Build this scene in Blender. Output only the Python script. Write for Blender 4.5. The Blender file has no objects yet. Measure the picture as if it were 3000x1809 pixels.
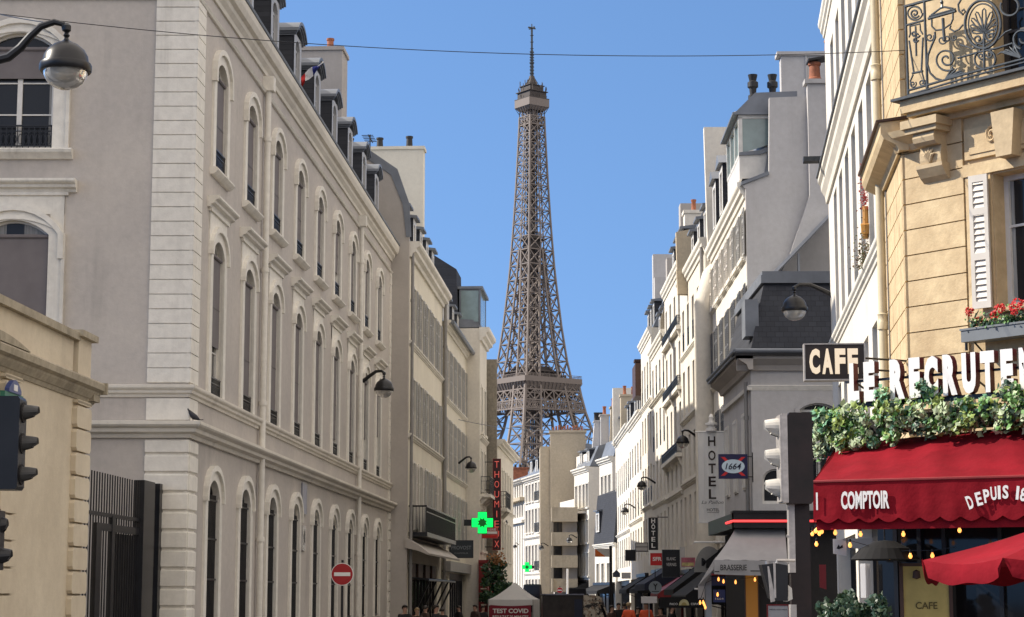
import bpy, bmesh, random
from math import *
from mathutils import Vector, Matrix
random.seed(7)
SC = bpy.context.scene
COL = SC.collection

# ---------------------------------------------------------------- camera, sky, sun, exposure
PITCH = radians(8.25); FPX = 5800.0; CP = cos(PITCH); SP = sin(PITCH); CH = 1.75
GZ = -0.45                                     # street level (the camera is held about 2.2 m above it)
cd = bpy.data.cameras.new("camera"); cam = bpy.data.objects.new("camera", cd); COL.objects.link(cam)
cam.location = (0, 0, CH); cam.rotation_euler = (pi/2 + PITCH, 0, 0)
cd.sensor_fit = 'HORIZONTAL'; cd.sensor_width = 36; cd.lens = FPX/3000*36
cd.clip_start = 0.5; cd.clip_end = 12000
SC.camera = cam
SUN_EL = radians(36.5); SUN_AZ = Vector((-0.985, 0.17))     # towards the sun, in plan
w = bpy.data.worlds.new("World"); SC.world = w; w.use_nodes = True
nt = w.node_tree; bg = nt.nodes['Background']
sky = nt.nodes.new('ShaderNodeTexSky'); sky.sky_type = 'NISHITA'; sky.sun_disc = False
sky.sun_elevation = SUN_EL; sky.sun_rotation = atan2(SUN_AZ.x, SUN_AZ.y)
sky.air_density = 1.0; sky.dust_density = 0.0; sky.ozone_density = 4.0; sky.altitude = 600
# the sky is clear and deep blue over the street's end; unseen bright cloud is added behind the camera and overhead as fill light
def wn(ty, **kw):
    n = nt.nodes.new(ty)
    for k, v in kw.items(): setattr(n, k, v)
    return n
wtc = wn('ShaderNodeTexCoord'); wsep = wn('ShaderNodeSeparateXYZ'); nt.links.new(wtc.outputs['Generated'], wsep.inputs[0])
wz = wn('ShaderNodeMapRange'); nt.links.new(wsep.outputs[2], wz.inputs[0]); wz.inputs[1].default_value = 0; wz.inputs[2].default_value = 1; wz.inputs[3].default_value = 0.24; wz.inputs[4].default_value = 1.0
wcx = wn('ShaderNodeCombineXYZ'); nt.links.new(wsep.outputs[0], wcx.inputs[0]); nt.links.new(wsep.outputs[1], wcx.inputs[1]); nt.links.new(wz.outputs[0], wcx.inputs[2])
wno = wn('ShaderNodeVectorMath', operation='NORMALIZE'); nt.links.new(wcx.outputs[0], wno.inputs[0]); nt.links.new(wno.outputs[0], sky.inputs[0])
whs = wn('ShaderNodeHueSaturation'); whs.inputs['Saturation'].default_value = 1.05; whs.inputs['Value'].default_value = 1.26; nt.links.new(sky.outputs[0], whs.inputs['Color'])
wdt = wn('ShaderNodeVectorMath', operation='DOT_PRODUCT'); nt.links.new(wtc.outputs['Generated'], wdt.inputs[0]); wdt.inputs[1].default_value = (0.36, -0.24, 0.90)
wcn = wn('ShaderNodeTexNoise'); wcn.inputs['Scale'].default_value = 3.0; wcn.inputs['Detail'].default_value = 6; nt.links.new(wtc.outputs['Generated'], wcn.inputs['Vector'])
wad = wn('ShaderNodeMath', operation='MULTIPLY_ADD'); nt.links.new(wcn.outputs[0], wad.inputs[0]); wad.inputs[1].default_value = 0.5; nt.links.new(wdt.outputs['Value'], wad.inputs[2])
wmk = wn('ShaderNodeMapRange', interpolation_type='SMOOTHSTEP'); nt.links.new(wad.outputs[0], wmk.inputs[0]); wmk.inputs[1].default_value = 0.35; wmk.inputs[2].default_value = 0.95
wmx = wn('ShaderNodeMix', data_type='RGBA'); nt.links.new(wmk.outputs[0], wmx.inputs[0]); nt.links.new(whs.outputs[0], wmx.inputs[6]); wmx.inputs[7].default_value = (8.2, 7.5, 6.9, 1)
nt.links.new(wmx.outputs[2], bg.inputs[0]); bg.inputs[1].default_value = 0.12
sd = bpy.data.lights.new("sun", 'SUN'); sun = bpy.data.objects.new("sun", sd); COL.objects.link(sun)
sd.energy = 4.8; sd.angle = radians(0.53); sd.color = (1.0, 0.91, 0.78)
sv = Vector((SUN_AZ.x*cos(SUN_EL), SUN_AZ.y*cos(SUN_EL), sin(SUN_EL)))
sun.rotation_euler = sv.to_track_quat('Z', 'Y').to_euler()
sun.location = (-60, 20, 80)
SC.view_settings.view_transform = 'Standard'; SC.view_settings.look = 'None'
SC.view_settings.exposure = 0.45; SC.view_settings.gamma = 1.0
SC.cycles.max_bounces = 7; SC.cycles.diffuse_bounces = 4; SC.cycles.glossy_bounces = 3
SC.cycles.caustics_reflective = False; SC.cycles.caustics_refractive = False

# ---------------------------------------------------------------- geometry of the view (used to measure real places)
def ray(u, v):
    up = 904.5 - v
    return (u-1500.0, FPX*CP - up*SP, FPX*SP + up*CP)
def at(u, v, Y):
    d = ray(u, v); k = Y/d[1]
    return Vector((d[0]*k, Y, CH + d[2]*k))
class Fac:
    """A facade's own axes: x along it (left to right seen from the street), y into the house, z up."""
    def __init__(s, ox, oy, tx, ty):
        l = hypot(tx, ty); s.o = (ox, oy); s.t = (tx/l, ty/l); s.n = (-ty/l, tx/l); s.yaw = atan2(ty, tx)
    def px(s, u, v, y=0.0):
        d = ray(u, v)
        k = (s.o[0]*s.n[0] + s.o[1]*s.n[1] + y)/(d[0]*s.n[0] + d[1]*s.n[1])
        X = k*d[0]-s.o[0]; Y = k*d[1]-s.o[1]
        return (X*s.t[0] + Y*s.t[1], CH + k*d[2])
    def W(s, x, y, z):
        return Vector((s.o[0]+x*s.t[0]+y*s.n[0], s.o[1]+x*s.t[1]+y*s.n[1], z))
    def shift(s, x, y=0.0):
        p = s.W(x, y, 0); return Fac(p[0], p[1], s.t[0], s.t[1])
def fac(u, v, Y, vp, right=False):
    a = at(u, v, Y); sg = -1 if right else 1
    return Fac(a[0], a[1], sg*(vp-1500), sg*5861)

# ---------------------------------------------------------------- objects
def thing(name, label, cat, loc=(0, 0, 0), rotz=0.0, group=None):
    o = bpy.data.objects.new(name, None); COL.objects.link(o)
    o.empty_display_size = 0.3
    o.location = loc; o.rotation_euler = (0, 0, rotz); o['label'] = label; o['category'] = cat
    if group: o['group'] = group
    return o
def fthing(name, label, cat, F, group=None, z=None):
    return thing(name, label, cat, (F.o[0], F.o[1], GZ if z is None else z), F.yaw, group)
def tag(o, label, cat, group=None):
    o['label'] = label; o['category'] = cat
    if group: o['group'] = group
    return o
def link(name, me, parent=None, loc=None, rot=None):
    o = bpy.data.objects.new(name, me); COL.objects.link(o)
    if parent is not None: o.parent = parent
    if loc is not None: o.location = loc
    if rot is not None: o.rotation_euler = rot
    return o
def copy_tree(o, parent=None):
    c = o.copy(); COL.objects.link(c)
    if parent is not None: c.parent = parent
    for ch in list(o.children): copy_tree(ch, c)
    return c

class MB:
    """collects faces; build() links them as ONE mesh object.  dz lifts everything (things standing on the street have their base at GZ)"""
    def __init__(s, dz=0.0): s.v = []; s.f = []; s.m = []; s.dz = dz
    def face(s, pts, mi=0):
        n = len(s.v); s.v += [(p[0], p[1], p[2]+s.dz) for p in pts]; s.f.append(tuple(range(n, n+len(pts)))); s.m.append(mi)
    def grid(s, rows, mi=0, closed=False):
        n = len(s.v); R = len(rows); C = len(rows[0])
        for r in rows: s.v += [(p[0], p[1], p[2]+s.dz) for p in r]
        for i in range(R-1):
            for j in range(C if closed else C-1):
                k = (j+1) % C
                s.f.append((n+i*C+j, n+i*C+k, n+(i+1)*C+k, n+(i+1)*C+j)); s.m.append(mi)
    def box(s, x0, x1, y0, y1, z0, z1, mi=0):
        n = len(s.v); z0 += s.dz; z1 += s.dz
        s.v += [(x0,y0,z0),(x1,y0,z0),(x1,y1,z0),(x0,y1,z0),(x0,y0,z1),(x1,y0,z1),(x1,y1,z1),(x0,y1,z1)]
        for q in ((0,3,2,1),(4,5,6,7),(0,1,5,4),(1,2,6,5),(2,3,7,6),(3,0,4,7)):
            s.f.append(tuple(n+i for i in q)); s.m.append(mi)
    def prism(s, pts, a, b, fn, mi=0):
        """closed 2-d outline pts extruded from a to b; fn(p, q, t) -> xyz"""
        A = [fn(p[0], p[1], a) for p in pts]; B = [fn(p[0], p[1], b) for p in pts]
        s.face(A[::-1], mi); s.face(B, mi); N = len(pts)
        for i in range(N):
            j = (i+1) % N; s.face([A[i], A[j], B[j], B[i]], mi)
    def sweep(s, prof, x0, x1, mi=0, m0=False, m1=False):            # prof (y, z) along x; m0, m1: mitred ends at a corner
        s.prism(prof, x0, x1, lambda p, q, t: (t+(p if m0 and t == x0 else 0)-(p if m1 and t == x1 else 0), p, q), mi)
    def plate(s, pts, y0, y1, mi=0):             # outline (x, z) with thickness in y
        s.prism(pts, y0, y1, lambda p, q, t: (p, t, q), mi)
    def slab(s, pts, z0, z1, mi=0):              # outline (x, y) with height
        s.prism(pts, z0, z1, lambda p, q, t: (p, q, t), mi)
    def beam(s, a, b, r, mi=0, n=4):
        s.tube([a, b], r, n, mi)
    def tube(s, pts, r, n=8, mi=0, cap=True):
        P = [Vector(p) for p in pts]; rows = []
        ref = None
        for i, p in enumerate(P):
            d = (P[min(i+1, len(P)-1)] - P[max(i-1, 0)]).normalized()
            if ref is None: ref = Vector((0,0,1)) if abs(d.z) < 0.9 else Vector((1,0,0))
            a = d.cross(ref).normalized(); b = a.cross(d).normalized(); ref = b
            rr = r[i] if isinstance(r, (list, tuple)) else r
            rows.append([p + (a*cos(2*pi*(k+.5)/n) + b*sin(2*pi*(k+.5)/n))*rr for k in range(n)])
        s.grid(rows, mi, True)
        if cap: s.face(rows[0][::-1], mi); s.face(rows[-1], mi)
    def lathe(s, prof, c=(0,0,0), n=24, mi=0):
        rows = [[(c[0]+r*cos(2*pi*k/n), c[1]+r*sin(2*pi*k/n), c[2]+z) for k in range(n)] for r, z in prof]
        s.grid(rows, mi, True)
    def build(s, name, mats, parent=None, smooth=False, loc=None, rot=None):
        return link(name, s.mesh(name, mats, smooth), parent, loc, rot)
    def mesh(s, name, mats, smooth=False):
        me = bpy.data.meshes.new(name); me.from_pydata(s.v, [], s.f)
        for m in (mats if isinstance(mats, (list, tuple)) else [mats]): me.materials.append(m)
        if any(s.m): me.polygons.foreach_set('material_index', s.m)
        if smooth:
            me.polygons.foreach_set('use_smooth', [True]*len(s.f))
            try: me.set_sharp_from_angle(angle=radians(40))
            except Exception: pass
        me.update(); return me

# ---------------------------------------------------------------- materials
MATS = {}
def N(t, ty, **kw):
    n = t.nodes.new(ty)
    for k, v in kw.items(): setattr(n, k, v)
    return n
def base(name, rough=0.7, metal=0.0, spec=0.4):
    m = bpy.data.materials.new(name); m.use_nodes = True; t = m.node_tree; b = t.nodes['Principled BSDF']
    b.inputs['Roughness'].default_value = rough; b.inputs['Metallic'].default_value = metal
    b.inputs['Specular IOR Level'].default_value = spec
    MATS[name] = m
    return m, t, b
def noise(t, scale, detail=4, vec=None, rough=0.6, stretch=None):
    tc = N(t, 'ShaderNodeTexCoord'); src = tc.outputs['Object']
    if stretch:
        mp = N(t, 'ShaderNodeMapping'); mp.inputs['Scale'].default_value = stretch
        t.links.new(src, mp.inputs['Vector']); src = mp.outputs[0]
    n = N(t, 'ShaderNodeTexNoise'); n.inputs['Scale'].default_value = scale; n.inputs['Detail'].default_value = detail
    n.inputs['Roughness'].default_value = rough
    t.links.new(src, n.inputs['Vector']); return n
def ramp(t, src, a, b, ca=(0,0,0,1), cb=(1,1,1,1)):
    r = N(t, 'ShaderNodeValToRGB'); r.color_ramp.elements[0].position = a; r.color_ramp.elements[1].position = b
    r.color_ramp.elements[0].color = ca; r.color_ramp.elements[1].color = cb
    t.links.new(src, r.inputs[0]); return r
def mix(t, fac_, a, b, mode='MIX'):
    m = N(t, 'ShaderNodeMix', data_type='RGBA', blend_type=mode)
    for i, x in ((0, fac_), (6, a), (7, b)):
        if hasattr(x, 'links'): t.links.new(x, m.inputs[i])
        elif isinstance(x, (int, float)): m.inputs[i].default_value = x
        else: m.inputs[i].default_value = (*x, 1) if len(x) == 3 else x
    return m.outputs[2]
def c3(c, k): return tuple(min(1, x*k) for x in c)
def plain(name, col, rough=0.6, metal=0.0, spec=0.4, var=0.12, scale=3.0, bump=0.0, bscale=40, stretch=None):
    m, t, b = base(name, rough, metal, spec)
    n = noise(t, scale, 5, stretch=stretch)
    r = ramp(t, n.outputs[0], 0.3, 0.7)
    t.links.new(mix(t, r.outputs[0], c3(col, 1-var), c3(col, 1+var)), b.inputs['Base Color'])
    if bump:
        n2 = noise(t, bscale, 3); bp = N(t, 'ShaderNodeBump'); bp.inputs['Strength'].default_value = bump
        bp.inputs['Distance'].default_value = 0.02
        t.links.new(n2.outputs[0], bp.inputs['Height']); t.links.new(bp.outputs[0], b.inputs['Normal'])
    return m
def plaster(name, col, dirt=(0.25,0.22,0.19), amt=0.5, scale=0.35, streak=0.35, bump=0.25, warm=None):
    """rendered wall: cloudy tone, rain streaks, small pits"""
    m, t, b = base(name, 0.85, 0, 0.25)
    n1 = noise(t, scale, 6, rough=0.65); r1 = ramp(t, n1.outputs[0], 0.35, 0.7)
    c = mix(t, r1.outputs[0], c3(col, 1.06), c3(col, 0.88) if warm is None else warm)
    n2 = noise(t, 1.0, 5, stretch=(1.3, 1.3, 0.09), rough=0.7); r2 = ramp(t, n2.outputs[0], 0.52, 0.78)
    n3 = noise(t, 0.5, 3); r3 = ramp(t, n3.outputs[0], 0.4, 0.65)
    k = N(t, 'ShaderNodeMath', operation='MULTIPLY'); t.links.new(r2.outputs[0], k.inputs[0]); t.links.new(r3.outputs[0], k.inputs[1])
    k2 = N(t, 'ShaderNodeMath', operation='MULTIPLY'); t.links.new(k.outputs[0], k2.inputs[0]); k2.inputs[1].default_value = streak
    c = mix(t, k2.outputs[0], c, dirt)
    n4 = noise(t, 6.0, 4); r4 = ramp(t, n4.outputs[0], 0.35, 0.75)
    k3 = N(t, 'ShaderNodeMath', operation='MULTIPLY'); t.links.new(r4.outputs[0], k3.inputs[0]); k3.inputs[1].default_value = 0.12*amt*2
    c = mix(t, k3.outputs[0], c, dirt)
    t.links.new(c, b.inputs['Base Color'])
    n5 = noise(t, 9, 6, rough=0.7); bp = N(t, 'ShaderNodeBump'); bp.inputs['Strength'].default_value = bump; bp.inputs['Distance'].default_value = 0.03
    t.links.new(n5.outputs[0], bp.inputs['Height']); t.links.new(bp.outputs[0], b.inputs['Normal'])
    return m
def glow(name, col, strength, basecol=None):
    m, t, b = base(name, 0.4)
    b.inputs['Base Color'].default_value = (*(basecol or col), 1)
    b.inputs['Emission Color'].default_value = (*col, 1); b.inputs['Emission Strength'].default_value = strength
    return m
def glassy(name, dark=(0.02,0.022,0.026), curtain=(0.30,0.29,0.27), part=0.45):
    """window glass in front of a dim room; some rooms have pale curtains drawn to the sides"""
    m, t, b = base(name, 0.05, 0, 0.3)
    tc = N(t, 'ShaderNodeTexCoord'); oi = N(t, 'ShaderNodeObjectInfo')
    sep = N(t, 'ShaderNodeSeparateXYZ'); t.links.new(tc.outputs['Generated'], sep.inputs[0])
    a = N(t, 'ShaderNodeMath', operation='SUBTRACT'); t.links.new(sep.outputs[0], a.inputs[0]); a.inputs[1].default_value = 0.5
    ab = N(t, 'ShaderNodeMath', operation='ABSOLUTE'); t.links.new(a.outputs[0], ab.inputs[0])
    rr = N(t, 'ShaderNodeMapRange'); t.links.new(oi.outputs['Random'], rr.inputs[0])
    rr.inputs[3].default_value = 0.52+0.2*(1-part*2); rr.inputs[4].default_value = 0.12
    g = N(t, 'ShaderNodeMath', operation='GREATER_THAN'); t.links.new(ab.outputs[0], g.inputs[0]); t.links.new(rr.outputs[0], g.inputs[1])
    wv = noise(t, 9, 2, stretch=(3, 3, 0.15)); rv = ramp(t, wv.outputs[0], 0.35, 0.65)
    cc = mix(t, rv.outputs[0], c3(curtain, 0.6), curtain)
    t.links.new(mix(t, g.outputs[0], dark, cc), b.inputs['Base Color'])
    b.inputs['Coat Weight'].default_value = 0.0; b.inputs['Coat Roughness'].default_value = 0.03
    return m
def slate(name, col, course=0.16, width=0.25):
    m, t, b = base(name, 0.8, 0, 0.2)
    tc = N(t, 'ShaderNodeTexCoord'); sx = N(t, 'ShaderNodeSeparateXYZ'); t.links.new(tc.outputs['Object'], sx.inputs[0])
    cx = N(t, 'ShaderNodeCombineXYZ'); t.links.new(sx.outputs[0], cx.inputs[0]); t.links.new(sx.outputs[2], cx.inputs[1])
    br = N(t, 'ShaderNodeTexBrick'); t.links.new(cx.outputs[0], br.inputs['Vector'])
    br.inputs['Scale'].default_value = 1.0; br.inputs['Brick Width'].default_value = width; br.inputs['Row Height'].default_value = course
    br.inputs['Mortar Size'].default_value = 0.008
    br.inputs['Color1'].default_value = (*c3(col, .8), 1); br.inputs['Color2'].default_value = (*c3(col, 1.25), 1); br.inputs['Mortar'].default_value = (*c3(col, .35), 1)
    n = noise(t, 1.2, 4); t.links.new(mix(t, n.outputs[0], br.outputs[0], c3(col, 1.1)), b.inputs['Base Color'])
    bp = N(t, 'ShaderNodeBump'); bp.inputs['Strength'].default_value = 0.5; bp.inputs['Distance'].default_value = 0.02
    t.links.new(br.outputs[1], bp.inputs['Height']); bp.invert = True; t.links.new(bp.outputs[0], b.inputs['Normal'])
    return m
M_B1 = plaster('grey_render', (0.53,0.485,0.435), dirt=(0.25,0.23,0.21), warm=(0.45,0.415,0.385), streak=0.6, amt=0.9)
M_B1F = M_B1
M_TRIM = plaster('pale_trim', (0.80,0.765,0.69), dirt=(0.24,0.22,0.19), streak=0.65, amt=0.8)
M_CORN = plaster('cornice_stone', (0.72,0.675,0.59), dirt=(0.22,0.20,0.17), streak=0.6)
M_PIER = plaster('cream_pier_render', (0.70,0.62,0.48), dirt=(0.25,0.2,0.14), streak=0.3, warm=(0.56,0.48,0.36))
M_COPE = plaster('mossy_coping', (0.44,0.385,0.29), dirt=(0.045,0.045,0.035), streak=0.9, amt=1.6)
M_CREAM = plaster('cream_render', (0.76,0.71,0.59), dirt=(0.36,0.32,0.25))
M_GREYW = plaster('grey_party_wall', (0.44,0.405,0.37), dirt=(0.22,0.2,0.18), streak=0.5)
M_WHITE = plaster('white_render', (0.73,0.69,0.62), dirt=(0.36,0.33,0.29), streak=0.5, amt=.8)
M_WHITE2 = plaster('offwhite_render', (0.74,0.695,0.61), dirt=(0.31,0.275,0.23), streak=0.6, amt=.8)
M_PINK = plaster('beige_party_wall', (0.53,0.45,0.33), dirt=(0.20,0.165,0.125), streak=0.9, amt=1.2)
M_PALEGREY = plaster('pale_grey_render', (0.52,0.505,0.495), dirt=(0.30,0.28,0.26), streak=0.75, amt=1.0, scale=.25)
M_LIME = plaster('yellow_limestone', (0.66,0.52,0.32), dirt=(0.30,0.215,0.125), streak=0.4, scale=1.6, warm=(0.53,0.395,0.235), amt=1.6, bump=0.4)
M_LIMED = plaster('carved_limestone', (0.56,0.44,0.28), dirt=(0.2,0.15,0.1), streak=0.5, scale=2.5, amt=1.4)
M_RUBBLE = plaster('rubble_wall', (0.30,0.27,0.22), dirt=(0.1,0.09,0.08), streak=0.7, scale=1.5, amt=2.0, bump=0.8)
M_ZINC = plain('zinc', (0.17,0.185,0.21), 0.5, 0.2, var=0.25, scale=0.8)
M_ZINCL = plain('light_zinc', (0.34,0.36,0.39), 0.5, 0.2, var=0.2, scale=0.8)
M_SLATE = slate('slate', (0.046,0.049,0.058))
M_BLACK = plain('black_paint', (0.012,0.012,0.014), 0.35, var=0.3)
M_IRON = plain('wrought_iron', (0.045,0.05,0.055), 0.42, 0.3, var=0.3, scale=12)
M_IRONL = plain('grey_ironwork', (0.045,0.052,0.058), 0.38, 0.4, var=0.35, scale=9)
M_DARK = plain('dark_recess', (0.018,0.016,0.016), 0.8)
M_FRAME = plain('white_window_paint', (0.66,0.64,0.60), 0.45)
M_FRAMEG = plain('grey_window_paint', (0.33,0.32,0.31), 0.5)
M_FRAMED = plain('dark_window_paint', (0.05,0.045,0.045), 0.5)
M_SHUTG = plain('grey_shutter_paint', (0.38,0.37,0.35), 0.6, var=0.2, scale=1.5)
M_SHUTB = plain('dark_grey_shutter_paint', (0.13,0.135,0.145), 0.55, var=0.2, scale=1.5)
M_SHUTW = plain('white_shutter_paint', (0.60,0.56,0.50), 0.5, var=0.1)
M_BLIND = plain('mauve_blind', (0.16,0.142,0.142), 0.7, var=0.12, scale=2)
M_GLASS = glassy('window_glass')
M_GLASSD = glassy('shop_glass', (0.012,0.012,0.014), (0.05,0.04,0.03), 0.3)
M_GLASSG = plain('green_glazing', (0.20,0.27,0.27), 0.12, 0, 0.8, var=0.3, scale=0.7)
M_POT = plain('terracotta', (0.30,0.11,0.06), 0.8, var=0.3, scale=5)
M_POTD = plain('sooty_metal', (0.02,0.02,0.022), 0.6)
M_PIPE = plain('cream_pipe_paint', (0.60,0.52,0.36), 0.5)
M_PIPEG = plain('grey_pipe', (0.24,0.23,0.22), 0.5)
M_RED = plain('red_awning_cloth', (0.20,0.007,0.014), 0.85, 0, 0.1, var=0.28, scale=1.1, bump=0.7, bscale=5)
M_REDL = plain('bright_red_paint', (0.55,0.02,0.02), 0.45)
M_REDD = plain('dark_red_paint', (0.22,0.02,0.022), 0.55, var=0.2)
M_WHITEP = plain('white_paint', (0.80,0.79,0.77), 0.5, var=0.04)
M_CREAMP = plain('cream_letter_paint', (0.80,0.72,0.58), 0.4, var=0.04)
M_GREYC = plain('grey_awning_cloth', (0.34,0.335,0.34), 0.85, var=0.12, scale=1.2)
M_NAVY = plain('navy_cloth', (0.012,0.015,0.035), 0.75)
M_BLACKC = plain('black_cloth', (0.010,0.010,0.011), 0.85)
M_METALG = plain('galvanised_metal', (0.46,0.43,0.40), 0.4, 0.4, var=0.2, scale=14)
M_BACK = plain('maroon_signal_paint', (0.012,0.006,0.006), 0.45, var=0.7, scale=4)
M_GOLD = plain('gold_menu_board', (0.52,0.40,0.13), 0.6, var=0.16, scale=3)
M_WOODY = plain('amber_wood', (0.45,0.20,0.03), 0.6)
M_BROWN = plain('brown_paint', (0.07,0.035,0.025), 0.6)
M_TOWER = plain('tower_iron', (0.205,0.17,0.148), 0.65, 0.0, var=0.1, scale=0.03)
M_TOWER_SHADE = plain('tower_iron_shaded', (0.07,0.058,0.052), 0.7, 0.0, var=0.1, scale=0.03)  # inner iron darkened: its shade is put into the colour
M_ASPH = plain('asphalt', (0.05,0.05,0.052), 0.85, var=0.25, scale=0.6, bump=0.3)
M_PAVE = plain('paving_stone', (0.22,0.21,0.20), 0.8, var=0.2, scale=0.8)
M_KERB = plain('granite_kerb', (0.30,0.29,0.28), 0.75)
M_GREEN = glow('green_neon', (0.0,1.0,0.12), 0.9)
M_GREENC = glow('dim_green_led', (0.0,0.18,0.02), 0.1)
M_NEON = glow('red_neon', (1.0,0.06,0.06), 1.2)
M_BULB = glow('warm_bulb', (1.0,0.40,0.09), 1.5)
M_BULBC = glow('amber_bulb', (1.0,0.30,0.06), 5.0)
def cloth(name, col, tr=.45):
    m = plain(name, col, 0.85, 0, .1, var=0.05); t = m.node_tree; b = t.nodes['Principled BSDF']; o = t.nodes['Material Output']
    x = N(t, 'ShaderNodeBsdfTranslucent'); x.inputs[0].default_value = (*col, 1); k = N(t, 'ShaderNodeMixShader'); k.inputs[0].default_value = tr
    t.links.new(b.outputs[0], k.inputs[1]); t.links.new(x.outputs[0], k.inputs[2]); t.links.new(k.outputs[0], o.inputs['Surface']); return m
M_CLOTHW = cloth('white_cloth', (0.80,0.79,0.79)); M_CLOTHB = cloth('banner_cloth', (0.92,0.91,0.88), .5)

# ---------------------------------------------------------------- writing
_TX = {}
def text_mesh(s, mat, bold=0.0, depth=0.02, shear=0.0, side=None):
    key = (s, mat.name, bold, depth, shear, side)
    if key in _TX: return _TX[key]
    cu = bpy.data.curves.new('lettering', 'FONT'); cu.body = s; cu.size = 1.0; cu.offset = bold; cu.extrude = depth/2
    cu.shear = shear; cu.resolution_u = 3
    o = bpy.data.objects.new('lettering', cu); COL.objects.link(o)
    dg = bpy.context.evaluated_depsgraph_get(); dg.update()
    me = bpy.data.meshes.new_from_object(o.evaluated_get(dg)); bpy.data.objects.remove(o)
    co = [v.co.copy() for v in me.vertices]
    x0 = min(c.x for c in co); x1 = max(c.x for c in co); y0 = min(c.y for c in co); y1 = max(c.y for c in co)
    for v in me.vertices:
        c = v.co; v.co = ((c.x-x0)/(x1-x0)-0.5, -c.z, (c.y-y0)/(y1-y0))
    me.materials.clear(); me.materials.append(mat); me.update()
    if side:
        me.materials.append(MATS[side])
        for p in me.polygons: p.material_index = 0 if abs(p.normal.y) > .7 else 1
    _TX[key] = me; return me
def text(s, mat, parent, x, y, z, wd, ht, bold=0.02, depth=0.02, shear=0.0, roty=0.0, name='lettering', rot=None, side=None):
    """letters centred on x, standing on z, wd by ht metres, facing local -y"""
    o = link(name, text_mesh(s, mat, bold, depth, shear, side), parent, (x, y, z), rot or (0, roty, 0)); o.scale = (wd, 1.0, ht)
    return o
# ---------------------------------------------------------------- facade kit
HZ = -GZ
def arc_pts(x0, x1, zs, rise, n=10):
    xc = (x0+x1)/2; hw = (x1-x0)/2
    if rise <= 0: return [(x0, zs), (x1, zs)]
    if rise < hw*0.62:       # segmental
        R = (hw*hw+rise*rise)/(2*rise); a = asin(min(1, hw/R))
        return [(xc+R*sin(-a+2*a*i/n), zs+R*cos(-a+2*a*i/n)-(R-rise)) for i in range(n+1)]
    return [(xc-hw*cos(pi*i/n), zs+rise*sin(pi*i/n)) for i in range(n+1)]
def wall_front(mb, x0, x1, z0, z1, ops, rec=0.2, mi=0, rmi=None):
    rmi = mi if rmi is None else rmi
    xs = sorted({x0, x1, *[o[0] for o in ops], *[o[1] for o in ops]}); zs = sorted({z0, z1, *[o[2] for o in ops], *[o[3] for o in ops]})
    for i in range(len(xs)-1):
        run = None
        for j in range(len(zs)-1):
            cx = (xs[i]+xs[i+1])/2; cz = (zs[j]+zs[j+1])/2
            hole = any(o[0] < cx < o[1] and o[2] < cz < o[3] for o in ops)
            if not hole and run is None: run = zs[j]
            if run is not None and (hole or j == len(zs)-2):
                top = zs[j] if hole else zs[j+1]
                mb.face([(xs[i],0,run),(xs[i+1],0,run),(xs[i+1],0,top),(xs[i],0,top)], mi); run = None
    for (a, b, za, zb, rise) in ops:
        sp = zb-rise; P = arc_pts(a, b, sp, rise)
        for i in range(len(P)-1):
            p, q = P[i], P[i+1]
            if rise > 0: mb.face([(p[0],0,p[1]),(q[0],0,q[1]),(q[0],0,zb),(p[0],0,zb)], mi)
            mb.face([(p[0],0,p[1]),(p[0],rec,p[1]),(q[0],rec,q[1]),(q[0],0,q[1])], rmi)
        mb.face([(a,0,za),(a,rec,za),(a,rec,sp),(a,0,sp)], rmi); mb.face([(b,0,za),(b,0,sp),(b,rec,sp),(b,rec,za)], rmi)
        mb.face([(a,0,za),(b,0,za),(b,rec,za),(a,rec,za)], rmi)
def arch_band(mb, a, b, za, zb, rise, wd, y0, y1, mi=0, foot=True, drop=None):
    """architrave round an opening: inner outline (a..b, za..zb), wd wide, from y0 (wall) out to y1"""
    sp = zb-rise; I = arc_pts(a, b, sp, rise); O = arc_pts(a-wd, b+wd, sp, rise+wd if rise > 0 else 0)
    if rise <= 0: I = [(a, zb), (b, zb)]; O = [(a-wd, zb+wd), (b+wd, zb+wd)]
    lo = za if drop is None else sp-drop
    I = [(a, lo)]+I+[(b, lo)]; O = [(a-wd, lo)]+O+[(b+wd, lo)]
    for i in range(len(I)-1):
        p, q, r, s = I[i], I[i+1], O[i+1], O[i]
        mb.face([(p[0],y1,p[1]),(q[0],y1,q[1]),(r[0],y1,r[1]),(s[0],y1,s[1])], mi)
        mb.face([(s[0],y0,s[1]),(s[0],y1,s[1]),(r[0],y1,r[1]),(r[0],y0,r[1])], mi)
        mb.face([(p[0],y1,p[1]),(p[0],y0,p[1]),(q[0],y0,q[1]),(q[0],y1,q[1])], mi)
    for P, Q in ((I[0], O[0]), (I[-1], O[-1])):
        mb.face([(P[0],y0,P[1]),(P[0],y1,P[1]),(Q[0],y1,Q[1]),(Q[0],y0,Q[1])], mi)
def mould(mb, x0, x1, z0, z1, proj, mi=0, y=0.04, ends=0.0, m0=False, m1=False):
    h = z1-z0; p = proj
    mb.sweep([(y, z0), (-.22*p, z0), (-.30*p, z0+.22*h), (-.62*p, z0+.34*h), (-.66*p, z0+.55*h), (-.92*p, z0+.68*h), (-p, z0+.78*h), (-p, z1-.03*h), (-.9*p, z1), (y, z1)], x0-ends, x1+ends, mi, m0, m1)
_WM = {}
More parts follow.
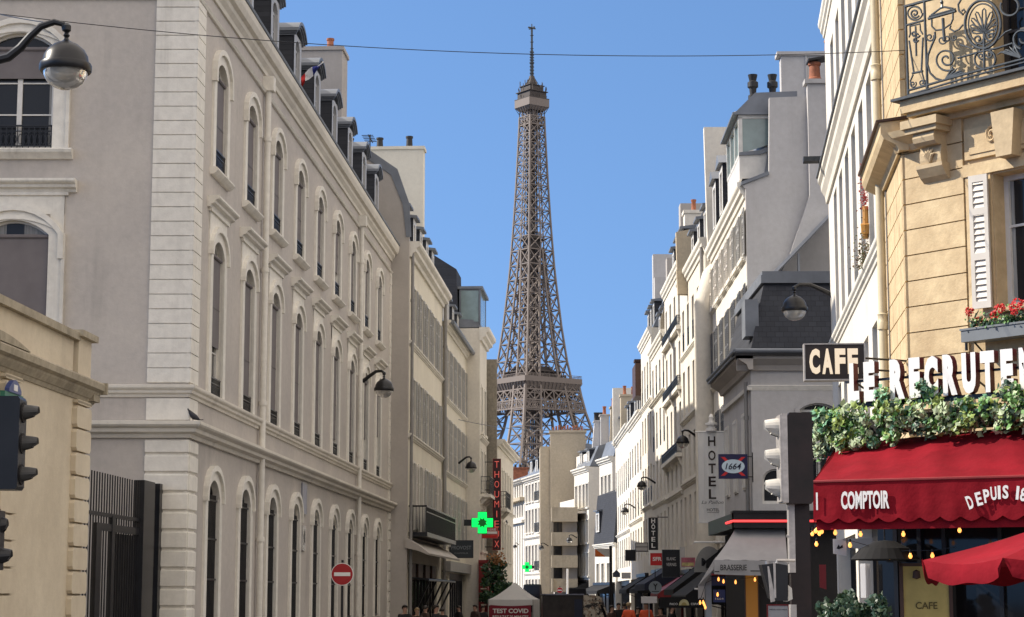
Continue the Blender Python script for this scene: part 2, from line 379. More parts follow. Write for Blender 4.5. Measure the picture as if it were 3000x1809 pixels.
def win_mesh(wd, ht, rise, style, fm, gm):
    key = (round(wd,2), round(ht,2), round(rise,2), style, fm.name, gm.name)
    if key in _WM: return _WM[key]
    f = MB(); hw = wd/2; t = 0.07; sp = ht-rise
    f.box(-hw, -hw+t, 0, .07, 0, sp); f.box(hw-t, hw, 0, .07, 0, sp); f.box(-hw+t, hw-t, 0, .07, 0, t*1.3)
    f.box(-hw+t, hw-t, 0, .07, sp-t, sp)
    if rise > 0: arch_band(f, -hw+t, hw-t, sp, ht-t*.6, max(.02, rise-t*.6), t*.8, .07, 0.0)
    if style != 'single': f.box(-t*.8, t*.8, -.012, .06, t*1.3, sp-t)
    nb = {'french': 2, 'two': 1, 'three': 3, 'single': 0}.get(style, 2)
    lo, hi = t*1.3, sp-t
    for i in range(nb):
        z = lo+(hi-lo)*(i+1)/(nb+1)
        if style == 'two': z = lo+(hi-lo)*0.62
        f.box(-hw+t, -t*.8, .008, .05, z-.016, z+.016); f.box(t*.8, hw-t, .008, .05, z-.016, z+.016)
    g = MB(); P = arc_pts(-hw+.02, hw-.02, sp, max(0, rise-.03), 8)
    g.face([(-hw+.02, .04, .02)]+[(p[0], .04, p[1]) for p in P]+[(hw-.02, .04, .02)])
    _WM[key] = (f.mesh('window', fm), g.mesh('pane', gm)); return _WM[key]
def add_window(parent, x, z0, wd, ht, rise=0, rec=0.16, style='french', fm=None, gm=None, name='window'):
    a, b = win_mesh(wd, ht, rise, style, fm or M_FRAME, gm or M_GLASS)
    o = link(name, a, parent, (x, rec, z0+HZ)); link('pane', b, o); return o
_SH = {}
def shutter_mesh(wd, ht, mat, slats=True):
    key = (round(wd,2), round(ht,2), mat.name, slats)
    if key in _SH: return _SH[key]
    s = MB(); t = .055
    s.box(0, t, -.04, 0, 0, ht); s.box(wd-t, wd, -.04, 0, 0, ht)
    for z in (0, ht*.36, ht*.70, ht-.09): s.box(t, wd-t, -.04, 0, z, z+.09)
    if slats:
        n = int(ht/.085)
        for i in range(n):
            z = .06+(ht-.1)*i/n
            s.face([(t,-.038,z),(wd-t,-.038,z),(wd-t,-.010,z+.086),(t,-.010,z+.086)])
    else: s.box(t, wd-t, -.03, -.005, .09, ht-.09)
    _SH[key] = s.mesh('shutter', mat); return _SH[key]
def add_shutters(parent, x, z0, wd, ht, mat, y=-.015, swing=0.0, slats=True, lw=None):
    lw = lw or wd/2*.98; me = shutter_mesh(lw, ht, mat, slats)
    a = link('shutter', me, parent, (x-wd/2-.02, y, z0+HZ)); a.rotation_euler = (0, 0, pi+swing); a.scale = (1, -1, 1)
    a.rotation_euler = (0, 0, swing); a.location.x = x-wd/2-.02-lw*cos(swing); a.location.y = y-lw*sin(swing); a.scale = (1, 1, 1)
    b = link('shutter', me, parent, (x+wd/2+.02, y, z0+HZ), (0, 0, -swing))
    return a, b
_RL = {}
def guard_mesh(wd, ht, mat, fancy=False):
    key = (round(wd,2), round(ht,2), mat.name, fancy)
    if key in _RL: return _RL[key]
    g = MB(); hw = wd/2
    g.box(-hw, hw, -.02, .02, ht-.035, ht); g.box(-hw, hw, -.015, .015, .05, .075); g.box(-hw, hw, -.012, .012, ht*.72, ht*.72+.02)
    n = max(3, int(wd/.13))
    for i in range(n+1):
        x = -hw+.01+(wd-.02)*i/n; g.box(x-.009, x+.009, -.009, .009, 0, ht-.03)
    if fancy:
        for i in range(n):
            x = -hw+wd*(i+.5)/n; r = wd/n*.36
            g.tube([(x+r*cos(a*.7), 0, ht*.4+ht*.22*sin(a*.7)) for a in range(10)], .01, 4)
    _RL[key] = g.mesh('railing', mat); return _RL[key]
def add_guard(parent, x, z0, wd, ht, mat=None, y=.03, fancy=False):
    return link('railing', guard_mesh(wd, ht, mat or M_IRON, fancy), parent, (x, y, z0+HZ))
_PM = {}
def pot_mesh(r, h, mat, n=10):
    key = (round(r,2), round(h,2), mat.name)
    if key in _PM: return _PM[key]
    m = MB(); m.lathe([(0,0),(r*1.15,0),(r*1.15,h*.1),(r*.95,h*.16),(r*.85,h*.8),(r*1.05,h*.86),(r*1.05,h),(r*.7,h),(r*.7,h*.7),(0,h*.7)], n=n)
    _PM[key] = m.mesh('chimney_pot', mat, True); return _PM[key]
def add_chimney(parent, x0, x1, y0, y1, z0, z1, mat, pots=4, potm=None, pr=.13, ph=.55, along='y', cap=True):
    m = MB(HZ); m.box(x0, x1, y0, y1, z0, z1-.16)
    if cap: m.box(x0-.07, x1+.07, y0-.07, y1+.07, z1-.16, z1)
    else: m.box(x0, x1, y0, y1, z1-.16, z1)
    o = m.build('chimney', mat, parent)
    rr = random.Random(int(x0*100+z1*10))
    for i in range(pots):
        f = (i+.5)/pots
        px_, py_ = ((x0+x1)/2, y0+(y1-y0)*f) if along == 'y' else (x0+(x1-x0)*f, (y0+y1)/2)
        link('chimney_pot', pot_mesh(pr, round(ph*rr.choice([.8,1,1.1]),2), potm or M_POT), o, (px_, py_, z1+HZ))
    return o
def add_dormer(parent, x, y, z0, wd, ht, depth, style='pediment', fm=None, roofm=None, cheek=None, gm=None):
    """roof window: front at y (local), z0..z0+ht, running back depth metres"""
    roofm = roofm or M_ZINC; cheek = cheek or M_SLATE; fm = fm or M_FRAMEG
    hw = wd/2; d = MB(HZ)
    d.box(x-hw, x-hw+.02, y+.02, y+depth, z0, z0+ht, 1); d.box(x+hw-.02, x+hw, y+.02, y+depth, z0, z0+ht, 1)
    ow = wd*.62; zt = z0+ht*.86 if style != 'arch' else z0+ht
    # front with opening
    fr = [(x-ow/2, x+ow/2, z0+.06, zt, ow*.28 if style == 'arch' else 0)]
    m2 = MB(HZ); wall_front(m2, x-hw-.03, x+hw+.03, z0, z0+ht+(.14 if style == 'arch' else 0), fr, .10)
    for vi in range(len(m2.v)): m2.v[vi] = (m2.v[vi][0], m2.v[vi][1]+y, m2.v[vi][2])
    n = len(d.v); d.v += m2.v; d.f += [tuple(i+n for i in f) for f in m2.f]; d.m += [0]*len(m2.f)
    if style == 'arch':
        # curved zinc hood with three stepped courses
        for k, (o, e) in enumerate(((.06,.0),(.12,.09),(.19,.18))):
            A = arc_pts(x-hw-o, x+hw+o, z0+ht+.02+e*.6, wd*.26, 10)
            B = [(p[0], p[1]+.10) for p in A]
            ring = A+B[::-1]
            d.prism(ring, y-.16-.05*k+.1, y+depth, lambda p, q, t: (p, t, q), 2)
    elif style == 'flat':
        d.box(x-hw-.12, x+hw+.12, y-.18, y+depth, z0+ht, z0+ht+.10, 2)
        d.prism([(y-.18, z0+ht+.1), (y+depth, z0+ht+.1), (y+depth, z0+ht+.32)], x-hw-.12, x+hw+.12, lambda p, q, t: (t, p, q), 2)
    else:
        A = [(x-hw-.13, z0+ht), (x+hw+.13, z0+ht), (x, z0+ht+wd*.34)]
        d.prism(A, y-.14, y+depth, lambda p, q, t: (p, t, q), 2)
    o = d.build('dormer', [fm, cheek, roofm], parent)
    a, b = win_mesh(ow, zt-z0-.06, ow*.28 if style == 'arch' else 0, 'french', fm, gm or M_GLASS)
    wn = link('window', a, o, (x, y+.08, z0+.06+HZ))
    g = link('pane', b, o, (x, y+.08, z0+.06+HZ))
    return o
def pipe_part(parent, x, y, z0, z1, r, mat, name='downpipe', collars=3):
    m = MB(HZ); m.tube([(x, y, z0), (x, y, z1)], r, 10)
    for i in range(collars):
        z = z0+(z1-z0)*(i+.6)/collars; m.tube([(x, y, z), (x, y, z+.12)], r*1.3, 10)
    return m.build(name, mat, parent, True)

def town_house(name, label, F, W, zc, cols=(), rows=(), depth=9.0, wallm=None, trim=None, roofm=None, cornice=(.6, .5), bands=(), rec=0.2,
               shut=None, shut_rows=(), guards=(), roof=(2.6, 1.2, 1.1), dormers=(), dorm=(1.0, 1.7, .35, 'flat'), chims=(), gables=(), shops=(), pipes=(),
               group=None, style='french', sills=True, surround=0.12, swing=0.0, fm=None, balcs=(), stoneg=None, blind=(), dfm=None, cat='house'):
    wallm = wallm or M_WHITE; trim = trim or M_TRIM; roofm = roofm or M_ZINC
    t = fthing(name, label, cat, F, group)
    ops = []
    for (zs, zt, wd, rise) in rows:
        for x in cols: ops.append((x-wd/2, x+wd/2, zs, zt, rise))
    for s in shops: ops.append((s[0], s[1], s[2], s[3], 0))
    m = MB(HZ); wall_front(m, 0, W-.01, GZ, zc, ops, rec)
    m.face([(0,0,GZ),(0,depth,GZ),(0,depth,zc),(0,0,zc)]); m.face([(W-.01,0,GZ),(W-.01,0,zc),(W-.01,depth,zc),(W-.01,depth,GZ)])
    m.face([(0,depth,GZ),(W-.01,depth,GZ),(W-.01,depth,zc),(0,depth,zc)]); m.face([(0,0,zc-.01),(W-.01,0,zc-.01),(W-.01,depth,zc-.01),(0,depth,zc-.01)])
    m.build('wall', wallm, t)
    if cornice:
        c = MB(HZ); mould(c, -.05, W+.04, zc-cornice[0], zc+.06, cornice[1]); c.build('cornice', trim, t)
    for z, h, p in bands:
        b = MB(HZ); mould(b, -.02, W+.01, z, z+h, p); b.build('band', trim, t)
    for ri, (zs, zt, wd, rise) in enumerate(rows):
        for ci, x in enumerate(cols):
            wn = add_window(t, x, zs, wd, zt-zs, rise, rec-.04, style, fm)
            if surround:
                k = ('sur', round(wd,2), round(zt-zs,2), round(rise,2), surround, sills, trim.name)
                if k not in _WM:
                    s = MB(); arch_band(s, -wd/2, wd/2, 0, zt-zs, rise, surround, .02, -.05)
                    if sills: s.box(-wd/2-surround-.06, wd/2+surround+.06, -.14, .04, -.14, 0)
                    _WM[k] = s.mesh('window_surround', trim)
                link('window_surround', _WM[k], t, (x, 0, zs+HZ))
            if shut is not None and ri in shut_rows:
                for sh in add_shutters(t, x, zs, wd, zt-zs, shut, y=-.06, swing=swing): pass
            if ri in guards: add_guard(t, x, zs, wd, .85, y=.02)
    for s in shops:
        f = MB(HZ); a, b_, za, zb = s[:4]; fmx = s[4] if len(s) > 4 else M_BROWN
        f.box(a, a+.1, rec-.06, rec+.02, za, zb); f.box(b_-.1, b_, rec-.06, rec+.02, za, zb); f.box(a+.1, b_-.1, rec-.06, rec+.02, zb-.35, zb); f.box(a+.1, b_-.1, rec-.06, rec+.02, za, za+.35)
        n = max(1, int((b_-a)/1.3))
        for i in range(1, n):
            x = a+(b_-a)*i/n; f.box(x-.04, x+.04, rec-.05, rec+.02, za+.35, zb-.35)
        so = f.build('shop_window', fmx, t)
        g = MB(HZ); g.face([(a+.02,rec,za),(b_-.02,rec,za),(b_-.02,rec,zb),(a+.02,rec,zb)]); g.build('pane', M_GLASSD, so)
    if roof:
        h1, s1, h2 = roof; r = MB(HZ)
        r.sweep([(.12, zc+.05), (s1, zc+h1), (depth*.45, zc+h1+h2), (depth-s1, zc+h1), (depth-.1, zc+.05)], .03, W-.04)
        r.build('roof', roofm, t)
    for x in dormers: add_dormer(t, x, dorm[2], zc+.25, dorm[0], dorm[1], 1.6, dorm[3], fm=dfm or M_FRAME, roofm=M_ZINC)
    for (x, up, y0, y1, mat) in gables:         # party wall rising above the roof at local x
        h1, s1, h2 = roof or (.3, .1, 0)
        P = [(y0, zc-.4), (y0, zc+up*.4), (s1*.9, zc+h1+up), (depth*.42, zc+h1+h2+up), (y1, zc+h1+h2+up), (y1, zc-.4)]
        g = MB(HZ); g.prism(P, x-.16, x+.16, lambda p, q, t_: (t_, p, q), 0)
        g.build('party_wall', mat, t)
    for c in chims: add_chimney(t, *c[:7], **(c[7] if len(c) > 7 else {}))
    for (x, r, mat) in pipes: pipe_part(t, x, -.14, GZ, zc-.3, r, mat)
    for (x0, x1, z, pr) in balcs:
        s = MB(HZ); s.box(x0, x1, -pr, .03, z-.18, z)
        for x in (x0+.3, (x0+x1)/2, x1-.3): s.prism([(-pr*.8, z-.18), (0.02, z-.18), (.02, z-.62), (-pr*.25, z-.5)], x-.09, x+.09, lambda p, q, t_: (t_, p, q))
        s.build('balcony', trim, t)
        q = gh = 1.0 if pr > .4 else .5; link('railing', guard_mesh(x1-x0-.1, gh, M_IRON), t, ((x0+x1)/2, -pr+.05, z+HZ))
        for xx in (x0+.05, x1-.05):
            link('railing', guard_mesh(pr-.1, gh, M_IRON), t, (xx, -pr/2+.02, z+HZ), (0, 0, pi/2))
    return t

# ---------------------------------------------------------------- ground
g = MB(); g.face([(-4000,-300,GZ),(4000,-300,GZ),(4000,6000,GZ),(-4000,6000,GZ)])
o = g.build('ground', M_ASPH); o['kind'] = 'structure'
def strip(name, pts, z0, z1, mat):
    m = MB(); m.slab(pts, z0, z1); o = m.build(name, mat); o['kind'] = 'structure'; return o
strip('road', [(-3.2,-60),(1.6,-60),(4.6,60),(5.6,140),(1.2,140),(-.9,80),(-4.3,40)], GZ-.05, GZ+.004, M_ASPH)
strip('pavement', [(-7.0,28),(-4.4,28),(-4.3,40),(-.9,80),(1.2,140),(-.6,140),(-5.25,84),(-7.1,44)], GZ-.1, GZ+.13, M_PAVE)
strip('pavement.001', [(5.0,52),(5.6,140),(8.6,140),(8.2,80),(7.1,58),(14,58),(14,52)], GZ-.1, GZ+.13, M_PAVE)
strip('pavement.002', [(2.4,14),(16,8),(16,20),(5.3,26),(7.1,45),(4.2,45)], GZ-.1, GZ+.13, M_PAVE)

# ---------------------------------------------------------------- the long institution on the left corner
B1 = fac(560, 778, 44, 1810)
BL = 39.4
inst = fthing('institution_building', 'long grey rendered corner building with three rows of arched windows and slate mansard', 'building', B1)
WX = [2.85+4.02*i for i in range(9)]
WW = 1.36
ROWS = [(0.95, 4.44, .42), (6.30, 10.14, .34), (11.78, 14.50, .34)]
ops = [(x-WW/2, x+WW/2, a, b, r) for a, b, r in ROWS for x in WX]
REC = 0.10; ZC = 16.48
m = MB(HZ); wall_front(m, 0, BL, GZ, ZC, ops, REC+.05, 0, 1)
m.face([(BL,0,GZ),(BL,0,ZC),(BL,14,ZC),(BL,14,GZ)]); m.face([(0,0,ZC-.02),(BL,0,ZC-.02),(BL,14,ZC-.02),(0,14,ZC-.02)])
m.build('wall', [M_B1, M_TRIM], inst)
def b1_trims(parent, xs, hood=True):
    """cut stone round each window; one part per window and storey"""
    made = []
    for r, (a, b, rise) in enumerate(ROWS):
        key = ('b1', r)
        if key not in _WM:
            s = MB(); h = b-a
            arch_band(s, -WW/2, WW/2, 0, h, rise, .30, .02, -.06)
            arch_band(s, -WW/2-.22, WW/2+.22, 0, h+.22, rise+.22, .13, .02, -.13, drop=.10 if r < 2 else .28)
            if r == 2:
                s.sweep([(.03,-.17),(-.08,-.17),(-.14,-.13),(-.20,-.07),(-.20,-.03),(-.16,0),(.03,0)], -WW/2-.38, WW/2+.38)
            if r == 1:   # panel up to the hood, then the hood shelf
                zh = 10.82-a
                s.box(-WW/2-.33, -WW/2-.02, -.03, .02, 0, zh); s.box(WW/2+.02, WW/2+.33, -.03, .02, 0, zh)
                s.box(-WW/2-.33, WW/2+.33, -.028, .02, h+rise*.4, zh)
                mould(s, -WW/2-.58, WW/2+.58, zh-.03, zh+.23, .29)
                s.box(-WW/2-.40, WW/2+.40, -.08, .02, zh-.10, zh-.03)
            _WM[key] = s.mesh('window_surround', M_TRIM)
        for x in xs: link('window_surround', _WM[key], parent, (x, 0, a+HZ))
b1_trims(inst, WX)
_bl = {}
def b1_window(parent, x, r, blind=1.0, lift=0.0):
    a, b, rise = ROWS[r]; h = b-a
    wn = add_window(parent, x, a, WW, h, rise, REC, 'french' if r else 'three', M_FRAME if r else M_FRAMED, M_GLASS if r else M_GLASSD)
    if r:
        k = ('blind', r, round(blind, 2))
        if k not in _bl:
            q = MB(); hh = h-rise
            q.box(-WW/2+.03, WW/2-.03, -.05, -.03, hh*(1-blind), hh-.02); q.tube([(-WW/2+.02,-.06,hh-.02),(WW/2-.02,-.06,hh-.02)], .05, 8)
            q.box(-WW/2+.03, WW/2-.03, -.056, -.026, hh*(1-blind)+hh*blind*.42, hh*(1-blind)+hh*blind*.42+.025, 1)
            _bl[k] = q.mesh('blind', [M_BLIND, M_FRAMED])
        link('blind', _bl[k], wn)
        link('railing', guard_mesh(WW-.04, .55, M_BLACK, True), wn, (0, -.10, 0.02))
    else:
        if 'gr' not in _bl:
            q = MB()
            for i in range(9):
                xx = -WW/2+.1+(WW-.2)*i/8; q.tube([(xx,-.07,.02),(xx,-.07,h-rise*.6-.08)], .016, 6)
            for z in (.05, h*.33, h*.60, h*.86): q.box(-WW/2, WW/2, -.10, -.05, z, z+.045)
            _bl['gr'] = q.mesh('window_grille', M_BLACK)
        link('window_grille', _bl['gr'], wn)
rb = random.Random(3)
for i, x in enumerate(WX):
    b1_window(inst, x, 0)
    b1_window(inst, x, 1, [.62,1,.86,.86,.9,.8,.86,.62,.5][i])
    b1_window(inst, x, 2, [.86,.9,.86,.8,.9,.6,.86,.7,.86][i])
# horizontal mouldings on the street side and round the corner
def b1_bands(x0, x1, e0, e1):
    out = []
    for z0, z1, p in ((5.22, 5.58, .36), (6.13, 6.40, .17)):
        c = MB(HZ); mould(c, x0, x1, z0, z1, p, m0=e0, m1=e1); out.append(c.build('band', M_CORN, inst))
    c = MB(HZ)
    c.sweep([(.03,15.30),(-.06,15.30),(-.10,15.36),(-.06,15.42),(.03,15.42)], x0, x1); out.append(c.build('band', M_TRIM, inst))
    c = MB(HZ)
    c.sweep([(.05,15.82),(-.05,15.82),(-.07,15.92),(-.16,16.02),(-.18,16.12),(-.28,16.16),(-.34,16.30),(-.36,16.46),(-.33,16.50),(.05,16.50)], x0, x1, 0, e0, e1)
    out.append(c.build('cornice', M_CORN, inst))
    c = MB(HZ); c.sweep([(.3,16.51),(-.37,16.51),(-.39,16.56),(.3,16.58)], x0, x1, 0, e0, e1); out.append(c.build('gutter', M_ZINC, inst))
    return out
b1_bands(0, BL, True, True)
def quoin(parent, x0, x1):
    mb = MB(HZ); z = 6.44; mb.box(x0+.004, x1-.004, -.012, .04, 6.44, 15.28)
    while z < 15.25:
        h = min(.333, 15.28-z); mb.box(x0, x1, -.05, .03, z+.022, z+h); z += .333
    mb.build('quoin', M_TRIM, parent)
    mb = MB(HZ); mb.box(x0, x1, -.05, .04, 5.62, 6.10); mb.build('quoin', M_TRIM, parent)
    mb = MB(HZ); z = GZ+.25; mb.box(x0+.004, x1-.004, -.028, .04, GZ, 5.18)
    while z < 5.1:
        h = min(.42, 5.18-z); q = .035
        mb.sweep([(.03,z+.03),(-.03,z+.03),(-.085,z+.03+q),(-.085,z+h-q),(-.03,z+h),(.03,z+h)], x0, x1); z += .42
    mb.build('quoin', M_TRIM, parent)
quoin(inst, -.048, .82)
quoin(inst, BL-.62, BL+.03)
for x in (8.62, 28.6):
    pipe_part(inst, x, -.13, 1.0, 15.4, .085, M_TRIM, 'downpipe', 4)
    mm = MB(HZ); mm.box(x-.16, x+.16, -.3, .02, 15.35, 15.75); mm.build('hopper', M_TRIM, inst)
# the front that faces the boulevard
before = set(inst.children)
FX = [-4.02, -8.04]
FL = -13.0
fo = [(x-WW/2-.12, x+WW/2+.12, a, b, r) for a, b, r in ROWS[1:] for x in FX]
m = MB(HZ); wall_front(m, FL, 0, GZ, ZC, fo, REC+.05, 0, 1); m.face([(FL,0,GZ),(FL,14,GZ),(FL,14,ZC),(FL,0,ZC)])
m.build('wall', [M_B1F, M_TRIM], inst)
W0 = WW; WW = 1.6
_keep = dict(_WM)
for k in (('b1',0),('b1',1),('b1',2)): _WM.pop(k, None)
_rows = ROWS
ROWS = [ROWS[1], ROWS[2]]
for r, (a, b, rise) in enumerate(ROWS):
    s = MB(); h = b-a
    arch_band(s, -WW/2, WW/2, 0, h, rise, .30, .02, -.06); arch_band(s, -WW/2-.22, WW/2+.22, 0, h+.22, rise+.22, .13, .02, -.13, drop=.55)
    arch_band(s, -WW/2-.30, WW/2+.30, 0, h+.02, rise, .08, .02, -.10)
    if r == 1: s.sweep([(.03,-.23),(-.08,-.23),(-.14,-.17),(-.22,-.10),(-.24,-.04),(-.18,0),(.03,0)], -WW/2-.48, WW/2+.48)
    else:
        zh = 10.82-a
        s.box(-WW/2-.33, -WW/2-.02, -.03, .02, 0, zh); s.box(WW/2+.02, WW/2+.33, -.03, .02, 0, zh); s.box(-WW/2-.33, WW/2+.33, -.028, .02, h+.14, zh)
        mould(s, -WW/2-.60, WW/2+.60, zh-.04, zh+.24, .32); s.box(-WW/2-.42, WW/2+.42, -.08, .02, zh-.11, zh-.04)
    me = s.mesh('window_surround', M_TRIM)
    for x in FX:
        link('window_surround', me, inst, (x, 0, a+HZ))
        wn = add_window(inst, x, a, WW, h, rise, REC, 'french', M_FRAME)
        q = MB(); hh = h-rise; bl = .30 if r == 1 else .99
        q.box(-WW/2+.03, WW/2-.03, -.06, -.03, hh*(1-bl), hh-.02); q.tube([(-WW/2+.02,-.06,hh-.02),(WW/2-.02,-.06,hh-.02)], .05, 8)
        if r == 0: q.box(-WW/2+.03, WW/2-.03, -.064, -.026, hh*.40, hh*.40+.02, 1)
        q.build('blind', [M_BLIND, M_FRAMED], wn)
        if r == 1: link('railing', guard_mesh(WW-.04, .55, M_BLACK, True), wn, (0, -.10, 0.02))
WW = W0; ROWS = _rows
b1_bands(FL, 0, False, True)
quoin(inst, -.92, .05)
R = Matrix.Rotation(-B1.yaw, 4, 'Z')
for c in inst.children:
    if c not in before: c.matrix_basis = R @ c.matrix_basis
# mansard roof over both wings, dormers on the street side
r = MB(HZ); r.sweep([(.12,16.55),(1.75,20.0),(6.0,22.0),(12.5,20.0),(13.5,16.9)], .4, BL-.2); r.build('roof', M_SLATE, inst)
for i, x in enumerate(WX): add_dormer(inst, x, .12, 16.62, 1.3, 1.93, 2.2, 'arch', fm=plain('pale_dormer_paint',(.42,.42,.42),.5) if i == 0 else MATS['pale_dormer_paint'], roofm=M_ZINC)
add_chimney(inst, BL-3.2, BL-1.6, 1.77, 8.0, 17, 24.45, M_GREYW, 5, along='y', ph=.7, pr=.16)
# ---------------------------------------------------------------- lodge and gate at the left edge
LG = fac(265, 1400, 38, 1800)
lodge = fthing('gate_lodge', 'low cream rendered lodge with mossy coping and rusticated corner blocks', 'lodge', LG)
m = MB(HZ); m.box(-9, -.45, 0, 6, GZ, 5.45); m.build('wall', M_PIER, lodge)
m = MB(HZ); m.box(-9, -1.40, .02, 6, 5.80, 6.48); m.box(-1.30, -.40, -.05, 1.0, 5.80, 6.58); m.build('parapet', M_PIER, lodge)
m = MB(HZ); m.box(-9, -1.30, -.09, 6, 6.46, 6.60); m.build('coping', M_COPE, lodge)
m = MB(HZ); m.box(-1.42, -.30, -.16, 1.2, 6.54, 6.66); m.build('coping', M_COPE, lodge)
c = MB(HZ)
prof = [(.05,5.38),(-.03,5.38),(-.06,5.45),(-.08,5.46),(-.15,5.56),(-.16,5.60),(-.24,5.64),(-.25,5.75),(-.21,5.79),(.05,5.84)]
c.sweep(prof, -9, -.03); c.build('cornice', M_COPE, lodge)
c = MB(HZ); c.box(-.03, .06, -.28, 1.2, 5.58, 5.80); c.box(-.45, .0, -.14, 1.2, 5.42, 5.58); c.build('cornice', M_COPE, lodge)
c = MB(HZ)
P = arc_pts(-8.6, -4.9, 5.80, .16, 12); c.plate(P, -.23, .4); c.build('pediment', M_COPE, lodge)
for k, xa in enumerate((-1.44, -5.85)):
    qm = MB(HZ); z = GZ+.05; n = 0
    while z < 5.3:
        h = min(.40, 5.36-z); r_ = .06; x0, x1 = xa, xa+1.02
        y0 = -.10
        qm.prism([(x0+r_,z),(x1-r_,z),(x1,z+r_),(x1,z+h-r_),(x1-r_,z+h),(x0+r_,z+h),(x0,z+h-r_),(x0,z+r_)], y0, .3 if k == 0 else .05, lambda p, q, t: (p, t, q)); z += .437
    qm.build('quoin', M_PIER, lodge)
GT = fac(430, 1600, 43, 1800)
gate = fthing('railing_gate', 'black iron railing gate between the cream lodge and the grey building', 'gate', GT)
m = MB(HZ)
n = 22
for i in range(n):
    x = -5.1+4.25*i/(n-1); m.box(x-.010, x+.010, -.013, .013, GZ+.1, 4.15)
m.build('railing', M_BLACK, gate)
for bx_ in ((-5.15,3.30,3.37),(-4.3,3.02,3.16),(-5.15,.2,.3)):
    m = MB(HZ); m.box(bx_[0], -.85, -.035, .035, bx_[1], bx_[2]); m.build('rail', M_BLACK, gate)
m = MB(HZ); m.box(-4.35, -3.95, -.04, .04, GZ, 3.15); m.box(-3.16, -2.92, -.045, .045, GZ, 3.33); m.build('gate_stile', M_BLACK, gate)
m = MB(HZ)
for i in range(16): m.box(-2.9+.125*i, -2.88+.125*i, .05, .08, GZ, 3.0)
m.build('railing', M_BLACK, gate)
m = MB(HZ); m.box(-.85, .12, -.12, .10, GZ, 4.18); m.build('gate_post', M_BLACK, gate)
m = MB(HZ); m.box(.68, 1.15, -.1, .25, GZ, 4.19); m.build('gate_post', M_BLACK, gate)
m = MB(HZ)
for x in (.22, .34, .46, .58): m.box(x-.02, x+.02, -.02, .02, GZ, 4.16)
m.build('railing', M_BLACK, gate)

# ---------------------------------------------------------------- further houses of the left side
L2 = fac(1195, 1272, 83.5, 1840)
h2 = town_house('house', 'cream four storey house with grey shutters and a black first floor balcony', L2, 15.4, 16.7,
    cols=[2.0+2.85*i for i in range(5)], rows=[(4.55,7.42,1.15,0),(8.55,11.0,1.15,0),(12.5,15.0,1.15,0)], wallm=M_CREAM, trim=M_TRIM,
    cornice=(.6,.48), bands=[(8.33,.22,.16),(12.3,.2,.14)], rec=.18, shut=M_SHUTG, shut_rows=(1,2), roof=(3.6,1.5,.7), dormers=[2.5+2.85*i for i in range(5)],
    dorm=(1.15,1.75,.35,'flat'), shops=[(.5,13.2,GZ+.1,3.15,M_DARK)], pipes=[(.12,.07,M_PIPEG)], sills=False, surround=.1)
pipe_part(h2, 15.3, -.16, GZ, 16.3, .09, M_PIPEG)
for i in range(5):
    for s in add_shutters(h2, 2.0+2.85*i, 4.6, 1.15, 2.8, M_SHUTW if i in (0,1,4) else M_SHUTG, y=-.06): pass
m = MB(HZ)   # gable wall to the camera, with its zinc edge
m.prism([(-.02,GZ),(-.02,16.7),(.07,18.37),(.6,19.8),(1.94,20.75),(4.5,21.9),(9,21.9),(9,GZ)], -.30, -.02, lambda p, q, t: (t, p, q)); m.build('party_wall', M_GREYW, h2)
m = MB(HZ)
pr = [(-.12,16.9),(-.02,18.37),(.5,19.86),(1.94,20.87),(4.5,22.0)]; pi_ = [(.10,16.9),(.26,18.30),(.78,19.62),(2.0,20.45),(4.5,21.6)]
for i in range(4): m.prism([pr[i],pr[i+1],pi_[i+1],pi_[i]], -.34, -.29, lambda p, q, t: (t, p, q))
m.build('flashing', M_ZINC, h2)
add_chimney(h2, 14.6, 15.5, .95, 7.0, 17, 24.3, M_CREAM, 4, M_POTD, along='y', ph=.55, pr=.18)
m = MB(HZ); m.box(.5, 14.6, -.8, .03, 4.22, 4.40); m.build('balcony', M_BLACK, h2)
m = MB(HZ)
for i in range(60):
    x = .55+14.0*i/59; m.box(x-.012, x+.012, -.76, -.735, 4.4, 5.5)
for i in range(6):
    y = -.74+.7*i/5; m.box(.52, .545, y-.012, y+.012, 4.4, 5.5)
m.box(.5, 14.6, -.77, -.72, 5.46, 5.53); m.box(.5, .56, -.77, 0, 5.46, 5.53); m.box(.5, 14.6, -.77, -.72, 5.24, 5.28)
ro = m.build('railing', M_BLACK, h2)
m = MB(HZ); m.box(.62, 14.5, -.722, -.71, 4.42, 5.42); m.build('privacy_screen', M_BLACKC, h2)
c = MB(HZ); c.sweep([(.03,3.72),(-.5,3.60),(-.95,3.42),(-.97,3.50),(-.5,3.86),(.03,4.16)], -.4, 14.8); c.build('shop_canopy', M_GREYW, h2)
m = MB(HZ)
m.tube([(.5,-.85,2.4),(13.4,-.85,2.4)], .05, 6)
for i in range(5):
    x = 1.2+2.9*i; m.tube([(x,-.85,2.4),(x+.9,-.1,1.0)], .045, 6); m.tube([(x,-.85,2.42),(x,-.05,2.5)], .04, 6)
m.build('awning_frame', M_BLACK, h2)
for i in range(4):
    m = MB(HZ); m.box(1.0+3.1*i, 2.9+3.1*i, -.06, .02, 2.45, 3.12); m.build('shop_shutter', M_BROWN, h2)
m = MB(HZ); m.tube([(1.2,1.9,20.3),(1.2,1.9,21.75)], .03, 5); m.tube([(.6,1.9,21.6),(2.1,1.9,21.6)], .025, 5)
for i in range(5): m.tube([(.7+.3*i,1.7,21.6),(.7+.3*i,2.2,21.6)], .02, 4)
m.build('aerial', M_POTD, h2)
L3 = fac(1300, 1400, 98.9, 1850)
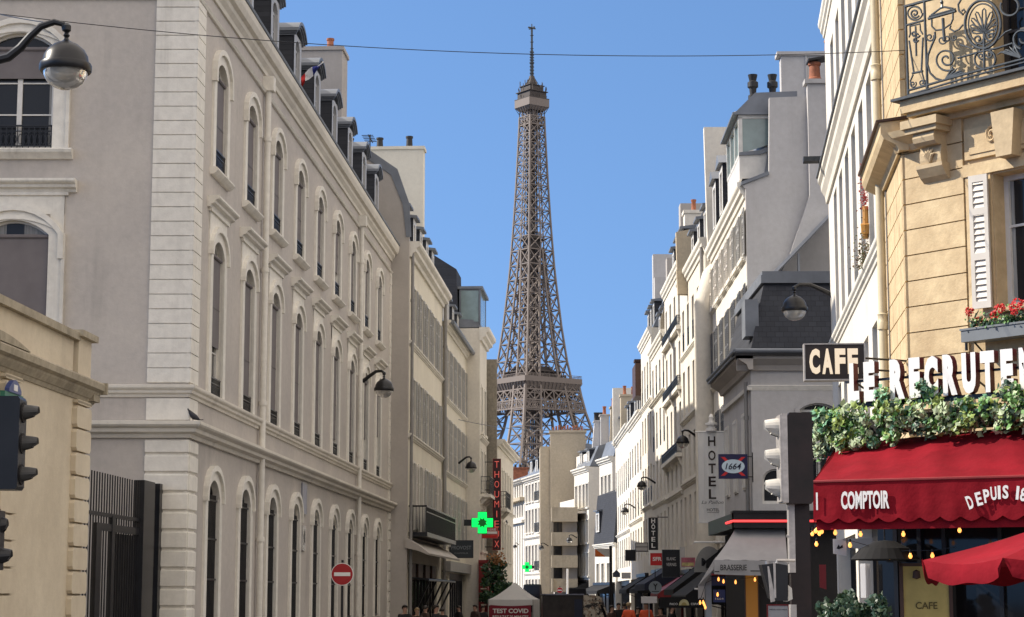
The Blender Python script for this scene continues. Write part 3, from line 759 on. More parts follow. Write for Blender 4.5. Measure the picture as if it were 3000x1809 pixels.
h3 = town_house('house', 'cream house with long grey shutters and a thin zinc eave, beside the balcony house', L3, 13.6, 15.45,
    cols=[1.75+2.55*i for i in range(5)], rows=[(4.2,6.95,1.1,0),(7.98,10.65,1.1,0),(11.7,14.2,1.1,0)], wallm=M_CREAM, trim=M_TRIM, cornice=(.35,.34),
    bands=[(7.72,.22,.14),(11.45,.2,.14)], shut=M_SHUTG, shut_rows=(0,1,2), roof=(2.6,1.3,.6), dormers=[2.2,5.2,8.2,11.2], dorm=(1.1,1.6,.3,'flat'),
    shops=[(.8,2.6,GZ+.1,2.7,M_FRAMEG),(3.4,12.8,GZ+.1,2.9,M_BLACK)], sills=False, surround=.1)
c = MB(HZ); c.tube([(0,-.4,15.42),(13.6,-.4,15.42)], .12, 8); c.build('gutter', M_ZINC, h3)
m = MB(HZ); m.box(.2,13,-.35,.02,2.95,3.45); m.build('fascia', M_FRAMEG, h3)
L4 = fac(1405, 1400, 112, 1850)
zt4 = at(1394, 962, 112)[2]
h4 = town_house('house', 'narrow pale stone house stepping forward, with a glazed attic box on its roof', L4, 5.4, zt4, cols=[1.4,3.9],
    rows=[(4.3,6.6,1.0,0),(7.7,9.9,1.0,0),(11.0,13.6,1.0,0)], wallm=M_WHITE2, trim=M_TRIM, cornice=(.7,.55), bands=[(7.1,.25,.16),(10.5,.25,.16)], roof=(.5,.4,.2),
    guards=(0,1,2), balcs=[(.6,4.8,7.45,.6)], depth=8)
m = MB(HZ); m.box(.2, 4.8, .0, 1.2, zt4+.1, zt4+.3); m.box(.2,.3,.0,1.2,zt4+.3,zt4+2.3); m.box(4.7,4.8,.0,1.2,zt4+.3,zt4+2.3)
m.box(.1, 4.9, -.15, 1.3, zt4+2.3, zt4+2.45); m.box(.15,.3,-.02,.08,zt4+.3,zt4+2.3)
av = m.build('attic', M_ZINC, h4)
g = MB(HZ); g.face([(.18,.1,zt4+.4),(.18,1.1,zt4+.4),(.18,1.1,zt4+2.2),(.18,.1,zt4+2.2)]); g.box(.35,4.6,.02,.04,zt4+.3,zt4+2.3); g.build('pane', M_GLASSG, av)
m = MB(HZ); m.prism([(1.25,zt4-.2),(1.35,zt4+3.4),(2.6,zt4+4.2),(6,zt4+4.2),(6,zt4-.2)], -.2, 3.0, lambda p, q, t: (t, p, q)); m.build('roof', M_SLATE, h4)
# red shop front wrapped round the foot of this house
m = MB(HZ); m.box(-.30, 5.3, -.55, .02, 2.55, 3.55); m.box(-.42, 5.4, -.7, .02, 3.55, 3.72); m.build('fascia', M_REDD, h4)
m = MB(HZ)
for x in (-.3, 2.3, 4.7): m.box(x, x+.55, -.5, .02, GZ+.12, 2.55)
m.box(.25,5.2,-.3,.02,GZ+.12,.7); m.build('shopfront', M_REDD, h4)
m = MB(HZ)
for z in (1.9, 1.45, 1.25, .8, .35): m.box(-.312,-.305,-.42,-.12,z-.05,z+.03)
m.box(-.307,-.301,-.44,-.1,2.1,2.16); m.build('menu_lettering', M_CREAMP, h4)
L5 = fac(1457, 1500, 118, 1850)
z5 = at(1462, 1290, 118)[2]
h5 = town_house('house', 'low cream house under a bare rubble party wall, left of the iron tower', L5, 16, z5, cols=[2,4.6,7.2,9.8,12.4], rows=[(3.9,6.2,1.0,0),(7.2,9.4,1.0,0)],
    wallm=M_WHITE2, cornice=(.35,.45), roof=(.6,.8,.6), bands=[(6.9,.2,.12)], guards=(1,), shops=[(1,6,GZ+.1,2.6,M_DARK)], balcs=[(1.2,5.2,6.95,.5)])
z5t = at(1450, 1055, 118)[2]
m = MB(HZ); m.box(-.32, -.01, .02, 6, GZ, z5t); m.build('party_wall', M_RUBBLE, h5)
m = MB(HZ); m.box(.0, 3.0, .5, 6, z5+.3, z5t-.3); m.build('chimney', M_RUBBLE, h5)
# ---------------------------------------------------------------- right side, from far to near
RR = fac(2075, 1300, 80, 1500, True)
def rspan(Yn, Yf): return RR.shift(-(Yf-80)), Yf-Yn
def cols_(W, n, m=1.1): return [m+(W-2*m)*i/(n-1) for i in range(n)]
F, W = rspan(80, 92)
r5 = town_house('house', 'ivory house with flat rain stained front and a thick rendered flue, behind the hotel banner', F, W, 16.25, cols=cols_(W,5), rows=[(4.0,6.2,1.0,0),(7.0,8.9,1.0,0),(9.9,11.95,1.0,0),(12.9,14.8,1.0,0)],
    wallm=M_WHITE2, cornice=(.5,.26), bands=[(6.6,.2,.15),(9.5,.18,.14),(12.5,.15,.12)], roof=(2.2,1.0,1.0), dormers=[3,6,9], dorm=(1.1,1.6,.3,'flat'), dfm=M_FRAME,
    shops=[(.6,5.4,GZ+.1,2.8,M_BLACK),(6.2,11.4,GZ+.1,2.8,M_BROWN)], pipes=[(W-.3,.08,M_PIPEG)], guards=(3,), surround=0, sills=False, rec=.3)
m = MB(HZ); m.tube([(W+.5,-.15,3),(W+.5,-.15,13.4),(W+.4,.2,14.6),(W-.6,1.0,15.5)], .42, 12); m.build('flue', M_WHITE2, r5, True)
m = MB(HZ); m.prism([(-.45,15.2),(-.5,16.3),(.3,16.7),(1.0,20.0),(1.5,21.6),(5,22.2),(5,15)], 3.4, 3.8, lambda p, q, t: (t, p, q)); m.build('party_wall', M_PINK, r5)
m = MB(HZ); m.prism([(-.2,15.9),(-.25,18.6),(.75,18.8),(4,19),(4,15)], .3, .75, lambda p, q, t: (t, p, q)); m.build('party_wall', M_PINK, r5)
F, W = rspan(92, 102)
r6 = town_house('house', 'ivory house with small flower balconies on three storeys, sixth along the sunny side', F, W, 17.35, cols=cols_(W,4), rows=[(3.9,6.2,1.0,0),(6.9,8.0,1.0,0),(8.6,10.8,1.0,0),(11.75,13.7,1.0,0),(14.6,16.2,1.0,0)],
    wallm=M_WHITE, cornice=(.45,.22), bands=[(6.4,.2,.15)], roof=(2.4,1.1,1.0), dormers=[2.2,5,7.8], dorm=(1.1,1.6,.3,'flat'), shops=[(.5,4.6,GZ+.1,2.8,M_BLACK),(5.2,9.5,GZ+.1,2.8,M_REDD)],
    balcs=[(.3,W-.3,14.35,.22),(.3,W-.3,11.5,.22),(.3,W-.3,8.35,.3)], surround=0, sills=False, rec=.3)
m = MB(HZ); m.box(.1,1.1,.8,5,17,21.9); m.build('chimney', M_GREYW, r6)
add_chimney(r6, 5.0, 5.9, .6, 3.5, 17.5, 20.6, M_WHITE2, 3)
F, W = rspan(102, 112)
r7 = town_house('house', 'plain house with a curved cornice and tall narrow windows, seventh along the sunny side', F, W, 15.4, cols=cols_(W,4), rows=[(4.0,6.1,1.0,0),(6.9,9.0,1.0,0),(9.7,11.7,1.0,0),(12.5,14.3,1.0,0)],
    wallm=M_WHITE, cornice=(.45,.24), bands=[(6.5,.2,.12),(12.2,.18,.2)], roof=(2.5,1.0,1.0), dormers=[2.5,5,7.5], dorm=(1.1,1.6,.3,'flat'), guards=(2,3), shops=[(.5,9.3,GZ+.1,2.8,M_BLACK)], surround=0, sills=False, rec=.3)
m = MB(HZ); m.prism([(-.2,14.9),(-.2,16.0),(.6,18.5),(3,19.5),(5,19.5),(5,14.9)], W-.5, W-.05, lambda p, q, t: (t, p, q)); m.build('party_wall', M_RUBBLE, r7)
m = MB(HZ); m.box(1.0,1.9,.8,5,15.4,20.6); m.build('chimney', M_GREYW, r7)
F, W = rspan(112, 121)
r8 = town_house('house', 'tall pale house stepping above its neighbours with a pale grey end wall, eighth along', F, W, 16.9, cols=cols_(W,4), rows=[(4.1,6.2,1.0,0),(7.1,9.2,1.0,0),(10.1,12.2,1.0,0),(13.1,15.3,1.0,0)],
    wallm=M_WHITE2, cornice=(.45,.22), bands=[(6.7,.2,.15),(12.7,.2,.15)], roof=(2.2,1.0,.8), dormers=[2.3,4.6,6.9], dorm=(1.1,1.5,.3,'flat'), guards=(1,3), shops=[(.5,8.3,GZ+.1,2.8,M_NAVY)], surround=0, sills=False, rec=.3)
m = MB(HZ); m.box(2,2.9,.6,5,17,22.2); m.build('chimney', M_PALEGREY, r8)
m = MB(HZ); m.box(4.6,5.4,.5,4,17,20.4); m.build('chimney', M_PALEGREY, r8)
F, W = rspan(121, 134)
r9 = town_house('house', 'lower white house with a brown boarded rooftop box on its near end', F, W, 13.0, cols=cols_(W,5), rows=[(3.9,5.9,1.0,0),(6.7,8.6,1.0,0),(9.4,11.3,1.0,0)],
    wallm=M_WHITE, cornice=(.35,.28), bands=[(6.3,.18,.15)], roof=(1.6,.6,.8), dormers=[2.5,5,7.5], dorm=(1.1,1.4,.25,'flat'), guards=(1,2), shops=[(.5,12.3,GZ+.1,2.8,M_BLACK)], surround=0, sills=False, rec=.3)
m = MB(HZ); m.box(W-3.2,W-.1,-.35,3,13.9,15.9); m.build('attic', M_BROWN, r9)
add_chimney(r9, W-3, W-2.2, -.2, 2.5, 15.9, 16.4, M_BROWN, 2, M_POTD)
F, W = rspan(134, 152)
r10 = town_house('house', 'long white house with red chimney pots over a rendered stack, tenth along', F, W, 13.3, cols=cols_(W,7), rows=[(3.7,5.7,1.0,0),(6.4,8.3,1.0,0),(9.0,11.0,1.0,0)],
    wallm=M_WHITE2, cornice=(.35,.28), bands=[(6.0,.18,.15)], roof=(1.9,.8,.8), dormers=[3,6,9,12,15], dorm=(1.1,1.4,.25,'flat'), guards=(0,2), shops=[(.5,17,GZ+.1,2.8,M_BLACK)], surround=0, sills=False, rec=.3)
add_chimney(r10, 9, 10, -.1, 3.5, 13.3, 16.1, M_PINK, 6, ph=.6)
m = MB(HZ); m.box(2,2.9,-.3,5,13,17.3); m.build('chimney', M_WHITE2, r10)
# the bend: houses whose fronts close the view
u0 = at(1700, 1450, 172)
CF = fac(1700, 1450, 172, 500, True)
F = CF.shift(-2.6); 
c4 = town_house('house', 'sunlit house with a long white roof balcony, right of the stepped concrete balconies', F, 6.2, 12.6, cols=[1.0,2.6,4.2,5.6], rows=[(3.4,5.3,.95,0),(6.2,8.1,.95,0),(9.2,11.2,.95,0)],
    wallm=M_WHITE, cornice=(.4,.35), roof=(1.8,.9,.8), dormers=[1.5,4.5], dorm=(1.0,1.3,.3,'flat'), surround=.1, shops=[(.4,5.8,GZ+.1,2.6,M_BLACK)])
m = MB(HZ); m.box(-1.6,5.0,-1.0,.02,8.7,8.9); m.box(-1.6,5.0,-1.0,-.9,8.9,9.9); m.box(-1.6,-1.5,-.9,.02,8.9,9.9); m.build('balcony', M_WHITE, c4)
m = MB(HZ); m.box(-1.0,4.5,.4,.5,12.7,13.9); m.build('parapet', M_WHITE, c4)
pgr = fac(1775, 1450, 163, 560, True)
c5 = town_house('house', 'white house with tall narrow windows in front of pale grey gables', pgr.shift(-2.6), 5.2, 12.9, cols=[1.2,2.7,4.2], rows=[(6.0,8.3,.9,0),(9.4,11.5,.9,0),(3.2,5.2,.9,0)],
    wallm=M_WHITE, cornice=(.4,.35), roof=(1.5,.6,.6), surround=.1, shops=[(.3,4.8,GZ+.1,2.6,M_DARK)])
x1 = at(1715, 1235, 162); x2 = at(1764, 1235, 162)
for k, (ua, ub, v, mat) in enumerate(((1722,1766,1236,M_PALEGREY),(1760,1784,1218,M_PALEGREY),(1780,1838,1195,M_PINK))):
    pa = at(ua, v, 172-k); pb = at(ub, v, 172-k)
    nm = thing('rooftop_chimney_wall', ['pale grey sloping gable wall above the white houses at the bend','narrow pale flue wall right of the grey sloping gable','beige chimney wall with red pots at the end of the sunny row'][k], 'chimney wall', (pa.x, 172-k, 10))
    L = pb.x-pa.x; m = MB(-10)
    sl = .6 if k == 0 else (.0 if k == 1 else .3)
    m.prism([(0,10),(sl,pa.z),(L,pa.z),(L,10)], 0, 1.6, lambda p, q, t: (p, t, q)); m.box(sl-.1,L+.08,-.08,1.7,pa.z,pa.z+.12)
    m.build('wall', mat, nm)
    for i in range(3 if k != 1 else 1): link('chimney_pot', pot_mesh(.16,.75,M_POT if k else M_POTD), nm, (sl+(L-sl)*(i+.5)/(3 if k != 1 else 1), .8, pa.z+.12-10))
# dark slate house with low mansard at the right of the bend
pm = at(1740, 1490, 150)
dk = fac(1802, 1500, 150, 500, True).shift(-7.4)
zk = at(1760,1596,154)[2]
d1 = town_house('house', 'small house with a big dark slate mansard coming low over white walls', dk, 7.4, zk, cols=[1.2,3.0,5.0], rows=[(2.7,4.2,.9,0)], wallm=M_WHITE2, cornice=(.25,.2),
    roof=None, surround=.08, shops=[(.3,6.9,GZ+.1,2.3,M_DARK)], depth=7)
m = MB(HZ); m.sweep([(-.1,zk),(.25,zk+3.9),(2.2,zk+4.6),(6,zk+4),(6,zk)], -.02, 7.3); m.build('roof', M_SLATE, d1)
m = MB(HZ); m.box(2.6,7.3,1.5,5,zk,at(1780,1290,154)[2]); m.build('party_wall', M_PINK, d1)
m = MB(HZ); m.tube([(6.6,.9,zk+4.2),(6.6,1.2,zk+7.2)], .22, 10); m.lathe([(.22,0),(.34,.05),(.34,.2),(0,.3)], (6.6,1.2,zk+7.2), 10); m.build('flue', M_METALG, d1, True)
add_dormer(d1, 1.6, -.12, zk+1.0, 1.2, 1.6, 1.2, 'flat', fm=M_FRAME)
# tall beige party wall with a row of pots, and the stepped concrete balconies before it
pa = at(1612, 1268, 176); pb = at(1715, 1268, 176)
tw = thing('tall_chimney_wall', 'tall beige windowless wall topped by a long row of terracotta pots, in front of the tower', 'chimney wall', (pa.x, 176, GZ))
L = pb.x-pa.x; m = MB(HZ); m.box(0,L,0,1.2,GZ,pa.z); m.box(-.9,-.003,.4,5,GZ,pa.z-1.2); m.box(-.1,L+.1,-.1,1.3,pa.z,pa.z+.22); m.build('wall', M_PINK, tw)
rr = random.Random(5)
for i in range(11): link('chimney_pot', pot_mesh(.10,[.3,.4,.5][i%3],M_POT), tw, (.3+(L-.6)*i/10, .6, pa.z+.22+HZ))
sa = at(1616, 1488, 170); sb = at(1690, 1488, 170)
st = thing('apartment_building', 'modern concrete block with stacked solid balcony fronts at the bend of the street', 'building', (sa.x, 170, GZ))
L = sb.x-sa.x
m = MB(HZ); m.box(.25, L, .3, 5, GZ, sa.z-.2); m.build('wall', M_GREYW, st)
zs = [at(1616, v, 170)[2] for v in (1488, 1530, 1561, 1600, 1628, 1664, 1696, 1735)]
for k in range(4):
    m = MB(HZ); m.box(0, L+.02, -.9 if k < 3 else -.6, .32, zs[2*k+1], zs[2*k]); m.box(-.02,.12,-.92,.34,zs[2*k+1],zs[2*k]); m.build('balcony', M_PINK, st)
for k in range(3):
    m = MB(HZ); m.box(.15, .9, .22, .29, zs[2*k+2], zs[2*k+1]); m.build('window', M_GLASSD, st)
F2_ = CF.shift(-27.6)
c2 = town_house('house', 'white classical house with tall windows and small black balconies, left of the beige wall', F2_, 11.6, 13.3, cols=[1.2,2.9,4.7,6.5,8.3,10.2], rows=[(4.3,6.6,.95,0),(7.9,10.1,.95,0),(10.9,12.6,.95,0),(1.2,3.3,.95,0)],
    wallm=M_WHITE, trim=M_WHITE, cornice=(.45,.4), bands=[(7.2,.22,.2),(3.7,.2,.15)], roof=(1.9,.9,.9), dormers=[2,5,8,10.4], dorm=(1.1,1.5,.3,'flat'), surround=.12)
for x in (8.2,):
    pass
for z in (10.7, 7.7, 4.1):
    m = MB(HZ); m.box(8.9,11.5,-.7,.02,z-.15,z); m.build('balcony', M_WHITE, c2); link('railing', guard_mesh(2.5,.9,M_IRON), c2, (10.2,-.66,z+HZ))
add_chimney(c2, 10.4, 11.3, 1, 4, 13.5, 16.6, M_PINK, 3)
F1_ = CF.shift(-44)
c1 = town_house('house', 'modern white block with ribbon windows under a flat zinc roof, leftmost at the bend', F1_, 16.2, 13.3, cols=[1,2.4,3.8,5.2,6.6,8,9.4,10.8,12.2,13.6,15], rows=[(9.6,11.2,.9,0),(11.6,12.9,.9,0),(2.5,8.8,.55,0)],
    wallm=M_WHITE, cornice=(.35,.5), roof=(.8,1.4,.5), surround=0, sills=False)
m = MB(HZ); m.box(-.1,16.3,-.5,.02,11.2,11.55); m.build('balcony', M_PINK, c1)
m = MB(HZ); m.box(-.1,16.3,-.3,.02,9.0,9.3); m.build('balcony', M_WHITE, c1)
pbk = at(1497, 1395, 222)
bh = thing('rooftop_attic', 'dark slate attic with a red brick stack rising behind the flat roofed white block', 'attic', (pbk.x-2, 222, GZ))
m = MB(HZ); m.box(0,7,0,6,GZ,pbk.z-1.2); m.build('wall', M_WHITE, bh)
m = MB(HZ); m.sweep([(-.1,pbk.z-1.2),(.5,pbk.z-.1),(3,pbk.z+.1),(6,pbk.z-1.2)], -.1, 7.1); m.build('roof', M_SLATE, bh)
m = MB(HZ); m.box(2.2,3.9,.3,1.6,pbk.z-1,pbk.z+.85); m.box(2.1,4.0,.2,1.7,pbk.z+.85,pbk.z+.98); ch = m.build('chimney', M_POT, bh)
for i in range(3): link('chimney_pot', pot_mesh(.14,.35,M_POTD), ch, (2.5+.55*i,.9,pbk.z+.98+HZ))

# ---------------------------------------------------------------- tall white house with the big gable
R4 = fac(2185, 700, 66, 1580, True)
F4 = R4.shift(-13.4); W4 = 13.4
r4 = town_house('house', 'tall white house showing a huge bare pale gable with chimneys above the brasserie', F4, W4, 15.6, cols=[1.3,3.6,5.9,8.2,10.5,12.5], rows=[(3.9,6.0,1.05,0),(6.95,8.85,1.05,0),(10.05,12.15,1.05,0),(13.15,14.75,1.05,0)],
    wallm=M_WHITE, cornice=(.5,.27), bands=[(6.4,.2,.15),(9.8,.18,.14),(12.95,.16,.12)], roof=None, shut=M_SHUTB, shut_rows=(1,2), depth=10, shops=[(.5,6,GZ+.1,2.8,M_BLACK),(6.6,13,GZ+.1,2.8,M_BLACK)], surround=.1)
for x in (1.3,3.6,5.9,8.2,10.5,12.5): add_shutters(r4, x, 13.15, 1.05, 1.6, M_SHUTW if x < 9 else M_SHUTG, y=-.06)
m = MB(HZ); m.sweep([(.1,15.8),(.7,15.9),(1.0,18.2),(4,18.4),(9.8,18.4),(9.9,15.8)], .05, W4-.3); m.build('roof', M_ZINC, r4)
G4 = [(.0,GZ),(.0,15.38),(-.12,15.50),(.80,15.86),(.86,18.55),(2.1,18.60),(9,18.60),(9,GZ)]
m = MB(HZ); m.prism(G4, W4, W4+.22, lambda p, q, t: (t, p, q)); m.build('party_wall', M_PALEGREY, r4)
m = MB(HZ); m.prism([(-.16,15.50),(-.14,15.62),(.78,15.98),(.80,15.86)], W4-.1, W4+.30, lambda p, q, t: (t, p, q)); m.build('flashing', M_ZINC, r4)
m = MB(HZ); m.prism([(2.12,18.95),(5.2,18.95),(5.2,8),(.2,8),(.2,10.6),(1.42,13.1),(2.12,15.1)], W4+.22, W4+.55, lambda p, q, t: (t, p, q)); m.box(W4+.1,W4+.65,2.02,5.3,18.95,19.1)
cm = m.build('chimney', M_PALEGREY, r4)
for i in range(4): link('chimney_pot', pot_mesh(.21,.62,M_POT), cm, (W4+.36, 2.4+.58*i, 19.1+HZ))
m = MB(HZ); m.prism([(2.15,19.72),(3.0,19.86),(4.6,19.84),(4.6,19.9),(3.0,19.93),(2.15,19.79)], W4+.05, W4+.7, lambda p, q, t: (t, p, q)); m.build('chimney_cowl', M_POTD, cm)
x7 = W4-6
m = MB(HZ); m.box(x7, x7+.5, 2.0, 7, 18.3, 21.6); m.box(x7-.1, x7+.6, 1.85, 7.1, 21.6, 21.75); m.box(x7+.5,x7+.56,2.9,2.95,18.3,21.6); cm2 = m.build('chimney', M_PALEGREY, r4)
for i in range(3): link('chimney_pot', pot_mesh(.15,.5,M_POT), cm2, (x7+.25, 3.8+.5*i, 21.75+HZ))
pf = R4.px(2078, 340); 
m = MB(HZ); m.prism([(-.15,15.2),(-.25,20.7),(1.0,20.7),(1.05,21.05),(4.5,21.05),(6,15.2)], .0, .4, lambda p, q, t: (t, p, q)); m.build('party_wall', M_WHITE2, r4)
m = MB(HZ); m.box(.35,.9,1.05,4.6,17,21.05); m.box(.25,1.0,.95,4.7,21.05,21.2); cm3 = m.build('chimney', M_WHITE, r4)
for y in (1.75, 2.55):
    m = MB(HZ); m.lathe([(.0,0),(.15,0),(.12,.55),(.2,.6),(.2,.75),(.13,.8),(.15,1.05),(.22,1.1),(.22,1.3),(.14,1.36),(.2,1.62),(0,1.62)], (.62,y,21.2), 12); m.build('chimney_cowl', M_POTD, cm3, True)
link('chimney_pot', pot_mesh(.13,.45,M_POT), cm3, (.62,3.1,21.2+HZ))
# glazed attic box and two smaller dormers
m = MB(HZ); x0, x1 = 8.6, 12.9
m.box(x0,x1,-.12,-.04,15.85,16.75); 
for x in (x0, x0+1.3, x0+2.8, x1-.12): m.box(x,x+.12,-.14,.0,16.7,18.05)
m.box(x0,x1,-.14,.0,18.0,18.15); m.box(x0,x1,-.13,-.02,16.65,16.78); m.box(x1-.06,x1,.0,1.9,18.0,18.15); m.prism([(-.1,15.9),(-.1,16.75),(.6,16.8),(1.9,17.35),(1.9,15.9)], x1-.07, x1-.01, lambda p, q, t: (t, p, q))
dm = m.build('dormer', M_FRAME, r4)
m = MB(HZ); m.prism([(-.12,16.70),(.6,16.72),(1.9,17.30),(1.9,17.42),(.6,16.88),(-.12,16.80)], x1-.02, x1+.06, lambda p, q, t: (t, p, q))
m.prism([(-.3,18.15),(.45,18.9),(1.9,18.95),(1.9,18.15)], x0-.1, x1+.05, lambda p, q, t: (t, p, q)); m.box(x0-.2,x1+.12,-.34,1.9,18.12,18.2); m.build('roof', M_ZINC, dm)
m = MB(HZ); m.face([(x1-.03,-.05,16.78),(x1-.03,1.9,17.4),(x1-.03,1.9,18.05),(x1-.03,-.05,18.05)]); m.face([(x0,-.06,16.7),(x1,-.06,16.7),(x1,-.06,18.05),(x0,-.06,18.05)]); m.build('pane', M_GLASSG, dm)
for x in (6.3, 3.4): add_dormer(r4, x, -.15, 15.95, 1.3, 1.8, 1.9, 'pediment', fm=M_FRAME)

# ---------------------------------------------------------------- low slate roofed brasserie house
FR = Fac(7.03, 58, 1, 0)
r3 = fthing('brasserie_house', 'low grey rendered corner house with a steep dark slate mansard', 'house', FR)
fo = [(1.42,2.50,4.95,7.35,.18),(.25,1.1,2.9,5.45,.42)]
m = MB(HZ); wall_front(m, 0, 9, GZ, 8.6, [fo[0]]+[(.28,1.05,4.4,5.42,.38)]+[(.6,8,GZ+.1,2.35,0)], .2)
m.face([(0,0,GZ),(0,7.6,GZ),(0,7.6,8.6),(0,0,8.6)]); m.face([(9,0,GZ),(9,0,8.6),(9,7.6,8.6),(9,7.6,GZ)]); m.build('wall', M_PALEGREY, r3)
add_window(r3, 1.96, 4.95, 1.08, 2.4, .18, .16, 'french', M_FRAME); add_window(r3, .665, 4.4, .77, 1.02, .38, .12, 'single', M_FRAME)
m = MB(HZ); arch_band(m, 1.42, 2.5, 4.95, 7.35, .18, .14, .02, -.05); m.build('window_surround', M_PALEGREY, r3)
link('railing', guard_mesh(1.2,.9,M_BLACK), r3, (1.96,-.08,4.9+HZ))
m = MB(HZ); mould(m, -.07, 9, 7.72, 7.88, .07); m.box(-.10,.03,-.05,7.5,7.74,7.86); m.build('band', M_TRIM, r3)
m = MB(HZ); m.sweep([(.03,8.3),(-.1,8.3),(-.16,8.45),(-.42,8.62),(-.42,8.70),(.03,8.70)], -.42, 9); m.prism([(.03,8.3),(-.1,8.3),(-.16,8.45),(-.42,8.62),(-.42,8.70),(.03,8.70)], -.42, 7.6, lambda p, q, t: (p, t, q)); m.build('soffit', M_GREYW, r3)
m = MB(HZ); m.box(-.52,9,-.52,.3,8.70,8.80); m.box(-.52,.3,-.5,7.6,8.71,8.79); m.build('eave_board', M_BLACK, r3)
m = MB(HZ); m.tube([(-.5,-.5,8.84),(9,-.5,8.84)], .07, 8); m.tube([(-.5,-.5,8.84),(-.5,7.6,8.84)], .07, 8); m.box(-.2,9,-.3,-.1,8.8,8.93); m.build('gutter', M_ZINC, r3)
m = MB(HZ)   # mansard with hip on the street corner
A = [(-.02,-.12,8.8),(9,-.12,8.8),(9,7.6,8.8),(-.02,7.6,8.8)]; B = [(.50,.45,11.0),(9,.45,11.0),(9,7.4,11.0),(.50,7.4,11.0)]
for i in range(4): j = (i+1)%4; m.face([A[i],A[j],B[j],B[i]])
m.build('roof', M_SLATE, r3)
m = MB(HZ); m.box(.40,9,.32,7.5,10.98,11.22); m.box(.44,9,.36,7.5,11.22,11.34); m.build('roof_edge', M_ZINC, r3)
m = MB(HZ)
sl = lambda x: 11.28+(x-.81)*1.04
m.prism([(.75,11.28),(3.7,14.35),(3.7,14.47),(.70,11.36)], 4.6, 7.7, lambda p, q, t: (p, t, q))
m.build('lean_to_roof', M_ZINCL, r3)
m = MB(HZ)
for x in (1.15, 1.62, 2.28): m.box(x, x+.07, 5.6, 5.75, 11.3, sl(x)-.02)
m.build('strut', M_ZINCL, r3)
m = MB(HZ); m.box(-.12,.28,.1,1.0,9.35,10.45); m.build('dormer', M_ZINC, r3)
pipe_part(r3, -.12, .25, GZ, 8.0, .06, M_PIPEG)
for k in range(3):
    y = 1.2+2.4*k; m = MB(HZ); m.box(-.04,.02,y,y+1.0,4.9,7.2); m.build('window_surround', M_TRIM, r3)
for k in range(3):
    y = 1.2+2.4*k
    wn = add_window(r3, 0, 4.95, .9, 2.2, 0, 0, 'french', M_FRAME); wn.location = (-.06, y+.5, 4.95+HZ); wn.rotation_euler = (0,0,-pi/2)
m = MB(HZ); m.box(-.06,9,-.07,-.01,GZ,3.68); m.box(-.08,-.01,-.07,7,GZ,3.68); m.build('shopfront', M_DARK, r3)
g = MB(HZ); g.face([(.6,.16,GZ+.1),(8,.16,GZ+.1),(8,.16,2.35),(.6,.16,2.35)]); g.build('shop_window', M_GLASSD, r3)

# ---------------------------------------------------------------- white house beside the cafe
R2 = fac(2580, 600, 30, 2100, True)
W2 = 14.25; F2 = R2.shift(-13.4)
xs2 = [13.4+x for x in (-1.75,-3.6,-5.45,-7.3,-9.15,-11.0)]
r2 = town_house('house', 'bright white house with a projecting zinc capped cornice and deep plain windows, beside the cafe', F2, W2, 14.5, cols=xs2, rows=[(3.6,6.1,1.0,0),(7.15,10.2,1.0,0),(11.4,13.5,1.0,0)],
    wallm=M_WHITE, cornice=(.3,.14), bands=[(6.95,.22,.12)], rec=.32, surround=0, sills=False, roof=(2,1,1), depth=9, style='french', shops=[(.5,6,GZ+.1,2.9,M_BLACK),(6.6,13.9,GZ+.1,3.0,M_BLACK)])
c = MB(HZ)
c.sweep([(.03,10.40),(-.05,10.40),(-.07,10.55),(-.15,10.68),(-.16,10.80),(-.22,10.86),(-.22,10.98),(.03,11.12)], -.06, W2); c.build('cornice', M_COPE if False else M_CORN, r2)
c = MB(HZ); c.sweep([(.03,11.125),(-.23,10.985),(-.26,10.99),(-.26,11.03),(.03,11.18)], -.1, W2); c.build('flashing', M_ZINC, r2)
for x in xs2[:4]:
    link('railing', guard_mesh(1.0,.5,M_IRON), r2, (x, .1, 7.2+HZ))
m = MB(HZ); m.box(13.4-12.2,13.4-11.9,-.6,-.02,11.05,11.15); m.build('bracket', M_IRON, r2)
# ---------------------------------------------------------------- iron lattice tower
TC = at(1558, 80, 1122); TB = 7.55
tower = thing('iron_lattice_tower', 'tall brown wrought iron lattice tower rising into blue sky beyond the end of the street', 'tower', (TC.x, 1122, TB), radians(36.1))
def interp(P, h):
    for i in range(len(P)-1):
        if P[i][0] <= h <= P[i+1][0]:
            f = (h-P[i][0])/(P[i+1][0]-P[i][0]); return P[i][1]+(P[i+1][1]-P[i][1])*f
    return P[-1][1] if h > P[-1][0] else P[0][1]
LOW = [(-8,66),(0,62.5),(20,52.5),(40,43),(57,36.5),(70,30.5),(86,24.2),(100,20.6),(115,18.4)]
LOWW = [(-8,26),(0,25),(57,15.5),(86,12.2),(100,11),(115,10.3)]
UP = [(115,16.0),(123,14.5),(145,12.0),(178,9.2),(205,7.7),(230,6.55),(266,5.2),(278,5.0)]
UPW = [(115,9.2),(145,8.0),(178,7.6),(190,7.7)]
def leg_chords(h, A, Wd, sx, sy):
    a = interp(A, h); w_ = interp(Wd, h)
    return [Vector((sx*a, sy*a, h)), Vector((sx*(a-w_), sy*a, h)), Vector((sx*(a-w_), sy*(a-w_), h)), Vector((sx*a, sy*(a-w_), h))]
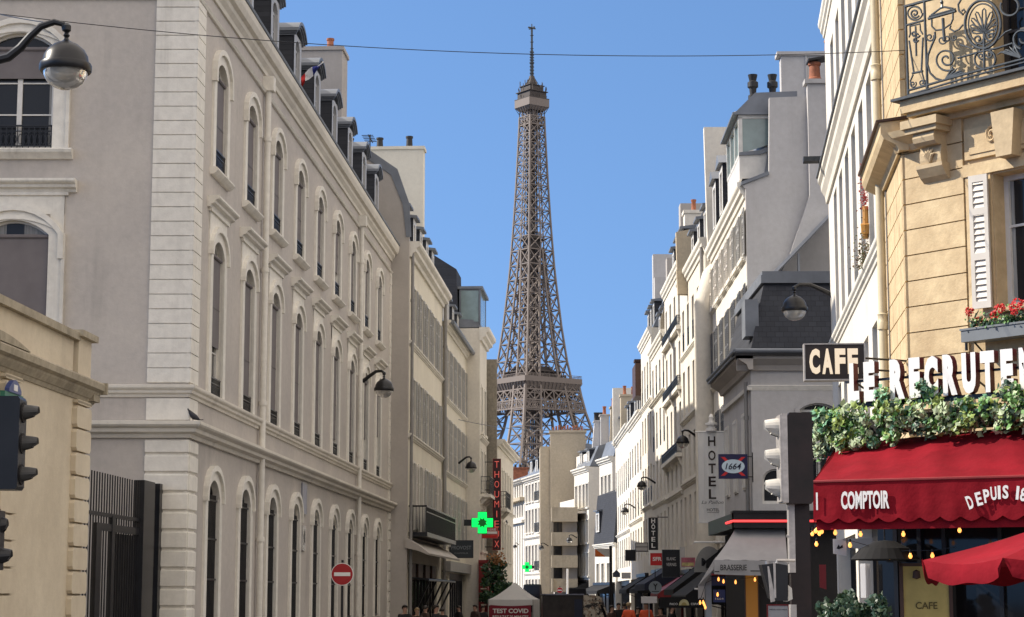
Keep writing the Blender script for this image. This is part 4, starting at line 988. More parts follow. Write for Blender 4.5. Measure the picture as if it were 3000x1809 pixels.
for sx, sy in ((-1,-1),(1,-1),(1,1),(-1,1)):
    m = MB(); hs = [-8, 0, 13, 26, 38, 48, 57, 67, 77, 87, 96.5, 106, 115]
    for i in range(len(hs)-1):
        c0 = leg_chords(hs[i], LOW, LOWW, sx, sy); c1 = leg_chords(hs[i+1], LOW, LOWW, sx, sy)
        for k in range(4):
            j = (k+1) % 4
            m.beam(c0[k], c1[k], .85); m.beam(c0[k], c1[j], .36); m.beam(c0[j], c1[k], .36); m.beam(c1[k], c1[j], .42)
            mid0 = (c0[k]+c0[j])/2; mid1 = (c1[k]+c1[j])/2
            m.beam((c0[k]+c1[k])/2, (c0[j]+c1[j])/2, .22)
    for k in range(4): pass
    m.build('leg', M_TOWER, tower)
    m = MB(); hs = [115.7, 126, 136, 146, 155.5, 164.5, 173, 181.5, 190]
    for i in range(len(hs)-1):
        c0 = leg_chords(hs[i], UP, UPW, sx, sy); c1 = leg_chords(hs[i+1], UP, UPW, sx, sy)
        for k in range(4):
            j = (k+1) % 4
            m.beam(c0[k], c1[k], .66 if k != 2 else .5); m.beam(c0[k], c1[j], .36); m.beam(c0[j], c1[k], .36); m.beam(c1[k], c1[j], .42)
    m.build('upper_leg', M_TOWER, tower)
m = MB()   # single shaft above the joining of the legs
hs = [190, 198, 206, 213.5, 221, 228, 234.5, 241, 247, 253, 258.5, 264, 269]
for i in range(len(hs)-1):
    a0 = interp(UP, hs[i]); a1 = interp(UP, hs[i+1])
    R0 = [Vector((x*a0, y*a0, hs[i])) for x, y in ((-1,-1),(1,-1),(1,1),(-1,1))]; R1 = [Vector((x*a1, y*a1, hs[i+1])) for x, y in ((-1,-1),(1,-1),(1,1),(-1,1))]
    for k in range(4):
        j = (k+1) % 4; p = (R0[k]+R0[j])/2; q = (R1[k]+R1[j])/2
        m.beam(R0[k], R1[k], .62); m.beam(p, q, .40)
        for A_, B_, C_, D_ in ((R0[k], p, R1[k], q), (p, R0[j], q, R1[j])):
            m.beam(A_, D_, .30); m.beam(B_, C_, .30)
        m.beam(R1[k], R1[j], .36)
m.build('shaft', M_TOWER, tower)
m = MB()   # lift guides and stairs inside
for x, y in ((-2,-2),(2,-2),(2,2),(-2,2),(0,-2.2),(0,2.2)):
    m.beam((x*1.3,y*1.3,60),(x*.85,y*.85,276), .5)
for h in range(120, 270, 9): m.box(-2.4,2.4,-2.4,2.4,h,h+.5); m.beam((-2.2,-2.2,h),(2.2,-2.2,h+9),.2); m.beam((2.2,2.2,h),(-2.2,2.2,h+9),.2)
for h in range(62, 115, 8):
    a = interp(LOW, h)-interp(LOWW, h)*.5
    for sx, sy in ((-1,-1),(1,-1),(1,1),(-1,1)):
        b = interp(LOW, h+8)-interp(LOWW, h+8)*.5
        m.beam((sx*a,sy*a,h),(sx*b,sy*b,h+8),.8)
m.build('lift_shaft', M_TOWER_SHADE, tower)
m = MB()   # intermediate platform
a = interp(UP, 196)*.93
for h in (191, 196.5): m.box(-a*.8,a*.8,-a*.8,a*.8,h,h+.4)
m.box(-a*.5,a*.5,-a*.5,a*.5,178,199)
m.build('intermediate_platform', M_TOWER_SHADE, tower)
def ring(m, a0, h0, a1, h1, t=.5, mi=0):
    for (ux,uy) in ((0,-1),(1,0),(0,1),(-1,0)):
        tx, ty = -uy, ux
        P = [(ux*a0-tx*a0, uy*a0-ty*a0, h0),(ux*a0+tx*a0, uy*a0+ty*a0, h0),(ux*a1+tx*a1, uy*a1+ty*a1, h1),(ux*a1-tx*a1, uy*a1-ty*a1, h1)]
        m.face(P, mi)
        Q = [(p[0]-ux*t, p[1]-uy*t, p[2]) for p in P]; m.face(Q, mi)
        m.face([P[3],P[2],Q[2],Q[3]], mi); m.face([P[0],P[1],Q[1],Q[0]], mi)
def sides(): return (((0,-1),(1,0)), ((1,0),(0,1)), ((0,1),(-1,0)), ((-1,0),(0,-1)))
m = MB()   # second platform
m.box(-20.2,20.2,-20.2,20.2,113.6,115.6); ring(m, 20.3,112.6,20.3,113.6); ring(m, 18.2,108.4,20.0,112.6, .4)
for u, t in sides():
    for i in range(15):
        f = -18+36*i/14
        A_ = Vector((u[0]*18.3+t[0]*f*.95, u[1]*18.3+t[1]*f*.95, 108.2)); B_ = Vector((u[0]*20.4+t[0]*f*1.08, u[1]*20.4+t[1]*f*1.08, 112.6))
        m.beam(A_, B_, .34)
    for i in range(41):
        f = -20+40*i/40
        m.beam((u[0]*20+t[0]*f,u[1]*20+t[1]*f,115.6),(u[0]*20+t[0]*f,u[1]*20+t[1]*f,117.2),.10)
    m.beam((u[0]*20-t[0]*20,u[1]*20-t[1]*20,117.2),(u[0]*20+t[0]*20,u[1]*20+t[1]*20,117.2),.16)
m.build('second_platform', M_TOWER, tower)
m = MB()
for u, t in sides():
    def pt(f, h): a = interp(LOW, h)+.25; return Vector((u[0]*a+t[0]*f*a, u[1]*a+t[1]*f*a, h))
    for h, r in ((108.2,.55),(102.2,.55),(101.2,.3),(97.4,.55)): m.beam(pt(-1,h), pt(1,h), r)
    n = 6
    for i in range(n):
        f0 = -1+2*i/n; f1 = -1+2*(i+1)/n
        m.beam(pt(f0,102.2),pt(f1,108.2),.42); m.beam(pt(f1,102.2),pt(f0,108.2),.42); m.beam(pt(f0,97.4),pt(f0,108.2),.4)
    n = 26
    for i in range(n):
        f0 = -1+2*i/n; f1 = -1+2*(i+1)/n
        m.beam(pt(f0,97.4),pt(f1,101.2),.25); m.beam(pt(f1,97.4),pt(f0,101.2),.25)
    m.beam(pt(-.52,97.4),pt(-.30,93.5),.5); m.beam(pt(.52,97.4),pt(.30,93.5),.5)
m.build('girder', M_TOWER, tower)
m = MB()
m.box(-12,12,-12,12,116,119.5); m.box(-13.5,13.5,-13.5,13.5,119.5,120.1); m.box(-8,8,-8,8,120.1,123)
for i in range(9): m.box(-13.5+3*i,-13.2+3*i,-13.6,-13.3,115.6,119.5)
m.build('pavilion', M_TOWER_SHADE, tower)
m = MB(); m.box(-37,37,-37,37,56,59); ring(m,35.5,51,37.5,56,.6)
for u, t in sides():
    P = [Vector((u[0]*39+t[0]*(-34+68*i/16), u[1]*39+t[1]*(-34+68*i/16), 12+34*sin(pi*i/16)**.6)) for i in range(17)]
    m.tube(P, 1.0, 4)
m.build('first_platform', M_TOWER, tower)
m = MB()   # third platform and the cabins over it
a = interp(UP, 269)
ring(m, a*1.05, 272.4, 7.0, 274.6, .3)
for u, t in sides():
    for i in range(7):
        f = -1+2*i/6; m.beam((u[0]*a+t[0]*f*a,u[1]*a+t[1]*f*a,270.5),(u[0]*7+t[0]*f*7,u[1]*7+t[1]*f*7,274.6),.22)
    for i in range(5):
        f = -1+2*i/4; m.beam((u[0]*a+t[0]*f*a,u[1]*a+t[1]*f*a,264),(u[0]*a+t[0]*f*a,u[1]*a+t[1]*f*a,272),.28)
m.box(-2.4,2.4,-2.4,2.4,262,274.6); m.box(-a,a,-a,a,264,264.6); m.box(-a,a,-a,a,266.5,267)
m.box(-7.2,7.2,-7.2,7.2,274.6,279.2)
m.build('top_platform', M_TOWER, tower)
m = MB(); m.box(-7.3,7.3,-7.3,7.3,279.2,279.6); m.box(-6.0,6.0,-6.0,6.0,279.6,283.4); m.box(-6.8,6.8,-6.8,6.8,283.4,283.8); m.box(-4.8,4.8,-4.8,4.8,283.8,287.2); m.box(-5.4,5.4,-5.4,5.4,287.2,287.5)
rt = random.Random(2)
for i in range(46):
    k = rt.random()*2*pi; r_ = rt.choice((6.9,6.6,5.2)); h = 279.6 if r_ > 6.8 else (283.8 if r_ > 5.5 else 287.5)
    c_, s_ = cos(k), sin(k); q_ = r_/max(abs(c_),abs(s_))
    m.beam((c_*q_,s_*q_,h),(c_*q_*rt.uniform(.95,1.1),s_*q_*rt.uniform(.95,1.1),h+rt.uniform(1.2,3.6)),rt.uniform(.12,.3))
for i in range(8):
    k = 2*pi*i/8; m.beam((4.6*cos(k),4.6*sin(k),287.4),(1.2*cos(k),1.2*sin(k),293),.22)
m.lathe([(3.4,287.5),(3.2,289.4),(2.0,291.4),(1.5,293.6),(0,293.6)], n=12); m.build('cabin', M_TOWER_SHADE, tower)
m = MB(); m.lathe([(1.0,293),(1.0,301),(1.4,301.2),(1.4,302),(.85,302.2),(.85,309),(.62,309.2),(.62,322.5),(0,322.5)], n=10)
for h in (295,297,299,303,304.6,306.2,307.8): m.box(-1.5,1.5,-.25,.25,h,h+.45); m.box(-.25,.25,-1.5,1.5,h,h+.45)
for h in (310, 314, 318): m.box(-.8,.8,-.8,.8,h,h+.3)
m.box(-2.6,2.6,-.3,.3,322.2,323); m.box(-.3,.3,-2.6,2.6,322.2,323); m.beam((0,0,322),(0,0,325),.3)
m.build('antenna', M_IRONL, tower)

# ---------------------------------------------------------------- corner cafe building
ca = at(2651, 400, 26)
RC = Fac(ca.x, ca.y, 4700, -5861); RS = fac(2651, 400, 26, 2100, True)
cafe = fthing('cafe_building', 'yellow limestone corner building with rusticated courses above the red awning', 'building', RC)
CW = 5.5
m = MB(HZ); wall_front(m, 0, CW, 3.2, 14, [(1.42,2.75,5.37,7.10,0),(3.9,5.2,5.37,7.1,0),(1.5,2.65,8.12,10.6,0)], .28)
m.face([(CW,0,GZ),(CW,0,14),(CW,6,14),(CW,6,GZ)]); m.build('wall', M_LIME, cafe)
m = MB(HZ); zj = [4.84-.345*2+.345*k for k in range(12)]
for k in range(len(zj)-1):
    z0, z1 = zj[k]+.008, zj[k+1]-.008
    if z0 > 7.7: break
    xr = .92 if z0 > 5.2 else .95
    m.prism([(-.05,z0+.02),(-.03,z0),(.98,z0),(.98,z1),(-.03,z1),(-.05,z1-.02)], -.045, .02, lambda p, q, t: (p, t, q))
m.build('stone_courses', M_LIME, cafe)
m = MB(HZ); m.box(1.0,1.40,-.03,.02,5.2,7.2); m.box(1.02,2.9,-.05,.02,7.34,7.74); m.box(1.10,2.8,-.065,-.04,7.40,7.68); m.box(.98,3.0,-.05,.02,7.12,7.28); m.build('window_surround', M_LIME, cafe)
m = MB(HZ); m.prism([(1.66,7.25),(1.90,7.25),(1.96,7.84),(1.60,7.84)], -.24, .0, lambda p, q, t: (p, t, q)); m.build('keystone', M_LIMED, cafe)
m = MB(HZ); m.tube([(1.48+.10*(1-i/26)*cos(i*.5), -.075, 7.60+.13*(1-i/26)*sin(i*.5)) for i in range(24)], .022, 5); m.build('carved_scroll', M_LIME, cafe)
m = MB(HZ)
m.sweep([(.03,7.62),(-.10,7.62),(-.14,7.70),(-.30,7.78),(-.34,7.86),(.03,7.86)], -.1, .7); m.build('cornice', M_LIME, cafe)
for xc in (.58, 3.4):
    m = MB(HZ)
    m.box(xc-.34, xc+.26, -.38, .02, 7.84, 7.95); m.box(xc-.30, xc+.22, -.34, .02, 7.77, 7.84)
    prof = [(.02,7.34),(-.15,7.34),(-.17,7.42),(-.17,7.52),(-.15,7.56),(-.15,7.60),(-.24,7.60),(-.29,7.64),(-.31,7.70),(-.28,7.78),(.02,7.78)]
    m.prism(prof, xc-.20, xc+.15, lambda p, q, t: (t, p, q))
    m.prism([(.02,7.36),(-.20,7.36),(-.20,7.31),(-.12,7.20),(-.02,7.12),(.02,7.12)], xc-.24, xc+.19, lambda p, q, t: (t, p, q))
    for i in range(5):
        a_ = pi*(.12+.19*i); m.tube([(xc-.03,-.175,7.38),(xc-.03+.06*cos(a_),-.20,7.46+.05*sin(a_)),(xc-.03+.11*cos(a_),-.185,7.44+.14*sin(a_))], [.018,.024,.008], 5)
    m.build('corbel', M_LIMED, cafe)
bl = fthing
sx_, sz0 = RC.px(2637, 335, -.42); _, sz1 = RC.px(2659, 283, -.46)
m = MB(HZ); m.box(sx_, CW, -.42, .02, sz0, sz1-.03); m.box(sx_+.06, CW, -.36, .02, sz0-.05, sz0); m.box(sx_+.3, CW, -.10, .02, sz0-.13, sz0-.05); m.build('balcony', M_LIME, cafe)
m = MB(HZ); m.box(sx_-.10, CW, -.49, .02, sz1-.03, sz1+.005); m.build('flashing', M_IRON, cafe)
# balcony railing, drawn as bent bars in its own plane
def rp(x, y, o=-.38):
    a = RC.px(2560+x/4.2455, y/4.2455, o); return (a[0], o, a[1])
m = MB(HZ); T = lambda P, r=.011, o=-.38: m.tube([rp(x, y, o) for x, y in P], [q_*1.2 for q_ in r] if isinstance(r, list) else r*1.2, 6)
def curve(c, r0, r1, a0, a1, n=22, ry=1.0): return [(c[0]+(r0+(r1-r0)*i/n)*cos(a0+(a1-a0)*i/n), c[1]+ry*(r0+(r1-r0)*i/n)*sin(a0+(a1-a0)*i/n)) for i in range(n+1)]
for P, r in (([(392,80),(430,1180)], .016), ([(628,10),(668,1100)], .016), ([(385,85),(760,-20),(1900,-340)], .018), ([(425,1130),(1150,920),(1990,700)], .014), ([(430,1185),(1150,968),(1990,745)], .012),
    ([(410,315),(615,258)], .014), ([(440,510),(500,915)], .012), ([(612,470),(592,900)], .012), ([(478,915),(610,888)], .013), ([(490,930),(455,1010),(470,1080)], .01), ([(600,905),(625,1000),(620,1050)], .01),
    ([(450,330),(575,300),(580,380),(610,430)], .010), ([(450,330),(455,420),(440,470)], .010), ([(520,330),(530,700)], .012)): T(P, r)
T(curve((512,165), 95, 82, 0, 2*pi, ry=.95), .011); T(curve((512,170), 60, 12, .5, 2*pi+3), .012)
for c in ((485,1050),(602,1030)): T(curve(c, 46, 8, -.6, 3.6*pi/1.4), .009)
for c in ((500,420),(540,440),(520,500)): T(curve(c, 34, 10, 0, 2*pi), .012)
# lantern shape
T([(680,235),(1020,140)], .018); T([(690,205),(1015,112)], .010); T([(715,190),(830,105),(880,90),(985,110)], .012); T([(850,95),(850,60),(845,30),(840,-10)], [.02,.012,.022,.006])
T([(722,245),(722,330),(770,380),(860,370),(960,300),(985,240),(985,165)], .011); T([(860,230),(870,400),(880,510)], .018); T(curve((850,500), 60, 10, 0, 2.2*pi), .009); T(curve((905,480), 50, 10, pi, -1.2*pi), .009)
T(curve((695,465), 55, 14, -.4, 2.4*pi), .010); T(curve((1000,470), 40, 8, pi, -1.4*pi), .009)
# big scroll
T([(760,400),(765,470),(720,570),(675,690),(668,800),(700,910),(770,980),(850,1005),(950,975)], .013)
T(curve((905,740), 150, 22, .9, .9+3.6*pi, 46), .012)
T([(960,320),(945,360),(1000,395),(1060,370),(1110,310)], .011); T([(1085,0),(1050,60),(1060,140),(1110,185),(1140,150),(1120,120),(1095,140)], .012)
T([(1045,725),(1290,655),(1540,600),(1730,540)], .013)
# oval with palmette
oc = (1358, 305); T([(oc[0]+222*cos(t_*.1745+.15), oc[1]+300*sin(t_*.1745+.15)) for t_ in range(37)], .017); T([(oc[0]+180*cos(t_*.1745), oc[1]+255*sin(t_*.1745)) for t_ in range(37)], .009)
for k in range(9):
    a_ = -pi/2+(k-4)*.36; L = [150,190,235,275,300,275,235,190,150][k]; bx, by = 1372, 410
    ca_, sa_ = cos(a_), sin(a_); w_ = 24
    T([(bx,by),(bx+L*.6*ca_-w_*sa_,by+L*.6*sa_+w_*ca_),(bx+L*.93*ca_-w_*.8*sa_,by+L*.93*sa_+w_*.8*ca_),(bx+L*ca_,by+L*sa_),(bx+L*.93*ca_+w_*.8*sa_,by+L*.93*sa_-w_*.8*ca_),(bx+L*.6*ca_+w_*sa_,by+L*.6*sa_-w_*ca_),(bx,by)], .009)
T([(1372,410),(1375,880)], .016)
T(curve((1300,490), 72, 14, -.5, -.5+2.6*pi), .012); T(curve((1448,455), 66, 14, pi+.5, pi+.5-2.6*pi), .012)
T([(1290,560),(1230,610),(1150,580),(1060,555)], .010); T([(1470,560),(1560,480),(1640,400),(1715,370)], .010)
T(curve((1385,740), 130, 130, -1.2, 4.3, 26, .93), .013); T(curve((1335,700), 44, 10, 0, 2.4*pi), .010); T(curve((1440,680), 44, 10, pi, -1.4*pi), .010)
T(curve((1690,85), 112, 112, -1.2, 3.6, 20), .014); T(curve((1860,480), 135, 40, 1.8, 1.8+2.4*pi, 40), .014); T([(1740,540),(1745,640),(1800,690)], .012)
for bx, by, s_, f_ in ((900,985,1,-1),(1830,720,-1,-1)):
    for k in range(5):
        T([(bx,by),(bx+s_*(60+45*k),by-110+10*k),(bx+s_*(90+52*k),by-170+34*k)], [.016,.013,.005])
m.build('railing', M_IRONL, cafe)
# window with its folded shutter
add_window(cafe, 2.085, 5.37, 1.33, 1.73, 0, .22, 'two', M_FRAME, glassy('lace_window_glass', (.02,.022,.025), (.40,.40,.38), .35))
add_window(cafe, 4.55, 5.37, 1.3, 1.73, 0, .22, 'two', M_FRAME); add_window(cafe, 2.075, 8.12, 1.15, 2.48, 0, .22, 'french', M_FRAMED, M_GLASSD)
a_, b_ = add_shutters(cafe, 2.085, 5.37, 1.33, 1.73, M_SHUTW, y=-.07, lw=.27, swing=.12)
m = MB(HZ); m.box(1.41,2.76,-.06,.25,5.30,5.37); m.build('window_sill', M_LIME, cafe)
# side turned to the street
before = set(cafe.children)
m = MB(HZ); m.face([(-3.2,0,GZ),(0,0,GZ),(0,0,14),(-3.2,0,14)]); m.build('wall', M_LIME, cafe)
m = MB(HZ)
for k in range(30):
    z0 = 3.46+.345*k
    if z0 > 13: break
    cuts = [-3.1,-2.35,-1.35,-.62,.045] if k % 2 else [-3.1,-1.9,-.95,.045]
    for i in range(len(cuts)-1):
        m.prism([(cuts[i]+.012,z0+.01),(cuts[i+1]-(.012 if i < len(cuts)-2 else 0),z0+.01),(cuts[i+1]-(.012 if i < len(cuts)-2 else 0),z0+.335),(cuts[i]+.012,z0+.335)], -.05, .02, lambda p, q, t: (p, t, q))
m.build('stone_courses', M_LIME, cafe)
m = MB(HZ); m.sweep([(.03,7.62),(-.10,7.62),(-.14,7.70),(-.30,7.78),(-.34,7.86),(-.34,7.96),(-.36,8.0),(.03,8.04)], -3.2, .22); m.build('cornice', M_LIME, cafe)
m = MB(HZ); m.sweep([(.03,8.045),(-.37,8.005),(-.40,8.0),(-.40,8.03),(.03,8.09)], -3.2, .25); m.build('flashing', M_BROWN, cafe)
R = Matrix.Rotation(RS.yaw-RC.yaw, 4, 'Z')
for c in cafe.children:
    if c not in before: c.matrix_basis = R @ c.matrix_basis
pp = at(2586, 900, 28.55)
pl = RC.W(0,0,0); dx, dy = pp.x-RC.o[0], 28.55-RC.o[1]
px_, py_ = dx*RC.t[0]+dy*RC.t[1], dx*RC.n[0]+dy*RC.n[1]
m = MB(HZ); m.tube([(px_,py_,GZ),(px_,py_,13)], .062, 12)
for z in (5.62, 9.35): m.lathe([(.062,-.04),(.085,-.04),(.09,.06),(.075,.08),(.075,.16),(.085,.18),(.062,.2)], (px_,py_,z), 14)
m.build('downpipe', M_PIPE, cafe, True)
m = MB(HZ)
for k in range(2): m.tube([(px_+.13+.05*k,py_-.02,3),(px_+.13+.05*k,py_-.02,13)], .012, 6)
m.build('cable', M_PIPEG, cafe)
# dark shop front below
m = MB(HZ); m.box(0,CW,.25,.4,GZ,3.2); m.box(-.05,CW,-.1,.3,2.9,3.3); m.build('shopfront', M_DARK, cafe)
m = MB(HZ)
for x in (-.02, .9, 1.9, 2.9, 3.9): m.box(x, x+.1, .05, .25, GZ, 2.9)
m.build('shopfront', M_BROWN, cafe)
before = set(cafe.children)
m = MB(HZ); m.box(-3.3,.1,-.12,-.02,GZ,3.3); m.build('shopfront', M_DARK, cafe)
for c in cafe.children:
    if c not in before: c.matrix_basis = R @ c.matrix_basis
# ---------------------------------------------------------------- lamps
M_LGLASS = plain('lamp_glass', (0.62,0.60,0.55), 0.08, 0, 0.8, var=0.35, scale=2.2)
M_LGLASS.node_tree.nodes['Principled BSDF'].inputs['Transmission Weight'].default_value = 0.55
LAMP_GROUP = 'street lamps with black domes and glass bowls'
def street_lamp(label, c, r, arm, squash=1.0):
    """c: centre of the collar ring; arm: points in the lamp's own axes, from the wall to the top of the dome"""
    t = thing('street_lamp', label, 'street lamp', c, 0, LAMP_GROUP)
    m = MB(); m.lathe([(0,r*1.06),(r*.10,r*1.06),(r*.22,r*.98),(r*.48,r*.86),(r*.70,r*.66),(r*.84,r*.42),(r*.90,r*.12)], n=28); m.build('dome', M_BLACK, t, True)
    m = MB(); m.lathe([(r*.90,r*.13),(r*.97,r*.12),(r*1.0,r*.05),(r*1.0,-r*.16),(r*.95,-r*.22),(r*.86,-r*.22)], n=28); m.build('collar', M_BLACK, t, True)
    m = MB(); m.lathe([(r*.86,-r*.16),(r*.82,-r*.38),(r*.68,-r*.62),(r*.45,-r*.80),(r*.2,-r*.89),(0,-r*.91)], n=28); m.build('bowl', M_LGLASS, t, True)
    m = MB(); m.lathe([(r*.5,-r*.20),(r*.3,-r*.30),(0,-r*.34)], n=12); m.build('reflector', M_METALG, t, True)
    m = MB(); k = len(arm); m.tube(arm, [r*(.20-.10*i/(k-1)) for i in range(k)], 8)
    m.lathe([(r*.05,r*1.0),(r*.12,r*1.05),(r*.07,r*1.15),(r*.13,r*1.24),(r*.07,r*1.34),(r*.17,r*1.44),(r*.17,r*1.62),(r*.07,r*1.72),(0,r*1.72)], n=12)
    m.build('arm', M_BLACK, t, True); return t
def lamp_px(label, u, v, Y, rpx, wall, side):
    """bracket lamp; wall: (u, v) of the root of its arm"""
    c = at(u, v, Y); r = rpx*Y/5861
    w_ = at(wall[0], wall[1], Y+.4*(1 if side else 1)); a = w_-c
    top = Vector((0,0,r*1.55))
    street_lamp(label, c, r, [a, a*.72+top*.35+Vector((0,0,r*.15)), a*.38+top*.75+Vector((0,0,r*.3)), a*.12+top+Vector((0,0,r*.16)), top+Vector((0,0,r*.05)), top*.9])
c = at(192, 196, 20); r = 79*20/5861
a1 = at(-110, 230, 20.3)-c
P = [at(u, v, 20)-c for u, v in ((-110,240),(-30,182),(25,168),(60,140),(90,105),(120,78),(160,65),(185,72),(190,90))]
lt = street_lamp('big black dome lamp on a curved arm in front of the grey building, top left', c, r, P)
lt.children[-1].name = lt.children[-1].name
m = MB(); m.tube([tuple(a1-Vector((0,0,c.z+a1.z-GZ))), tuple(a1+Vector((0,0,.3)))], [.10,.06], 12); m.build('post', M_BLACK, lt, True)
lamp_px('bracket lamp on the grey building just left of the cream house', 1125, 1140, 73, 30, (1063,1118), 0)
lamp_px('bracket lamp on the cream houses just above the green pharmacy cross', 1380, 1370, 104, 17.5, (1344,1358), 0)
lamp_px('bracket lamp in front of the dark slate mansard of the brasserie house', 2328, 905, 43, 40, (2446,868), 1)
lamp_px('bracket lamp beside the top of the hotel banner', 2000, 1296, 86, 20, (2046,1284), 1)
lamp_px('second bracket lamp along the sunny row, left of the hotel banner', 1880, 1424, 108, 14.5, (1920,1416), 1)
lamp_px('third bracket lamp along the sunny row, low and dark over the shops', 1831, 1499, 128, 12, (1862,1489), 1)
lamp_px('small bracket lamp in front of the stepped concrete balconies', 1668, 1584, 150, 9, (1690,1576), 1)
lamp_px('small bracket lamp on the white classical house at the bend', 1586, 1606, 168, 8, (1606,1600), 1)
lamp_px('bracket lamp beside the red and black vertical sign', 1479, 1532, 126, 9.5, (1459,1530), 0)
lamp_px('tiny bracket lamp on the modern white block at the bend', 1509, 1602, 180, 6, (1520,1597), 1)

# ---------------------------------------------------------------- cables
def cable(label, P0, P1, sag, r=.012, n=40):
    t = MB(); pts = [P0.lerp(P1, i/n)-Vector((0,0,4*sag*(i/n)*(1-i/n))) for i in range(n+1)]
    t.tube(pts, r, 5); o = t.build('overhead_cable', M_BLACK); tag(o, label, 'cable', 'cables across the street'); return o
cable('long thin dark cable sagging right across the street in front of the tower', at(-60, 34, 24), at(2651, 148, 25.9), .27, .0055)
cable('thick short cable running from the top left edge to the big lamp', at(-60, 28, 22), at(196, 74, 20.2), .02, .006)
cable('hairline cable between the house fronts above the second cross', at(1344, 1230, 104), at(1745, 1245, 150), .5, .02)

# ---------------------------------------------------------------- traffic signals
def visor(m, c, dr, r, L, mi=0):
    """tapered hood pointing along dr (+1 or -1 in x), open underneath towards its tip"""
    rows = []
    for f, k in ((0,1.0),(.25,.93),(.55,.85),(.85,.74),(1.0,.66)):
        row = []
        for i in range(17):
            a = radians(-62+304*i/16)
            row.append((c[0]+dr*L*f*(1 if sin(a) > -.3 else .72), c[1]+r*k*cos(a), c[2]+r*k*sin(a)+r*.10*f))
        rows.append(row)
    m.grid(rows, mi); e = rows[-1]; m.face(e, mi)
def signal(label, c, dr, wd, dp, ht, panel, hoods, vis, vr=.108, vl=.20):
    t = thing('traffic_signal', label, 'traffic light', c, 0, 'traffic lights at the crossing')
    m = MB(); m.prism([(-wd/2+.02,-ht/2),(wd/2-.02,-ht/2),(wd/2,-ht/2+.03),(wd/2,ht/2-.03),(wd/2-.02,ht/2),(-wd/2+.02,ht/2),(-wd/2,ht/2-.03),(-wd/2,-ht/2+.03)], -dp/2, dp/2, lambda p, q, s: (p, s, q)); m.build('housing', panel, t)
    for k in range(hoods):
        z = ht*(.5-(k+.5)/hoods)
        m = MB(); visor(m, (dr*wd/2, 0, z), dr, vr, vl); m.build('visor', vis, t)
        m = MB(); m.prism([(.10*cos(2*pi*i/20), z+.10*sin(2*pi*i/20)) for i in range(20)], dr*wd/2, dr*(wd/2+.012), lambda p, q, s: (s, p, q)); m.build('lens', M_DARK, t)
    return t
M_VIS = plain('sunlit_pale_visor', (0.58,0.55,0.49), 0.5)  # hoods coloured pale for the sunlight on them
M_VISD = plain('dark_visor', (0.05,0.048,0.045), 0.6)
x0 = at(2277,1345,19).x; x1 = at(2376,1345,19).x; zc = (at(2330,1213,19).z+at(2330,1478,19).z)/2; ht = at(2330,1213,19).z-at(2330,1478,19).z
ts = signal('maroon backed traffic signal with three pale hoods in front of the red awning', ((x0+x1)/2+.04, 19, zc), -1, .235, .30, ht, M_BACK, 3, M_VIS)
m = MB(); m.box(-.172,-.12,-.155,.15,-ht/2+.01,ht/2-.01); m.box(-.19,-.172,-.15,.15,-ht/2+.02,ht/2-.02); m.build('door_frame', M_METALG, ts)
ts.location.x += .0
tp = thing('signal_post', 'dark post with a painted sunlit edge carrying the maroon traffic signal', 'post', (at(2343,1600,19.1).x, 19.12, GZ))
m = MB(); pw = .095; m.prism([(-pw,-.06),(pw,-.06),(pw,.06),(-pw,.06)], 0, zc-ht/2-GZ+.05, lambda p, q, s: (p, q, s)); m.build('post', M_BACK, tp)
zt = at(2320,1478,19).z-GZ; 
for va, vb in ((1478,1678),(1772,1900)):
    m = MB(); za = max(.05, at(2320,vb,19).z-GZ); zb = at(2320,va,19).z-GZ; m.box(-pw-.012,-pw+.045,-.075,.05,za,zb); m.build('sunlit_edge', M_METALG, tp)  # pale strip puts the sunlit edge of the post into colour
for k in range(3):
    m = MB(); m.tube([(-pw-.03,-.03,zt-.3-.25*k),(-pw,-.03,zt-.3-.25*k)], .014, 6); m.build('bolt', M_METALG, tp)
pc = at(2268, 1708, 18.6)
ps = thing('pedestrian_signal', 'small black pedestrian signal with pale edged hoods, low left of the maroon signal', 'pedestrian signal', pc)
m = MB(); m.prism([(-.13,.165),(-.05,-.14),(-.0,-.165),(.11,-.165),(.115,.16),(.0,.18)], -.11, .11, lambda p, q, s: (p, s, q)); m.build('housing', M_BLACK, ps)
m = MB(); m.prism([(-.075,.15),(-.06,.15),(-.015,-.10),(-.012,-.17),(-.05,-.18),(-.055,-.13)], -.12, -.111, lambda p, q, s: (p, s, q)); m.prism([(-.02,.19),(0,.19),(.0,-.14),(-.02,-.14)], -.125, -.111, lambda p, q, s: (p, s, q)); m.build('hood_edge', M_METALG, ps)
m = MB(); m.prism([(.115,-.02),(.15,-.05),(.155,-.15),(.10,-.175),(.09,-.165),(.115,-.12)], -.1, .1, lambda p, q, s: (p, s, q)); m.build('visor', M_VIS, ps)
m = MB(); m.tube([(.03,0,.17),(.03,0,.205),(.2,.02,.205)], .018, 6); m.tube([(-.06,0,.17),(-.06,0,.20)], .02, 6); m.build('bracket', M_METALG, ps)
zc = at(30,1300,19).z; ht = at(30,1165,19).z-at(30,1437,19).z
signal('black traffic signal with three dark hoods pointing right, cut by the left edge', (at(22,1300,19).x, 19, zc), 1, .28, .28, ht, M_BLACK, 3, M_VISD, .078, .15)
lp = thing('signal_post', 'black post of the traffic signal at the left edge', 'post', (at(-40,1600,19).x, 19.05, GZ))
m = MB(); m.tube([(0,0,0),(0,0,zc+ht/2-GZ)], .055, 12); m.build('post', M_BLACK, lp, True)
pl = thing('pedestrian_signal', 'black pedestrian signal low at the left edge under the traffic signal', 'pedestrian signal', at(-14,1590,18.9))
m = MB(); m.box(-.1,.06,-.1,.1,-.26,.30); m.build('housing', M_BLACK, pl)
